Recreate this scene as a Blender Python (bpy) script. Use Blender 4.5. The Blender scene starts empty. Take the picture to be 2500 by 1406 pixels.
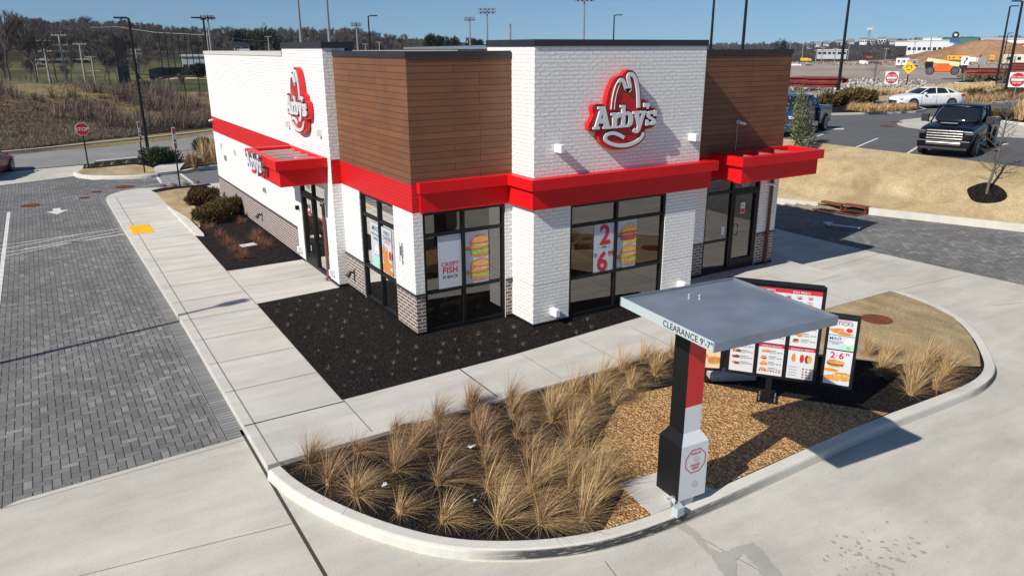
import bpy, bmesh, math, random
import numpy as np
from mathutils import Vector, Matrix
from mathutils.geometry import tessellate_polygon
rad = math.radians
S = bpy.context.scene
COL = S.collection
# ---------------------------------------------------------------- camera
CAM = Vector((-6.1498, -13.876, 5.8523))
YAW, PITCH, ROLL, FOC = 0.5502, 0.3075, -0.0032, 1842.08
Fw = Vector((math.sin(YAW)*math.cos(PITCH), math.cos(YAW)*math.cos(PITCH), -math.sin(PITCH)))
R0 = Vector((math.cos(YAW), -math.sin(YAW), 0)); U0 = R0.cross(Fw)
Rt = R0*math.cos(ROLL) + U0*math.sin(ROLL); Up = -R0*math.sin(ROLL) + U0*math.cos(ROLL)
cd = bpy.data.cameras.new('camera'); cam = bpy.data.objects.new('camera', cd); COL.objects.link(cam)
cd.sensor_width = 36; cd.lens = FOC/2500*36; cd.clip_end = 6000; cd.clip_start = 0.1
cam.matrix_world = Matrix(((Rt.x,Up.x,-Fw.x,CAM.x),(Rt.y,Up.y,-Fw.y,CAM.y),(Rt.z,Up.z,-Fw.z,CAM.z),(0,0,0,1)))
S.camera = cam
# ---------------------------------------------------------------- light
SUN_EL = 38.0
Ldir = Vector((3.8, 0.78, -3.03)).normalized()          # the way the sunlight travels
w = bpy.data.worlds.new('World'); S.world = w; w.use_nodes = True
nt = w.node_tree; bg = nt.nodes['Background']; sky = nt.nodes.new('ShaderNodeTexSky')
sky.sky_type = 'NISHITA'; sky.sun_disc = False; sky.sun_elevation = rad(SUN_EL)
sky.sun_rotation = math.atan2(-Ldir.x, -Ldir.y)
sky.air_density = 1.0; sky.dust_density = 0.0; sky.ozone_density = 3.0; sky.altitude = 200
tcw = nt.nodes.new('ShaderNodeTexCoord'); mpw = nt.nodes.new('ShaderNodeVectorMath'); mpw.operation = 'MULTIPLY_ADD'
mpw.inputs[1].default_value = (1,1,.85); mpw.inputs[2].default_value = (0,0,.08); nt.links.new(tcw.outputs['Generated'], mpw.inputs[0])
nrm = nt.nodes.new('ShaderNodeVectorMath'); nrm.operation = 'NORMALIZE'; nt.links.new(mpw.outputs[0], nrm.inputs[0]); nt.links.new(nrm.outputs[0], sky.inputs['Vector'])
tint = nt.nodes.new('ShaderNodeMix'); tint.data_type = 'RGBA'; tint.blend_type = 'MULTIPLY'; tint.inputs[0].default_value = 1.0; tint.inputs[7].default_value = (.82,1.0,1.14,1)
nt.links.new(sky.outputs[0], tint.inputs[6]); nt.links.new(tint.outputs[2], bg.inputs[0]); bg.inputs[1].default_value = 0.066
sl = bpy.data.lights.new('sun', 'SUN'); sl.energy = 4.9; sl.angle = rad(0.53); sl.color = (1, 0.935, 0.84)
so = bpy.data.objects.new('sun', sl); COL.objects.link(so); so.rotation_euler = Ldir.to_track_quat('-Z', 'Y').to_euler()
S.view_settings.view_transform = 'Standard'; S.view_settings.look = 'None'; S.view_settings.exposure = 0.18; S.view_settings.gamma = 1
S.render.resolution_x = 1024; S.render.resolution_y = 575
try:
    S.cycles.max_bounces = 6; S.cycles.transparent_max_bounces = 12; S.cycles.caustics_reflective = False
except Exception: pass
rng = random.Random(7)
# ---------------------------------------------------------------- helpers
def ray(px, py): return (Fw*FOC + Rt*(px-1250) + Up*(703-py)).normalized()
def G(px, py, z=0.0):
    d = ray(px, py); t = (z-CAM.z)/d.z; return CAM + d*t
def AT(px, py, D):                                       # the point at horizontal distance D in that direction
    d = ray(px, py); return CAM + d*(D/math.hypot(d.x, d.y))
def tag(o, label=None, cat=None, group=None, kind=None):
    if label: o['label'] = label
    if cat: o['category'] = cat
    if group: o['group'] = group
    if kind: o['kind'] = kind
    return o
def empty(name, loc=(0,0,0), rz=0, label=None, cat=None, group=None):
    o = bpy.data.objects.new(name, None); COL.objects.link(o); o.location = loc; o.rotation_euler = (0,0,rz)
    o.empty_display_size = 0.2
    return tag(o, label, cat, group)
def copy_tree(o, parent=None):
    c = o.copy(); COL.objects.link(c); c.parent = parent
    for ch in o.children: copy_tree(ch, c)
    return c
class MB:
    def __init__(s): s.v = []; s.f = []; s.m = []; s.mats = []; s.sm = []
    def mi(s, m):
        if m not in s.mats: s.mats.append(m)
        return s.mats.index(m)
    def add(s, vs, fs, m, smooth=False):
        b = len(s.v); s.v += [tuple(v) for v in vs]; i = s.mi(m)
        for f in fs: s.f.append([b+k for k in f]); s.m.append(i); s.sm.append(smooth)
        return s
    def quad(s, a, b, c, d, m): return s.add([a,b,c,d], [(0,1,2,3)], m)
    def box(s, x0, x1, y0, y1, z0, z1, m, M=None):
        if x0>x1: x0,x1=x1,x0
        if y0>y1: y0,y1=y1,y0
        if z0>z1: z0,z1=z1,z0
        v = [Vector(p) for p in ((x0,y0,z0),(x1,y0,z0),(x1,y1,z0),(x0,y1,z0),(x0,y0,z1),(x1,y0,z1),(x1,y1,z1),(x0,y1,z1))]
        if M: v = [M@p for p in v]
        return s.add(v, [(3,2,1,0),(4,5,6,7),(0,1,5,4),(1,2,6,5),(2,3,7,6),(3,0,4,7)], m)
    def tube(s, pts, r, m, n=8, cap=True, smooth=True):
        pts = [Vector(p) for p in pts]; rr = r if isinstance(r, (list,tuple)) else [r]*len(pts)
        vs = []; fs = []; ref = None
        for i, p in enumerate(pts):
            t = (pts[min(i+1,len(pts)-1)]-pts[max(i-1,0)]).normalized()
            if ref is None: ref = Vector((0,0,1)) if abs(t.z)<0.9 else Vector((1,0,0))
            a = t.cross(ref).normalized(); b = t.cross(a).normalized(); ref = b.cross(t) if False else ref
            for k in range(n):
                an = 2*math.pi*k/n; vs.append(p + (a*math.cos(an)+b*math.sin(an))*rr[i])
        for i in range(len(pts)-1):
            for k in range(n):
                k2 = (k+1)%n; fs.append((i*n+k, i*n+k2, (i+1)*n+k2, (i+1)*n+k))
        s.add(vs, fs, m, smooth)
        if cap:
            L = len(pts)-1
            s.add(vs[:n], [tuple(reversed(range(n)))], m); s.add(vs[L*n:], [tuple(range(n))], m)
        return s
    def prism(s, outline, z0, z1, m, F=None, hole=None, side=None):
        # 2D outline extruded; F maps (u,v,h) to a point
        F = F or (lambda u, v, h: (u, v, h)); side = side or m
        ar = sum(outline[i][0]*outline[(i+1)%len(outline)][1]-outline[(i+1)%len(outline)][0]*outline[i][1] for i in range(len(outline)))
        if ar < 0: outline = outline[::-1]
        loops = [outline]
        if hole:
            ar = sum(hole[i][0]*hole[(i+1)%len(hole)][1]-hole[(i+1)%len(hole)][0]*hole[i][1] for i in range(len(hole)))
            loops.append(hole[::-1] if ar > 0 else hole)
        tr = tessellate_polygon([[Vector((u,v,0)) for u,v in l] for l in loops])
        flat = [p for l in loops for p in l]
        def ccw(t):
            a,b,c = [flat[i] for i in t]
            return t if (b[0]-a[0])*(c[1]-a[1])-(b[1]-a[1])*(c[0]-a[0]) > 0 else t[::-1]
        s.add([F(u,v,z1) for u,v in flat], [ccw(tuple(t)) for t in tr], m)
        if z0 is not None:
            for l in loops:
                n = len(l)
                s.add([F(u,v,z0) for u,v in l]+[F(u,v,z1) for u,v in l], [(i,(i+1)%n,n+(i+1)%n,n+i) for i in range(n)], side)
        return s
    def build(s, name, parent=None, bevel=0, **k):
        me = bpy.data.meshes.new(name); me.from_pydata(s.v, [], s.f)
        for m in s.mats: me.materials.append(m)
        me.polygons.foreach_set('material_index', s.m); me.polygons.foreach_set('use_smooth', s.sm); me.update()
        o = bpy.data.objects.new(name, me); COL.objects.link(o)
        if parent: o.parent = parent
        if bevel:
            md = o.modifiers.new('bevel','BEVEL'); md.width = bevel; md.segments = 2; md.limit_method='ANGLE'; md.angle_limit = rad(35)
        return tag(o, **k)
def npmesh(name, V, F, mat, parent=None, smooth=False, mi=None, **k):      # V (n,3), F (m,3|4) arrays
    me = bpy.data.meshes.new(name); V = np.asarray(V, np.float32); F = np.asarray(F, np.int32); nf, kk = F.shape
    me.vertices.add(len(V)); me.vertices.foreach_set('co', V.ravel())
    me.loops.add(nf*kk); me.loops.foreach_set('vertex_index', F.ravel())
    me.polygons.add(nf); me.polygons.foreach_set('loop_start', np.arange(0, nf*kk, kk, dtype=np.int32))
    try: me.polygons.foreach_set('loop_total', np.full(nf, kk, np.int32))
    except Exception: pass
    for m in (mat if isinstance(mat, (list,tuple)) else [mat]): me.materials.append(m)
    if mi is not None: me.polygons.foreach_set('material_index', np.asarray(mi, np.int32))
    if smooth: me.polygons.foreach_set('use_smooth', np.ones(nf, bool))
    me.update(calc_edges=True)
    o = bpy.data.objects.new(name, me); COL.objects.link(o)
    if parent: o.parent = parent
    return tag(o, **k)
def ribbon(pts, wd, smooth=3, flat_end=True):           # outline of a thick stroke along a 2D centreline
    P = [Vector(p) for p in pts]
    for _ in range(smooth-1):                           # Chaikin
        Q = [P[0]]
        for a, b in zip(P[:-1], P[1:]): Q += [a.lerp(b, .25), a.lerp(b, .75)]
        P = Q + [P[-1]]
    L = []; Rr = []
    for i, p in enumerate(P):
        t = (P[min(i+1,len(P)-1)]-P[max(i-1,0)]).normalized(); n = Vector((-t.y, t.x))
        L.append(p+n*wd/2); Rr.append(p-n*wd/2)
    return P, L, Rr
# ---------------------------------------------------------------- materials
def mat(name, col=(.5,.5,.5), rough=.6, metal=0, var=0, scale=3, bump=0, bscale=40, spec=.5, coat=0, emit=None):
    m = bpy.data.materials.new(name); m.use_nodes = True; t = m.node_tree; b = t.nodes['Principled BSDF']
    b.inputs['Base Color'].default_value = (*col, 1); b.inputs['Roughness'].default_value = rough; b.inputs['Metallic'].default_value = metal
    b.inputs['Specular IOR Level'].default_value = spec; b.inputs['Coat Weight'].default_value = coat
    if var:
        n = N(t, 'TexNoise', Scale=scale, Detail=5.0); n.inputs['Vector'].default_value=(0,0,0)
        tc = t.nodes.new('ShaderNodeTexCoord'); t.links.new(tc.outputs['Object'], n.inputs['Vector'])
        r = ramp(t, n.outputs[0], [(.3, tuple(c*(1-var) for c in col)), (.7, tuple(min(1,c*(1+var)) for c in col))])
        t.links.new(r, b.inputs['Base Color'])
    if bump:
        n2 = N(t, 'TexNoise', Scale=bscale, Detail=4.0); tc = t.nodes.new('ShaderNodeTexCoord'); t.links.new(tc.outputs['Object'], n2.inputs['Vector'])
        bp(t, n2.outputs[0], b, bump)
    return m
def N(t, kind, **k):
    n = t.nodes.new('ShaderNode'+kind)
    for a, v in k.items():
        a = a.replace('_', ' ')
        if a in n.inputs: n.inputs[a].default_value = v
    return n
def ramp(t, src, stops, interp='LINEAR'):
    r = t.nodes.new('ShaderNodeValToRGB'); cr = r.color_ramp; cr.interpolation = interp
    while len(cr.elements) < len(stops): cr.elements.new(.5)
    for e, (p, c) in zip(cr.elements, stops): e.position = p; e.color = (*c, 1) if len(c) == 3 else c
    t.links.new(src, r.inputs[0]); return r.outputs[0]
def bp(t, src, b, strength, dist=.02, chain=None):
    n = t.nodes.new('ShaderNodeBump'); n.inputs['Strength'].default_value = strength; n.inputs['Distance'].default_value = dist
    t.links.new(src, n.inputs['Height'])
    if chain: t.links.new(chain, n.inputs['Normal'])
    if b: t.links.new(n.outputs[0], b.inputs['Normal'])
    return n.outputs[0]
def mth(t, op, a, b=None, c=None):
    n = t.nodes.new('ShaderNodeMath'); n.operation = op
    for i, x in enumerate((a, b, c)):
        if x is None: continue
        if isinstance(x, (int, float)): n.inputs[i].default_value = x
        else: t.links.new(x, n.inputs[i])
    return n.outputs[0]
def mix(t, fac, a, b, mode='MIX'):
    n = t.nodes.new('ShaderNodeMix'); n.data_type = 'RGBA'; n.blend_type = mode
    for sock, x in ((n.inputs[0], fac), (n.inputs[6], a), (n.inputs[7], b)):
        if isinstance(x, (int, float)): sock.default_value = x
        elif isinstance(x, tuple): sock.default_value = (*x, 1) if len(x) == 3 else x
        else: t.links.new(x, sock)
    return n.outputs[2]
def base(name, rough=.8, spec=.4):
    m = bpy.data.materials.new(name); m.use_nodes = True; t = m.node_tree; b = t.nodes['Principled BSDF']
    b.inputs['Roughness'].default_value = rough; b.inputs['Specular IOR Level'].default_value = spec
    tc = t.nodes.new('ShaderNodeTexCoord'); return m, t, b, tc.outputs['Object']
def noise(t, co, scale, detail=4, rough=.55, dist=0.0):
    n = N(t, 'TexNoise', Scale=float(scale), Detail=float(detail), Roughness=rough, Distortion=dist); t.links.new(co, n.inputs['Vector']); return n.outputs[0]
def wallco(t, co, su=1, sv=1):                           # (x+y, z) wall coordinates
    s = t.nodes.new('ShaderNodeSeparateXYZ'); t.links.new(co, s.inputs[0])
    u = mth(t, 'ADD', s.outputs[0], s.outputs[1]); c = t.nodes.new('ShaderNodeCombineXYZ')
    t.links.new(mth(t,'MULTIPLY',u,su), c.inputs[0]); t.links.new(mth(t,'MULTIPLY',s.outputs[2],sv), c.inputs[1]); return c.outputs[0]
def brickmat(name, c1, c2, cm, bw, rh, mortar, bumps, rough=.7, offset=.5, noise_amp=.5, smooth=.25, bd=.02):
    m, t, b, co = base(name, rough); wc = wallco(t, co)
    wob = N(t, 'TexNoise', Scale=9.0, Detail=2.0); t.links.new(wc, wob.inputs['Vector'])
    wv = t.nodes.new('ShaderNodeVectorMath'); wv.operation = 'MULTIPLY_ADD'; t.links.new(wob.outputs['Color'], wv.inputs[0])
    wv.inputs[1].default_value = (.008*noise_amp*2,)*3; t.links.new(wc, wv.inputs[2])
    k = N(t, 'TexBrick', Scale=1.0, Mortar_Size=mortar, Mortar_Smooth=smooth, Brick_Width=bw, Row_Height=rh, Bias=0.0)
    k.offset = offset; k.inputs['Color1'].default_value = (*c1,1); k.inputs['Color2'].default_value = (*c2,1); k.inputs['Mortar'].default_value = (*cm,1)
    t.links.new(wv.outputs[0], k.inputs['Vector'])
    ns = noise(t, wc, 30, 4)
    colr = mix(t, .25, k.outputs[0], ramp(t, ns, [(.3,(.25,.25,.25)),(.7,(.85,.85,.85))]), 'OVERLAY')
    t.links.new(colr, b.inputs['Base Color'])
    h = mth(t, 'SUBTRACT', 1.0, k.outputs[1]); h = mth(t, 'ADD', h, mth(t, 'MULTIPLY', noise(t, wc, 14, 5, .7), noise_amp))
    bp(t, h, b, bumps, bd)
    return m
def herring(name, unit, c1, c2, jc):
    m, t, b, co = base(name, .85, .3); s = t.nodes.new('ShaderNodeSeparateXYZ'); t.links.new(co, s.inputs[0])
    x = mth(t,'DIVIDE',s.outputs[0],unit); y = mth(t,'DIVIDE',s.outputs[1],unit)
    i = mth(t,'FLOOR',x); j = mth(t,'FLOOR',y); fx = mth(t,'FRACT',mth(t,'ADD',x,1000.)); fy = mth(t,'FRACT',mth(t,'ADD',y,1000.))
    k = mth(t,'FLOORED_MODULO',mth(t,'SUBTRACT',i,j),4.0)
    K = [mth(t,'COMPARE',k,float(q),.1) for q in range(4)]
    dx = mth(t,'MINIMUM',mth(t,'ADD',fx,K[1]),mth(t,'ADD',mth(t,'SUBTRACT',1.,fx),K[0]))
    dy = mth(t,'MINIMUM',mth(t,'ADD',fy,K[2]),mth(t,'ADD',mth(t,'SUBTRACT',1.,fy),K[3]))
    jx = mth(t,'LESS_THAN',dx,.058); jy = mth(t,'LESS_THAN',dy,.03); jt = mth(t,'MAXIMUM',jx,mth(t,'MULTIPLY',jy,.7))
    cc = t.nodes.new('ShaderNodeCombineXYZ'); t.links.new(mth(t,'SUBTRACT',i,K[1]),cc.inputs[0]); t.links.new(mth(t,'SUBTRACT',j,K[2]),cc.inputs[1])
    wn = N(t,'TexWhiteNoise'); wn.noise_dimensions='3D'; t.links.new(cc.outputs[0], wn.inputs['Vector'])
    cb = ramp(t, wn.outputs[0], [(0,c1),(.85,c2),(1,tuple(v*1.25 for v in c2))])
    big = ramp(t, noise(t, co, .5, 6, .6), [(.3,(.72,.72,.72)),(.7,(1.15,1.15,1.15))])
    cb = mix(t, 1.0, cb, big, 'MULTIPLY')
    cb = mix(t, .5, cb, ramp(t, noise(t, co, 60, 3), [(.3,(.3,.3,.3)),(.7,(.7,.7,.7))]), 'OVERLAY')
    t.links.new(mix(t, jt, cb, jc), b.inputs['Base Color'])
    h = mth(t,'SUBTRACT',mth(t,'MULTIPLY',noise(t, co, 45, 3),.3),jt); bp(t, h, b, .6, .01)
    return m
def concrete(name, c=(.52,.51,.47), var=.13, stain=.35, rough=.85):
    m, t, b, co = base(name, rough, .3)
    a = ramp(t, noise(t, co, .55, 7, .62, .4), [(.25, tuple(v*(1-var) for v in c)), (.55, c), (.8, tuple(min(1,v*(1+var)) for v in c))])
    mp = t.nodes.new('ShaderNodeMapping'); t.links.new(co, mp.inputs[0]); mp.inputs['Scale'].default_value = (.5,2.2,1)
    a = mix(t, .35, a, ramp(t, noise(t, mp.outputs[0], 1.3, 6, .6), [(.3,(.32,.33,.35)),(.7,(.66,.645,.61))]), 'OVERLAY')
    a = mix(t, .22, a, ramp(t, noise(t, co, 55, 4, .7), [(.3,(.2,.2,.2)),(.7,(.8,.8,.8))]), 'OVERLAY')
    sp = ramp(t, noise(t, co, 7, 3, .6), [(.70,(0,0,0)),(.74,(1,1,1))]); gate = ramp(t, noise(t, co, .35, 2), [(.46,(0,0,0)),(.6,(1,1,1))])
    f = mth(t,'MULTIPLY',mth(t,'MULTIPLY',sp,gate),stain)
    a = mix(t, f, a, tuple(v*.35 for v in c))
    t.links.new(a, b.inputs['Base Color']); bp(t, noise(t, co, 120, 3), b, .12, .01)
    return m
WHITE = brickmat('white painted brick', (.87,.865,.85), (.85,.848,.832), (.73,.725,.71), .236, .0795, .012, 1.0, .55, noise_amp=.6, bd=.034)
REDB = brickmat('red painted brick', (.62,.008,.012), (.56,.007,.01), (.45,.006,.009), .236, .0795, .012, .5, .45)
DADO = brickmat('brown grey brick', (.17,.125,.11), (.10,.078,.072), (.50,.44,.40), .236, .0795, .017, .5, .8, noise_amp=.35)
def woodmat():
    m, t, b, co = base('brown plank cladding', .5, .4); wc = wallco(t, co)
    k = N(t, 'TexBrick', Scale=1.0, Mortar_Size=.0045, Mortar_Smooth=.0, Brick_Width=1.6, Row_Height=.1285, Bias=0.0); k.offset=.37; k.offset_frequency=3
    k.inputs['Color1'].default_value=(.19,.085,.04,1); k.inputs['Color2'].default_value=(.15,.067,.033,1); k.inputs['Mortar'].default_value=(.012,.007,.005,1)
    t.links.new(wc, k.inputs['Vector'])
    mp = t.nodes.new('ShaderNodeMapping'); t.links.new(wc, mp.inputs[0]); mp.inputs['Scale'].default_value=(1.6,60,1)
    a = mix(t, .35, k.outputs[0], ramp(t, noise(t, mp.outputs[0], 1.5, 5), [(.3,(.3,.3,.3)),(.7,(.72,.68,.6))]), 'OVERLAY')
    a = mix(t, .35, a, ramp(t, noise(t, wc, 1.3, 3), [(.35,(.38,.38,.42)),(.65,(.64,.6,.52))]), 'OVERLAY')
    t.links.new(a, b.inputs['Base Color']); bp(t, mth(t,'SUBTRACT',1.,k.outputs[1]), b, .8, .008); return m
WOOD = woodmat()
CONC = concrete('pale concrete', (.525,.50,.44), .18, .6); CURBM = concrete('kerb concrete', (.58,.565,.51), .1, .6); WALK = concrete('sidewalk concrete', (.54,.525,.48), .12, .2)
JOINT = mat('dark joint', (.05,.047,.042), .95); JOINT2 = mat('worn joint', (.2,.19,.17), .95)
PAVER = herring('grey herringbone pavers', .122, (.15,.15,.15), (.215,.213,.205), (.032,.032,.03))
BLACK = mat('black powder coat', (.008,.008,.009), .45, spec=.3); CAP = mat('charcoal metal cap', (.022,.022,.026), .42, var=.15)
PALECAP = mat('pale metal cap', (.55,.54,.5), .5)
RED = mat('glossy red metal', (.64,.008,.012), .45, spec=.22, var=.06, scale=.8); REDD = mat('sign red face', (.52,.006,.012), .22, coat=.6, var=.08, scale=9)
SIGNW = mat('sign white face', (.66,.68,.70), .35); WHITEP = mat('white paint', (.78,.78,.76), .55)
MARK = mat('worn white marking paint', (.62,.62,.6), .8, var=.18, scale=6)
GREYM = mat('grey blue metal', (.20,.235,.285), .42, metal=.2, var=.14, scale=2.5)
PALEM = mat('pale grey metal', (.46,.53,.55), .45, metal=.1)
GALV = mat('galvanised steel', (.36,.37,.38), .45, metal=.7, var=.1, scale=4)
DRK = mat('dark interior', (.03,.028,.027), .7); RUST = mat('rusty iron', (.17,.05,.022), .85, var=.35, scale=14, bump=.5)
BROWNP = mat('brown downspout', (.13,.05,.035), .5)
YEL = mat('yellow tactile paint', (.85,.45,.01), .7, var=.08)
def glassmat(name, tint=.35, refl=1.0, col=(.80,.84,.82)):
    m = bpy.data.materials.new(name); m.use_nodes = True; t = m.node_tree; t.nodes.clear()
    o = t.nodes.new('ShaderNodeOutputMaterial'); tr = t.nodes.new('ShaderNodeBsdfTransparent'); gl = t.nodes.new('ShaderNodeBsdfGlossy')
    tr.inputs[0].default_value = (tint*col[0],tint*col[1],tint*col[2],1); gl.inputs['Roughness'].default_value = .02; gl.inputs[0].default_value=(.9*refl,.88*refl,.86*refl,1)
    fr = t.nodes.new('ShaderNodeFresnel'); fr.inputs[0].default_value = 2.5; mx = t.nodes.new('ShaderNodeMixShader')
    t.links.new(fr.outputs[0], mx.inputs[0]); t.links.new(tr.outputs[0], mx.inputs[1]); t.links.new(gl.outputs[0], mx.inputs[2]); t.links.new(mx.outputs[0], o.inputs[0]); return m
GLASS = glassmat('tinted window glass', .5)
CARGL = mat('dark car glass', (.012,.015,.02), .06, spec=.8)
def mulchmat():
    m, t, b, co = base('black mulch', .95, .15)
    v = N(t,'TexVoronoi',Scale=45.0,Randomness=1.0); mp = t.nodes.new('ShaderNodeMapping'); mp.inputs['Scale'].default_value=(1,.55,1); t.links.new(co, mp.inputs[0]); t.links.new(mp.outputs[0], v.inputs['Vector'])
    c = ramp(t, v.outputs['Color'], [(0,(.003,.003,.003)),(.6,(.017,.015,.014)),(.9,(.05,.042,.036)),(1,(.09,.075,.06))])
    c = mix(t, .4, c, ramp(t, noise(t, co, 2.5, 5), [(.3,(.3,.3,.3)),(.7,(.7,.66,.6))]), 'OVERLAY')
    t.links.new(c, b.inputs['Base Color']); bp(t, mth(t,'ADD',v.outputs[0],noise(t, co, 18, 4)), b, 1.0, .06); return m
MULCH = mulchmat()
def gravelmat():
    m, t, b, co = base('golden pea gravel', .8, .35)
    v = N(t,'TexVoronoi',Scale=30.0,Randomness=1.0); t.links.new(co, v.inputs['Vector'])
    c = ramp(t, v.outputs['Color'], [(0,(.22,.10,.035)),(.3,(.46,.23,.075)),(.6,(.68,.40,.16)),(.85,(.8,.58,.3)),(1,(.88,.78,.6))])
    e = ramp(t, v.outputs[0], [(.0,(1,1,1)),(.45,(.9,.9,.9)),(.72,(.3,.25,.2))])
    c = mix(t, .8, c, e, 'MULTIPLY'); t.links.new(c, b.inputs['Base Color'])
    bp(t, mth(t,'SUBTRACT',1.,v.outputs[0]), b, 1.0, .03); return m
GRAVEL = gravelmat()
def lawnmat(name, a, b2, c3, green=None):
    m, t, b, co = base(name, .95, .1)
    c = ramp(t, noise(t, co, .8, 8, .7, .5), [(.3,a),(.5,b2),(.72,c3)])
    mp = t.nodes.new('ShaderNodeMapping'); mp.inputs['Rotation'].default_value=(0,0,.35); mp.inputs['Scale'].default_value=(2.2,.35,1); t.links.new(co, mp.inputs[0])
    c = mix(t, .5, c, ramp(t, noise(t, mp.outputs[0], .9, 4, .5), [(.35,(.36,.36,.36)),(.62,(.62,.62,.6))]), 'OVERLAY')
    c = mix(t, .55, c, ramp(t, noise(t, co, 16, 7, .9), [(.3,(.1,.08,.06)),(.7,(.86,.85,.82))]), 'OVERLAY')
    t.links.new(c, b.inputs['Base Color']); bp(t, noise(t, co, 30, 5, .8), b, .9, .05); return m
LAWN = lawnmat('dormant lawn', (.34,.25,.14), (.46,.36,.215), (.58,.475,.31))
GREENL = lawnmat('green turf', (.055,.068,.03), (.075,.09,.04), (.105,.118,.058))
def asphalt(name, c):
    m, t, b, co = base(name, .9, .25)
    a = ramp(t, noise(t, co, .25, 7, .65), [(.3,tuple(v*.85 for v in c)),(.7,tuple(v*1.18 for v in c))])
    a = mix(t, .35, a, ramp(t, noise(t, co, 40, 4, .8), [(.3,(.25,.25,.25)),(.7,(.75,.75,.75))]), 'OVERLAY')
    sp = ramp(t, noise(t, co, 1.1, 3), [(.72,(0,0,0)),(.76,(1,1,1))]); a = mix(t, mth(t,'MULTIPLY',sp,.5), a, tuple(v*.4 for v in c))
    t.links.new(a, b.inputs['Base Color']); return m
ASPH = asphalt('lot asphalt', (.115,.115,.12)); ASPH2 = asphalt('road asphalt', (.235,.228,.22))
LOGO_C=(4.532,4.602)
LOGO_BACK=[(0.091,0.837),(0.202,0.822),(0.298,0.752),(0.370,0.634),(0.425,0.508),(0.457,0.353),(0.472,0.199),(0.547,0.213),(0.654,0.185),(0.700,0.120),(0.710,0.037),(0.818,0.032),(0.908,-0.003),(0.929,-0.104),(0.945,-0.250),(0.932,-0.336),(0.868,-0.398),(0.733,-0.420),(0.603,-0.435),(0.639,-0.509),(0.638,-0.597),(0.558,-0.694),(0.409,-0.772),(0.184,-0.822),(-0.077,-0.837),(-0.337,-0.801),(-0.522,-0.710),(-0.625,-0.619),(-0.664,-0.533),(-0.644,-0.450),(-0.598,-0.400),(-0.802,-0.407),(-0.917,-0.379),(-0.945,-0.323),(-0.930,-0.241),(-0.863,-0.162),(-0.801,-0.042),(-0.831,0.000),(-0.851,0.069),(-0.839,0.130),(-0.779,0.161),(-0.577,0.163),(-0.518,0.124),(-0.492,0.096),(-0.482,0.232),(-0.453,0.381),(-0.389,0.528),(-0.306,0.655),(-0.210,0.714),(-0.085,0.725),(-0.025,0.798),(0.037,0.831)]
LOGO_HAT=[(-0.325,0.038),(-0.319,0.171),(-0.290,0.335),(-0.248,0.470),(-0.191,0.585),(-0.120,0.641),(-0.064,0.605),(-0.019,0.519),(0.031,0.438),(0.082,0.409),(0.124,0.446),(0.112,0.529),(0.077,0.619),(0.059,0.695),(0.087,0.738),(0.151,0.748),(0.218,0.705),(0.289,0.601),(0.335,0.455),(0.367,0.286),(0.384,0.044)]
LOGO_BRIM=[(0.015,-0.577),(-0.093,-0.517),(-0.243,-0.462),(-0.371,-0.455),(-0.478,-0.488),(-0.511,-0.556),(-0.457,-0.630),(-0.305,-0.696),(-0.082,-0.742),(0.142,-0.742),(0.347,-0.695),(0.477,-0.630),(0.540,-0.562),(0.541,-0.489)]
LOGO_LET={
 'A':([(-0.733,0.109),(-0.548,0.112),(-0.410,-0.304),(-0.379,-0.306),(-0.375,-0.362),(-0.587,-0.359),(-0.593,-0.307),(-0.554,-0.302),(-0.573,-0.240),(-0.697,-0.239),(-0.716,-0.302),(-0.673,-0.303),(-0.671,-0.358),(-0.842,-0.356),(-0.841,-0.304),(-0.797,-0.300),(-0.675,0.052),(-0.731,0.052)],[(-0.610,-0.016),(-0.586,-0.134),(-0.650,-0.134)]),
 'r':([(-0.381,-0.036),(-0.237,-0.032),(-0.225,-0.075),(-0.176,-0.038),(-0.115,-0.031),(-0.109,-0.136),(-0.167,-0.140),(-0.217,-0.173),(-0.210,-0.306),(-0.159,-0.313),(-0.157,-0.360),(-0.368,-0.359),(-0.370,-0.309),(-0.329,-0.303),(-0.329,-0.098),(-0.378,-0.093)],None),
 'b':([(-0.135,0.120),(0.002,0.115),(0.011,-0.039),(0.083,-0.018),(0.178,-0.050),(0.226,-0.130),(0.233,-0.230),(0.208,-0.306),(0.121,-0.354),(-0.138,-0.355),(-0.141,-0.304),(-0.086,-0.298),(-0.090,0.060),(-0.132,0.065)],[(0.014,-0.099),(0.060,-0.091),(0.104,-0.124),(0.116,-0.195),(0.107,-0.273),(0.066,-0.303),(0.016,-0.301)]),
 'y':([(0.225,-0.031),(0.411,-0.028),(0.415,-0.085),(0.383,-0.087),(0.422,-0.210),(0.481,-0.092),(0.435,-0.083),(0.432,-0.029),(0.601,-0.030),(0.605,-0.083),(0.567,-0.091),(0.477,-0.327),(0.442,-0.433),(0.392,-0.490),(0.317,-0.498),(0.249,-0.466),(0.237,-0.422),(0.287,-0.382),(0.321,-0.417),(0.353,-0.400),(0.368,-0.350),(0.274,-0.098),(0.229,-0.085)],None),
 'q':([(0.514,0.138),(0.667,0.135),(0.680,0.078),(0.647,0.005),(0.604,0.010),(0.615,0.045),(0.520,0.049)],None),
 's':([(0.611,-0.098),(0.669,-0.046),(0.755,-0.032),(0.823,-0.045),(0.822,-0.024),(0.890,-0.026),(0.899,-0.154),(0.822,-0.157),(0.799,-0.116),(0.750,-0.096),(0.709,-0.116),(0.715,-0.149),(0.794,-0.182),(0.875,-0.229),(0.899,-0.291),(0.863,-0.333),(0.777,-0.350),(0.679,-0.335),(0.667,-0.352),(0.597,-0.351),(0.589,-0.221),(0.652,-0.221),(0.688,-0.273),(0.753,-0.288),(0.784,-0.264),(0.755,-0.233),(0.670,-0.201),(0.619,-0.155)],None),
}
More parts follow.
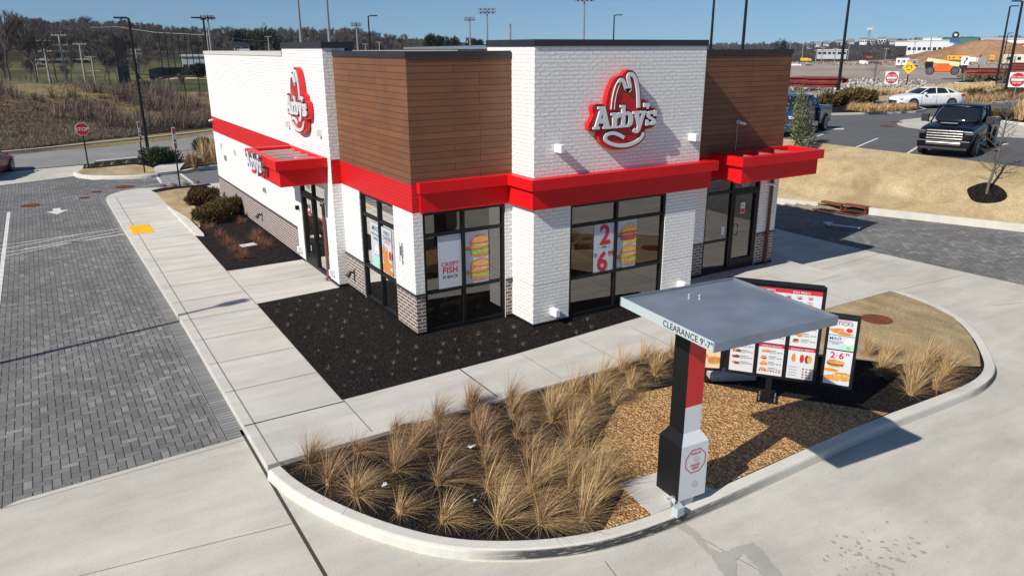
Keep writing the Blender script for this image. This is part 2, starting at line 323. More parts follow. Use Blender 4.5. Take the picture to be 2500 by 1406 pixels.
# ================================================================ terrain
def sstep(a, b, x):
    t = np.clip((x-a)/(b-a), 0, 1); return t*t*(3-2*t)
AZK = np.array([-180,-60,-12,-3,2,6,10,16,24,32,42,52,60,66,90,180.])
DK = np.array([0,50,60,66,74,84,94,106,125,160,200,240,300,380,480,650,1000,1600,3200.])
Lh = {  # heights at the DK distances
 'flat': [-.3,-.3,-.3,-.3,-.3,-.3,-.3,-.3,-.3,-.3,0,1,3,6,9,12,14,16,16],
 'l0':   [-.3,-.3,.2,1.1,2.2,3.1,3.0,2.0,1.0,1.2,2.0,2.9,5.0,9.0,14,18,20,18,14],
 'l1':   [-.3,-.3,.1,.8,1.5,2.2,2.4,1.2,.6,.9,1.8,2.8,5.0,9.5,15,19,20,18,14],
 'l2':   [-.3,-.3,.0,.5,1.0,1.4,1.3,0.2,-.3,.1,1.6,3.0,5.0,9.0,14,18,19,17,14],
 'l3':   [-.3,-.3,-.1,.3,.6,.9,.8,-.3,-.7,-.3,1.2,2.4,4.5,8.5,13,17,18,16,13],
 'm1':   [-.3,-.3,-.3,0,.2,.3,.3,0,0,0,1,2,4,8,11,13,14,14,12],
 'm2':   [-.3,-.3,-.3,0,.2,.3,.3,0,0,0,.5,1,2,3,4,6,8,9,9],
 'r':    [1.75,1.75,1.75,1.75,1.75,1.75,1.75,1.75,1.7,1.65,1.6,1.4,.6,-1,-2.5,-2,4,10,14],
 'r2':   [1.75,1.75,1.75,1.75,1.75,1.75,1.75,1.75,1.7,1.65,1.6,1.5,.8,0,0,1,9,16,18]}
COLS = ['flat','flat','l0','l0','l1','l2','l3','m1','m1','m2','r','r','r2','r2','r','flat']
TAB = np.array([Lh[c] for c in COLS])
def terr(x, y):
    x = np.asarray(x, float); y = np.asarray(y, float); dx = x-CAM.x; dy = y-CAM.y
    D = np.hypot(dx, dy); az = np.degrees(np.arctan2(dx, dy))
    i = np.clip(np.searchsorted(AZK, az)-1, 0, len(AZK)-2); j = np.clip(np.searchsorted(DK, D)-1, 0, len(DK)-2)
    fa = (az-AZK[i])/(AZK[i+1]-AZK[i]); fa = fa*fa*(3-2*fa); fd = np.clip((D-DK[j])/(DK[j+1]-DK[j]), 0, 1)
    h = (TAB[i,j]*(1-fa)+TAB[i+1,j]*fa)*(1-fd)+(TAB[i,j+1]*(1-fa)+TAB[i+1,j+1]*fa)*fd
    k = sstep(1.0, 3.6, x-18.55-np.maximum(0,6-y)*.19)*1.0
    near = np.where(D < 60, 1.0, 0.0)
    h = np.where((D < 60) & (az > 24), -.3+(h+.3)*k, h)
    # lumps on the weedy slope
    lump = .28*np.sin(x*.21+1.3)*np.cos(y*.17+.5)+.16*np.sin(x*.5+y*.31)+.5*np.exp(-((x-2)**2/60+(y-66)**2/40))
    h = h+lump*np.where((az < 14) & (az > -30), sstep(60, 70, D)*(1-sstep(92, 104, D)), 0)
    far = sstep(300, 700, D); h = h+far*(3*np.sin(x*.006+1)*np.cos(y*.008)+1.5*np.sin(x*.017+y*.011))
    return h
azs = np.concatenate([np.arange(-180,-14,6.),np.arange(-14,70,.7),np.arange(70,181,6.)])
ds = np.concatenate([[0.5],np.arange(10,44,4.),np.arange(44,130,1.6),np.geomspace(131,1500,56)])
A, Dm = np.meshgrid(np.radians(azs), ds, indexing='ij')
X = CAM.x+Dm*np.sin(A); Y = CAM.y+Dm*np.cos(A); Z = terr(X, Y)
nA, nD = A.shape; idx = np.arange(nA*nD).reshape(nA, nD)
Fq = np.stack([idx[:-1,:-1], idx[1:,:-1], idx[1:,1:], idx[:-1,1:]], -1).reshape(-1,4)[:, ::-1]
def groundmat():
    m, t, b, co = base('open ground', .95, .1)
    weed = ramp(t, noise(t, co, .06, 8, .65, .6), [(.34,(.085,.06,.045)),(.42,(.16,.12,.08)),(.50,(.25,.20,.095)),(.62,(.33,.265,.125))])
    weed = mix(t, .6, weed, ramp(t, noise(t, co, 1.7, 6, .8), [(.3,(.2,.18,.17)),(.7,(.8,.8,.78))]), 'OVERLAY')
    dirt = ramp(t, noise(t, co, .03, 8, .7), [(.3,(.28,.225,.18)),(.5,(.38,.325,.27)),(.7,(.45,.40,.345))])
    dirt = mix(t, .5, dirt, ramp(t, noise(t, co, .8, 6, .8), [(.3,(.3,.3,.3)),(.7,(.7,.7,.7))]), 'OVERLAY')
    grass = ramp(t, noise(t, co, .05, 6, .6), [(.3,(.06,.055,.035)),(.5,(.10,.105,.045)),(.7,(.19,.165,.09))])
    grass = mix(t, .4, grass, ramp(t, noise(t, co, .6, 6, .8), [(.3,(.25,.25,.25)),(.7,(.75,.75,.75))]), 'OVERLAY')
    s = t.nodes.new('ShaderNodeSeparateXYZ'); t.links.new(co, s.inputs[0])
    dx = mth(t,'SUBTRACT',s.outputs[0],CAM.x); dy = mth(t,'SUBTRACT',s.outputs[1],CAM.y)
    az = mth(t,'ARCTAN2',dx,dy); D = mth(t,'SQRT',mth(t,'ADD',mth(t,'MULTIPLY',dx,dx),mth(t,'MULTIPLY',dy,dy)))
    fr = ramp(t, mth(t,'DIVIDE',az,1.2), [(.42,(0,0,0)),(.50,(1,1,1))])
    fg = ramp(t, mth(t,'DIVIDE',D,400.), [(.25,(0,0,0)),(.3,(1,1,1))])
    fw = ramp(t, mth(t,'DIVIDE',D,1000.), [(.225,(0,0,0)),(.26,(1,1,1))]); litter = ramp(t, noise(t, co, .2, 6, .8), [(.3,(.028,.023,.02)),(.7,(.075,.062,.052))])
    fd_ = ramp(t, mth(t,'DIVIDE',D,1000.), [(.40,(0,0,0)),(.5,(1,1,1))])
    c = mix(t, fr, mix(t, fw, mix(t, fg, weed, grass), litter), mix(t, fd_, dirt, litter))
    t.links.new(c, b.inputs['Base Color']); bp(t, noise(t, co, 2.2, 6, .8), b, .8, .25); return m
GROUND = groundmat()
npmesh('ground', np.stack([X,Y,Z],-1).reshape(-1,3), Fq, GROUND, smooth=True, kind='structure')
def sheet(name, pts, z, m, extra=None):
    b = MB(); b.prism([(p[0],p[1]) for p in pts], None, 0, m, F=lambda u,v,h: (u,v,z))
    if extra: extra(b)
    return b.build(name, kind='structure')
def slab(name, pts, z0, z1, m, extra=None, bevel=0, side=None):
    b = MB(); b.prism([(p[0],p[1]) for p in pts], z0, z1, m, side=side)
    if extra: extra(b)
    return b.build(name, kind='structure', bevel=bevel)
def pxs(L, z): return [G(x, y, z) for x, y in L]
def line(b, a, c, wd, z, m):                              # painted or cut line as a thin sheet
    a = Vector((a[0],a[1])); c = Vector((c[0],c[1])); t = (c-a).normalized(); n = Vector((-t.y,t.x))*wd/2
    b.add([(a.x-n.x,a.y-n.y,z),(c.x-n.x,c.y-n.y,z),(c.x+n.x,c.y+n.y,z),(a.x+n.x,a.y+n.y,z)], [(0,1,2,3)], m)
ZR = -.15
# drive lane (concrete)
def drivex(b):
    for a, c in [((-4.12,-5.01),(-16,-3.55)),((-1.1,-7.8),(-1.9,-12)),((.2,-7.9),(.9,-12)),((8.6,-7.9),(10.4,-10.4)),((11.65,-3.2),(15.0,-3.4)),((12.9,-5.2),(17,-6.5)),((11.65,-1.0),(15,-.8))]:
        line(b, a, c, .012, ZR+.003, JOINT2)
    line(b, (-4.13,-2.0), (-4.1,-7.6), .045, ZR+.004, JOINT)
    line(b, (-4.1,-7.6), (-4.1,-14), .03, ZR+.004, JOINT)
    line(b, (-16,-2.75), (-7.3,-2.55), .01, ZR+.003, JOINT2); line(b, (-7.3,-2.55), (-4.12,-2.36), .01, ZR+.003, JOINT2)
slab('drive_lane', [(-30,-40),(40,-40),(40,-14),(15.6,-9.2),(15.1,0),(15.02,22),(15,29.5),(-4.6,29.6),(-30,29.6)], -.28, ZR, CONC, drivex)
WET = concrete('damp stained concrete', (.40,.39,.35), .15, .3)
_r = random.Random(2)
st = pxs([(1655,1268),(1690,1290),(1712,1310),(1730,1335),(1760,1350),(1800,1335),(1840,1325),(1862,1345),(1888,1380),(1912,1406),(1900,1430),(1860,1406),(1838,1370),(1812,1352),(1795,1368),(1800,1400),(1780,1420),(1752,1385),(1735,1355),(1708,1332),(1690,1310),(1668,1296),(1650,1285)], ZR)
st = [(a_[0]+_r.uniform(-.018,.018), a_[1]+_r.uniform(-.018,.018)) for a_ in (lambda P: [(p[0]*(1-f)+q[0]*f, p[1]*(1-f)+q[1]*f) for p, q in zip(P, P[1:]+P[:1]) for f in (0,.2,.4,.6,.8)])([(p.x,p.y) for p in st])]
sheet('wet_stain', st, ZR+.005, WET)
ob = MB(); _r = random.Random(8)
for k in range(95):
    px = _r.gauss(2150,75) if k < 70 else _r.uniform(1500,2480); py = _r.gauss(1345,38) if k < 70 else _r.uniform(1180,1400)
    if k < 70 and px < 1950: continue
    c_ = G(px, py, ZR); s_ = _r.uniform(.005,.02)*(1.4 if k < 70 else .6); a_ = _r.uniform(0,3); n_ = 9
    if c_.y > -8.1 and c_.x < 9: continue
    P_ = [(c_.x+s_*(1.6*math.cos(a_)*math.cos(i*.698)-math.sin(a_)*math.sin(i*.698))*_r.uniform(.7,1.1), c_.y+s_*(1.6*math.sin(a_)*math.cos(i*.698)+math.cos(a_)*math.sin(i*.698))*_r.uniform(.7,1.1)) for i in range(n_)]
    ob.prism(P_, None, 0, mat('old drip stain', (.34,.33,.295), .8) if k == 0 else ob.mats[0] if ob.mats else WET, F=lambda u,v,h: (u,v,ZR+.005+.0001*(k%20)))
ob.build('drip_stains', kind='structure')
# pavers
pl = MB()
pl.prism([(-30,-3.6),(-9.0,-3.45),(-7.27,-2.44),(-4.42,-2.24),(-4.42,22),(-4.42,27.7),(-4.85,28.5),(-5.0,29.4),(-8.2,28.2),(-30,27.6)], None, 0, PAVER, F=lambda u,v,h:(u,v,ZR+.004))
pl.prism([(-4.42,22),(15,22),(15,27.6),(-4.42,27.6)], None, 0, PAVER, F=lambda u,v,h:(u,v,ZR+.004))
SOLD = brickmat('soldier course pavers', (.17,.17,.17), (.22,.22,.22), (.02,.02,.02), .6, .1, .006, .4, .85, offset=0)
def soldier():
    m, t, b, co = base('border pavers', .85, .3); k = N(t,'TexBrick',Scale=1.0,Mortar_Size=.006,Brick_Width=.4,Row_Height=.105,Mortar_Smooth=.1,Bias=0.0); k.offset=0
    k.inputs['Color1'].default_value=(.19,.19,.19,1); k.inputs['Color2'].default_value=(.26,.26,.26,1); k.inputs['Mortar'].default_value=(.02,.02,.02,1)
    t.links.new(co, k.inputs['Vector']); t.links.new(k.outputs[0], b.inputs['Base Color']); bp(t, mth(t,'SUBTRACT',1.,k.outputs[1]), b, .6, .01); return m
pl.prism([(-4.41,-2.24),(-4.1,-2.2),(-4.1,22),(-4.41,22)], None, 0, soldier(), F=lambda u,v,h:(u,v,ZR+.004))
pl.build('paver_road', kind='structure')
def zc(y): return max(0, .35*(6-y)/8.5)
rp = MB(); ys = [40,22,12,6,2.5,0,-2.5,-6,-12]
xc = lambda y: 18.55+max(0,(6-y))*.19
for y0, y1 in zip(ys[:-1], ys[1:]):
    rp.quad((15.02+.06*max(0,-y1),y1,ZR+.005),(xc(y1),y1,ZR+zc(y1)),(xc(y0),y0,ZR+zc(y0)),(15.02+.06*max(0,-y0),y0,ZR+.005), PAVER)
rp.build('paver_lane', kind='structure')
# markings
mk = MB(); zm = ZR+.009
for a, c in [((-7.78,-1.9),(-7.72,20.9))]: line(mk, a, c, .11, zm, MARK)
for a, c in [((-8.3,14.75),(-4.28,15.4)),((-8.3,13.6),(-4.28,14.35)),((-8.3,14.0),(-5.6,15.15)),((-7.2,13.85),(-4.3,14.95)),((-8.3,12.9),(-5.9,14.0)),((-6.2,13.95),(-4.3,14.5))]: line(mk, a, c, .055, zm+.001, MARK)
mk.prism([(-6.13,19.36),(-5.72,20.18),(-5.98,20.15),(-5.98,20.7),(-6.25,20.7),(-6.25,20.12),(-6.5,20.1)], None, 0, MARK, F=lambda u,v,h:(u,v,zm))
line(mk, (-8.4,28.35), (-5.0,29.6), .16, zm+.006, MARK)
for a, c in [((-1.62,27.4),(-1.8,23.0)),((-.5,27.6),(-.45,23.2))]: line(mk, a, c, .13, zm, MARK)
for k in range(9):
    yy = 23.7+k*.42; line(mk, (-1.7,yy), (-.5,yy+.05), .11, zm+.001, MARK)
line(mk, (-2.6,24.4), (-.2,25.1), .06, zm+.002, MARK)
q = pxs([(2006,553),(2035,552),(2028,557),(2100,566),(2096,569),(2022,560),(2026,565)], ZR+.04)
mk.prism([(p.x,p.y) for p in q], None, 0, MARK, F=lambda u,v,h:(u,v,ZR+.2))
mk.build('road_marking', kind='structure')
# ------------------------------------------------ restaurant island
def arc(cx, cy, r, a0, a1, n): return [(cx+r*math.cos(rad(a0+(a1-a0)*i/n)), cy+r*math.sin(rad(a0+(a1-a0)*i/n))) for i in range(n+1)]
def walkx(b):
    z = .003
    line(b, (-3.94,-3.7), (-3.94,21.2), .022, z, JOINT2)
    for k in range(17): line(b, (-4.1,-2.17+1.47*k), (-2.40,-2.17+1.47*k), .02 if k else .035, z, JOINT if k in(0,) else JOINT2)
    line(b, (-2.4,-3.45), (-2.4,-2.1), .02, z, JOINT2); line(b, (-2.4,4.0), (-2.4,7.3), .02, z, JOINT2)
    line(b, (-2.4,5.6), (-.3,5.7), .014, z, JOINT2)
    for k, x in enumerate((-.05,1.35,2.8,4.2,5.6)): line(b, (x,-3.42), (x,-2.0 if x < 4.7 else -1.6), .028 if k == 0 else .014, z, JOINT if k == 0 else JOINT2)
    for x in (7.0,8.4,9.9): line(b, (x,-3.42), (x,-.9), .014, z, JOINT2)
    line(b, (4.8,-2.0), (11.6,-1.9), .014, z, JOINT2)
slab('sidewalk', [(-4.1,-3.6),(-4.12,3.5),(-4.27,15),(-4.3,21.3)]+[(-4.15,21.9),(-3.6,22.7),(-2.8,23.0),(-1.9,22.7),(0.2,22.6),(12,22.3),(11.6,10),(11.6,-3.45),(5.3,-3.45)], -.28, 0, WALK, walkx, bevel=.012)
def curbmat():
    m = concrete('scuffed kerb', (.60,.585,.53), .1, .3); t = m.node_tree; b = t.nodes['Principled BSDF']
    tc = t.nodes.new('ShaderNodeTexCoord'); co = tc.outputs['Object']; s = t.nodes.new('ShaderNodeSeparateXYZ'); t.links.new(co, s.inputs[0])
    src = b.inputs['Base Color'].links[0].from_socket
    gz = ramp(t, mth(t,'MULTIPLY',s.outputs[2],-1.), [(.004,(0,0,0)),(.02,(1,1,1)),(.115,(1,1,1)),(.14,(0,0,0))])
    gx = ramp(t, mth(t,'DIVIDE',mth(t,'ADD',s.outputs[0],4.),14.), [(.10,(0,0,0)),(.15,(1,1,1)),(.29,(1,1,1)),(.38,(.6,.6,.6)),(.45,(.05,.05,.05)),(.8,(.02,.02,.02)),(.86,(.95,.95,.95)),(.97,(.9,.9,.9)),(1,(0,0,0))])
    gy = ramp(t, mth(t,'DIVIDE',mth(t,'MULTIPLY',s.outputs[1],-1.),10.), [(.55,(0,0,0)),(.6,(1,1,1))])
    mp = t.nodes.new('ShaderNodeMapping'); mp.inputs['Scale'].default_value=(1.2,1.2,14); t.links.new(co, mp.inputs[0])
    n = ramp(t, noise(t, mp.outputs[0], 4, 5, .7), [(.30,(0,0,0)),(.46,(1,1,1))])
    f = mth(t,'MULTIPLY',mth(t,'MULTIPLY',gz,gx),mth(t,'MULTIPLY',n,gy)); t.links.new(mix(t, f, src, (.05,.05,.05)), b.inputs['Base Color']); return m
inner = [(-3.94,-3.72),(-3.84,-4.3),(-3.55,-5.1),(-3.1,-5.95),(-2.6,-6.6),(-2.0,-7.03),(-1.3,-7.36),(-.5,-7.53),(.7,-7.56),(2.4,-7.5),(4.5,-7.43),(6.7,-7.5),(7.7,-7.5),(8.5,-7.3),(9.2,-6.85),(10.0,-6.25),(10.8,-5.45),(11.25,-4.6),(11.42,-3.9),(11.45,-3.45)]
def smooth_line(P, it=2):
    for _ in range(it):
        Q = [P[0]]
        for a, b in zip(P[:-1], P[1:]): Q += [(a[0]*.75+b[0]*.25, a[1]*.75+b[1]*.25), (a[0]*.25+b[0]*.75, a[1]*.25+b[1]*.75)]
        P = Q+[P[-1]]
    return P
inner = smooth_line(inner)
def curb_run(b, P, wid, zt, zb, m, sgn=-1):                  # swept kerb with a rounded nose; sgn side is the outer one
    prof = [(0,zb),(0,zt-.004),(.012,zt),(wid-.035,zt),(wid-.01,zt-.012),(wid+.005,zt-.04),(wid+.03,zb)]
    vs = []; n = len(prof)
    for i, p in enumerate(P):
        a = P[max(i-1,0)]; c = P[min(i+1,len(P)-1)]; t = Vector((c[0]-a[0],c[1]-a[1])).normalized(); nn = Vector((-t.y,t.x))*sgn
        for o, z in prof: vs.append((p[0]+nn.x*o, p[1]+nn.y*o, z+(p[2] if len(p) > 2 else 0)))
    fs = [(i*n+k, i*n+k+1, (i+1)*n+k+1, (i+1)*n+k) for i in range(len(P)-1) for k in range(n-1)]
    if sgn > 0: fs = [f[::-1] for f in fs]
    b.add(vs, fs, m)
cb = MB(); curb_run(cb, inner, .19, .004, -.25, curbmat(), -1)
cb.build('drive_thru_curb', kind='structure')
isl = inner+[(5.3,-3.45)]
BED = slab('mulch_bed', isl, -.25, -.006, MULCH)
sheet('gravel_bed', [(-.85,-7.46),(.02,-6.85),(.15,-6.44),(.3,-5.9),(.9,-5.29),(1.5,-4.85),(2.16,-4.64),(3.4,-4.8),(3.95,-5.75),(4.6,-6.6),(5.2,-7.43),(2.4,-7.49),(.7,-7.55),(-.4,-7.52)], .006, GRAVEL)
sheet('lawn_patch', [(6.0,-3.48),(11.42,-3.48),(11.38,-3.9),(11.22,-4.58),(10.8,-5.4),(10.0,-6.2),(9.2,-6.8),(8.5,-7.2),(7.6,-6.6),(6.4,-5.4),(5.7,-4.3)], .008, LAWN)
bm_ = MB()
bm_.prism([(-2.40,4.0),(-2.43,-2.1),(1.2,-1.95),(4.8,-1.6),(6.0,-1.45),(6.0,-.76),(2.4,-.76),(2.4,.14),(.14,.14),(.14,4.2),(-.26,4.2)], None, 0, MULCH, F=lambda u,v,h:(u,v,.012))
bm_.build('mulch_front', kind='structure')
bl = MB(); bl.prism([(-2.38,12.2),(-2.4,7.33),(-.2,7.42),(-.2,22.2),(-.9,21.9),(-1.3,20.4),(-1.55,18.8),(-1.5,17.2),(-1.75,15.2),(-1.95,13.7)], None, 0, MULCH, F=lambda u,v,h:(u,v,.013))
bl.prism([(-2.5,22.1),(-2.4,21.4),(-1.5,21.9),(0,22.1),(0,22.45),(-1.9,22.5)], None, 0, MULCH, F=lambda u,v,h:(u,v,.016))
bl.build('mulch_side', kind='structure')
sheet('lawn_strip', [(-2.38,21.4),(-2.4,17.2),(-2.35,14.6),(-2.15,13.8),(-1.95,13.7),(-1.75,15.2),(-1.5,17.2),(-1.55,18.8),(-1.3,20.4),(-.9,21.9),(-1.5,21.9)], .009, LAWN)
rf = MB()
for a in [((-2.45,17.7),(-2.15,14.6),(-2.15,11.9),(-2.4,12.2),(-2.42,14.5))]:
    rf.prism(list(a), -.05, .10, CURBM)
rf.build('ramp_flare', kind='structure', bevel=.02)
tp = MB(); tp.box(-4.1,-3.45,13.5,14.95,.0,.012,YEL)
for i in range(6):
    for j in range(13): tp.box(-4.05+i*.105,-4.02+i*.105,13.55+j*.108,13.6+j*.108,.011,.018,YEL)
tag(tp.build('tactile_paving'), 'yellow bumpy tactile warning panel set in the left sidewalk', 'tactile panel')
# ------------------------------------------------ left back: apron, road, island
sheet('concrete_apron', [(-30,27.6),(-8.2,28.2),(-5.0,29.4),(-4.7,30.6),(-4.4,34.2),(-9,34.0),(-30,33)], ZR+.012, CONC)
rd = MB()
near = [(-40,30),(-9,32.8),(-3.7,33.5),(2.5,34.9),(30,41)]; far = [(-40,32),(-8.5,40.6),(-4,42.5),(5,46.9),(30,60)]
rd.prism(near+far[::-1], None, 0, ASPH2, F=lambda u,v,h:(u,v,-.1)); rd.build('public_road', kind='structure')
rc = MB(); curb_run(rc, [(*p,0) for p in smooth_line(far)], .25, .06, -.3, CURBM, 1)
curb_run(rc, [(*p,0) for p in smooth_line([(-3.9,33.5),(2.5,34.95),(30,41.1)])], .2, .05, -.3, CURBM, -1)
rc.build('road_curb', kind='structure')
isl2 = smooth_line([(-4.6,30.7),(-4.95,29.9),(-4.78,28.6),(-3.96,27.75),(-3.0,27.2),(-2.16,26.9),(-1.65,27.05)])
b = MB(); curb_run(b, isl2, .2, .02, -.25, CURBM, -1); b.build('island_curb', kind='structure')
sheet('island_lawn', isl2+[(-1.45,29.0),(-1.75,30.2),(-2.2,31.0),(-4.0,30.7)], .012, LAWN)
sheet('island_mulch', [(-4.55,30.7),(-4.0,30.6),(-2.2,30.9),(-1.7,30.1),(-1.0,30.3),(.3,31.4),(-.9,33.7),(-3.9,33.1)], .006, MULCH)
slab('path', [(-1.62,27.1),(-.52,27.4),(-.3,28.4),(.2,30.2),(1.5,32.2),(2.5,34.6),(-.6,33.9),(-.1,31.8),(-.9,30.4),(-1.45,29.3),(-1.6,28.2)], -.2, .02, WALK)
slab('back_verge', [(-.5,27.45),(.6,28.4),(3,29.2),(20,30.5),(20,38.6),(2.6,34.7),(1.6,32.2),(.2,30.1),(-.3,28.4)], -.25, 0, MULCH)
b = MB(); curb_run(b, smooth_line([(-.5,27.35),(.6,28.3),(3,29.1),(20,30.4)]), .2, .02, -.25, CURBM, -1); b.build('verge_curb', kind='structure')
sheet('drive_back', [(-.4,23.2),(15,23.2),(20,30),(3,28.9),(.6,28.1),(-.4,27.2)], ZR+.011, asphalt('dark drive', (.15,.15,.16)))
# ------------------------------------------------ right: kerb, lawn slope, parking lot
kb = MB(); kp = [(xc(y)-.02, y, zc(y)) for y in (40,22,12,8,6,4.35)]; kp2 = [(xc(y)-.02, y, zc(y)) for y in (2.45,0,-3,-7,-12)]
curb_run(kb, kp, .3, .1, -.25, CURBM, 1); curb_run(kb, kp2, .3, .1, -.25, CURBM, 1); kb.build('lane_curb', kind='structure')
ly = np.concatenate([np.arange(-14,10,.5), [12,16,22,40]]); lv = []; nl = 15
for y in ly:
    x0 = xc(y)+.0; x1 = 21.85+.05*math.sin(y)
    for k in range(nl):
        f = k/(nl-1); s_ = f*f*(3-2*f)*.45+f*.55
        lv.append((x0+(x1-x0)*f, y+.0, .06+zc(y)+(1.99-.06-zc(y))*s_+.03*math.sin(x0+f*9+y*1.7)*f*(1-f)*4))
lf = [(i*nl+k, i*nl+k+1, (i+1)*nl+k+1, (i+1)*nl+k) for i in range(len(ly)-1) for k in range(nl-1)]
npmesh('lawn_slope', lv, lf, LAWN, smooth=True, kind='structure')
ZP = 1.95
lot = MB(); lot.quad((21.8,-40,ZP),(75,-40,ZP),(75,45,ZP),(21.8,45,ZP), ASPH); 
for L in ([(2090,360),(2143,338)],[(2215,375),(2245,356)],[(1960,345),(2010,328)]):
    a, c = pxs(L, ZP); line(lot, a, c, .1, ZP+.004, MARK)
q = pxs([(2393,347),(2425,349),(2425,346),(2465,352),(2440,356),(2437,353),(2393,351)], ZP); lot.prism([(p.x,p.y) for p in q], None, 0, MARK, F=lambda u,v,h:(u,v,ZP+.005))
q = pxs([(2008,314),(2060,314),(2060,317),(2008,317)], ZP); lot.prism([(p.x,p.y) for p in q], None, 0, MARK, F=lambda u,v,h:(u,v,ZP+.005))
lot.build('parking_lot', kind='structure')
def psheet(name, L, m, dz, z=ZP): return sheet(name, pxs(L, z), z+dz, m)
psheet('lot_apron', [(2188,300),(2205,293),(2250,288),(2310,283),(2420,284),(2600,318),(2600,345),(2500,338),(2400,333),(2280,320),(2210,312),(2192,306)], CONC, .008)
psheet('verge_lawn', [(1860,262),(2000,255),(2120,250),(2180,246),(2335,263),(2420,255),(2600,240),(2600,196),(2500,203),(2340,222),(2160,222),(1860,247)], LAWN, .012)
psheet('far_road', [(1800,262),(1930,247),(2150,221),(2345,206),(2420,200),(2600,198),(2600,180),(2480,188),(2420,188),(2340,189),(2200,203),(2090,214),(1930,229),(1800,243)], ASPH2, .016)
def pislands(name, L, z=ZP):
    P = [(p.x,p.y) for p in pxs(L, z)]; b = MB(); b.prism(P, z-.1, z+.12, CURBM); b.build(name, kind='structure')
    c = sum((Vector(p) for p in P), Vector((0,0)))/len(P); Q = [tuple(c+(Vector(p)-c)*.965) for p in P]
    b = MB(); b.prism(Q, None, 0, MULCH, F=lambda u,v,h:(u,v,z+.13)); return b
pislands('lot_island', [(1860,284),(1935,283),(2015,282),(2150,279),(2235,276),(2262,271),(2246,266),(2150,262),(2060,254),(1860,256)]).build('lot_island_mulch', kind='structure')
pislands('lot_island_right', [(2408,287),(2425,284),(2600,286),(2600,322),(2500,306),(2430,298)]).build('right_island_mulch', kind='structure')
pislands('road_island', [(2330,204),(2360,198),(2430,192),(2480,196),(2440,200),(2380,206)]).build('road_island_mulch', kind='structure')
a, c = pxs([(2340,262),(2600,236)], ZP); b = MB(); curb_run(b, [(a.x,a.y,ZP),(c.x,c.y,ZP)], .15, .1, -.1, CURBM, 1); b.build('verge_kerb', kind='structure')
# construction site mound and pit edge
def mound(name, c, rx, ry, h, m, seed=1, n=34):
    r = random.Random(seed); ph = [r.uniform(0,6.28) for _ in range(8)]; V = []
    for i in range(n+1):
        for j in range(n+1):
            u = -1+2*i/n; v = -1+2*j/n; rr = math.hypot(u, v)
            e = 1+.16*math.sin(3*math.atan2(v,u)+ph[0])+.08*math.sin(7*math.atan2(v,u)+ph[1])
            z = max(0, 1-(rr/e)**1.6)**1.15*h*(1+.12*math.sin(u*5+ph[2])*math.cos(v*4+ph[3]))-.4
            V.append((c[0]+u*rx, c[1]+v*ry, c[2]+z+.03*h*math.sin(u*23+ph[4])*math.sin(v*19+ph[5])))
    F = [(i*(n+1)+j, (i+1)*(n+1)+j, (i+1)*(n+1)+j+1, i*(n+1)+j+1) for i in range(n) for j in range(n)]
    return npmesh(name, V, F, m, smooth=True, kind='structure')
def moundmat():
    m, t, b, co = base('clay mound', .95, .1)
    c = ramp(t, noise(t, co, .03, 5, .6), [(.42,(.07,.065,.04)),(.5,(.30,.17,.09)),(.65,(.38,.24,.14))])
    c = mix(t, .5, c, ramp(t, noise(t, co, .5, 6, .8), [(.3,(.3,.3,.3)),(.7,(.7,.7,.7))]), 'OVERLAY'); t.links.new(c, b.inputs['Base Color']); bp(t, noise(t, co, .5, 5), b, .8, 1.5); return m
p = AT(2395, 150, 330); mound('earth_mound', (p.x,p.y,0), 24, 30, 8.2, moundmat(), 4)
# ================================================================ restaurant building
BLD = empty('restaurant_building', (0,0,0), 0, 'white brick and brown plank restaurant with red band and flat roof', 'restaurant')
FRONT = lambda c: (lambda u, v, h: (u, c-h, v))               # facade facing -y, h proud of it
SIDE = lambda c: (lambda u, v, h: (c-h, u, v))                # facade facing -x
from collections import defaultdict
parts_ = defaultdict(MB); FN = [0]
def face(F, u0, u1, z0, z1, key, m, holes=(), flip=False):
    p_ = F(u0,0,0); key = (key, round(p_[0] if abs(F(u1,0,0)[0]-p_[0]) < 1e-6 else p_[1]+1000, 2), F(u0,0,0)[0] > 4)
    us = sorted({u0,u1,*[h[0] for h in holes],*[h[1] for h in holes]}); zs = sorted({z0,z1,*[h[2] for h in holes],*[h[3] for h in holes]})
    us = [u for u in us if u0 <= u <= u1]; zs = [z for z in zs if z0 <= z <= z1]
    for a, b in zip(us[:-1], us[1:]):
        for c, d in zip(zs[:-1], zs[1:]):
            mu, mz = (a+b)/2, (c+d)/2
            if any(h[0] < mu < h[1] and h[2] < mz < h[3] for h in holes): continue
            pid = sum(1 for h in holes if h[1] <= mu+1e-6 and h[2] <= z0 and h[3] >= z1); q = [F(a,c,0),F(b,c,0),F(b,d,0),F(a,d,0)]
            parts_[(*key,pid)].add(q[::-1] if flip else q, [(0,1,2,3)], m)
Z1, Z2 = .90, 2.66
W1 = (.215,2.19,.0,2.64); W2 = (3.32,6.08,.0,2.62); W3 = (1.02,3.04,.0,2.66); DR = (8.30,10.33,.0,2.62); DS = (4.92,7.12,.0,2.62)
def reveal(F, h, d=.16):
    u0,u1,z0,z1 = h; b = parts_[('window_reveal',round(u0,2))]
    for q in ([F(u0,z0,0),F(u0,z0,-d),F(u0,z1,-d),F(u0,z1,0)],[F(u1,z0,-d),F(u1,z0,0),F(u1,z1,0),F(u1,z1,-d)],[F(u0,z1,-d),F(u1,z1,-d),F(u1,z1,0),F(u0,z1,0)]): b.add(q,[(0,1,2,3)],WHITE)
Fa = FRONT(0); Fb = FRONT(-.87); Sa = SIDE(0); Sb = SIDE(-.24)
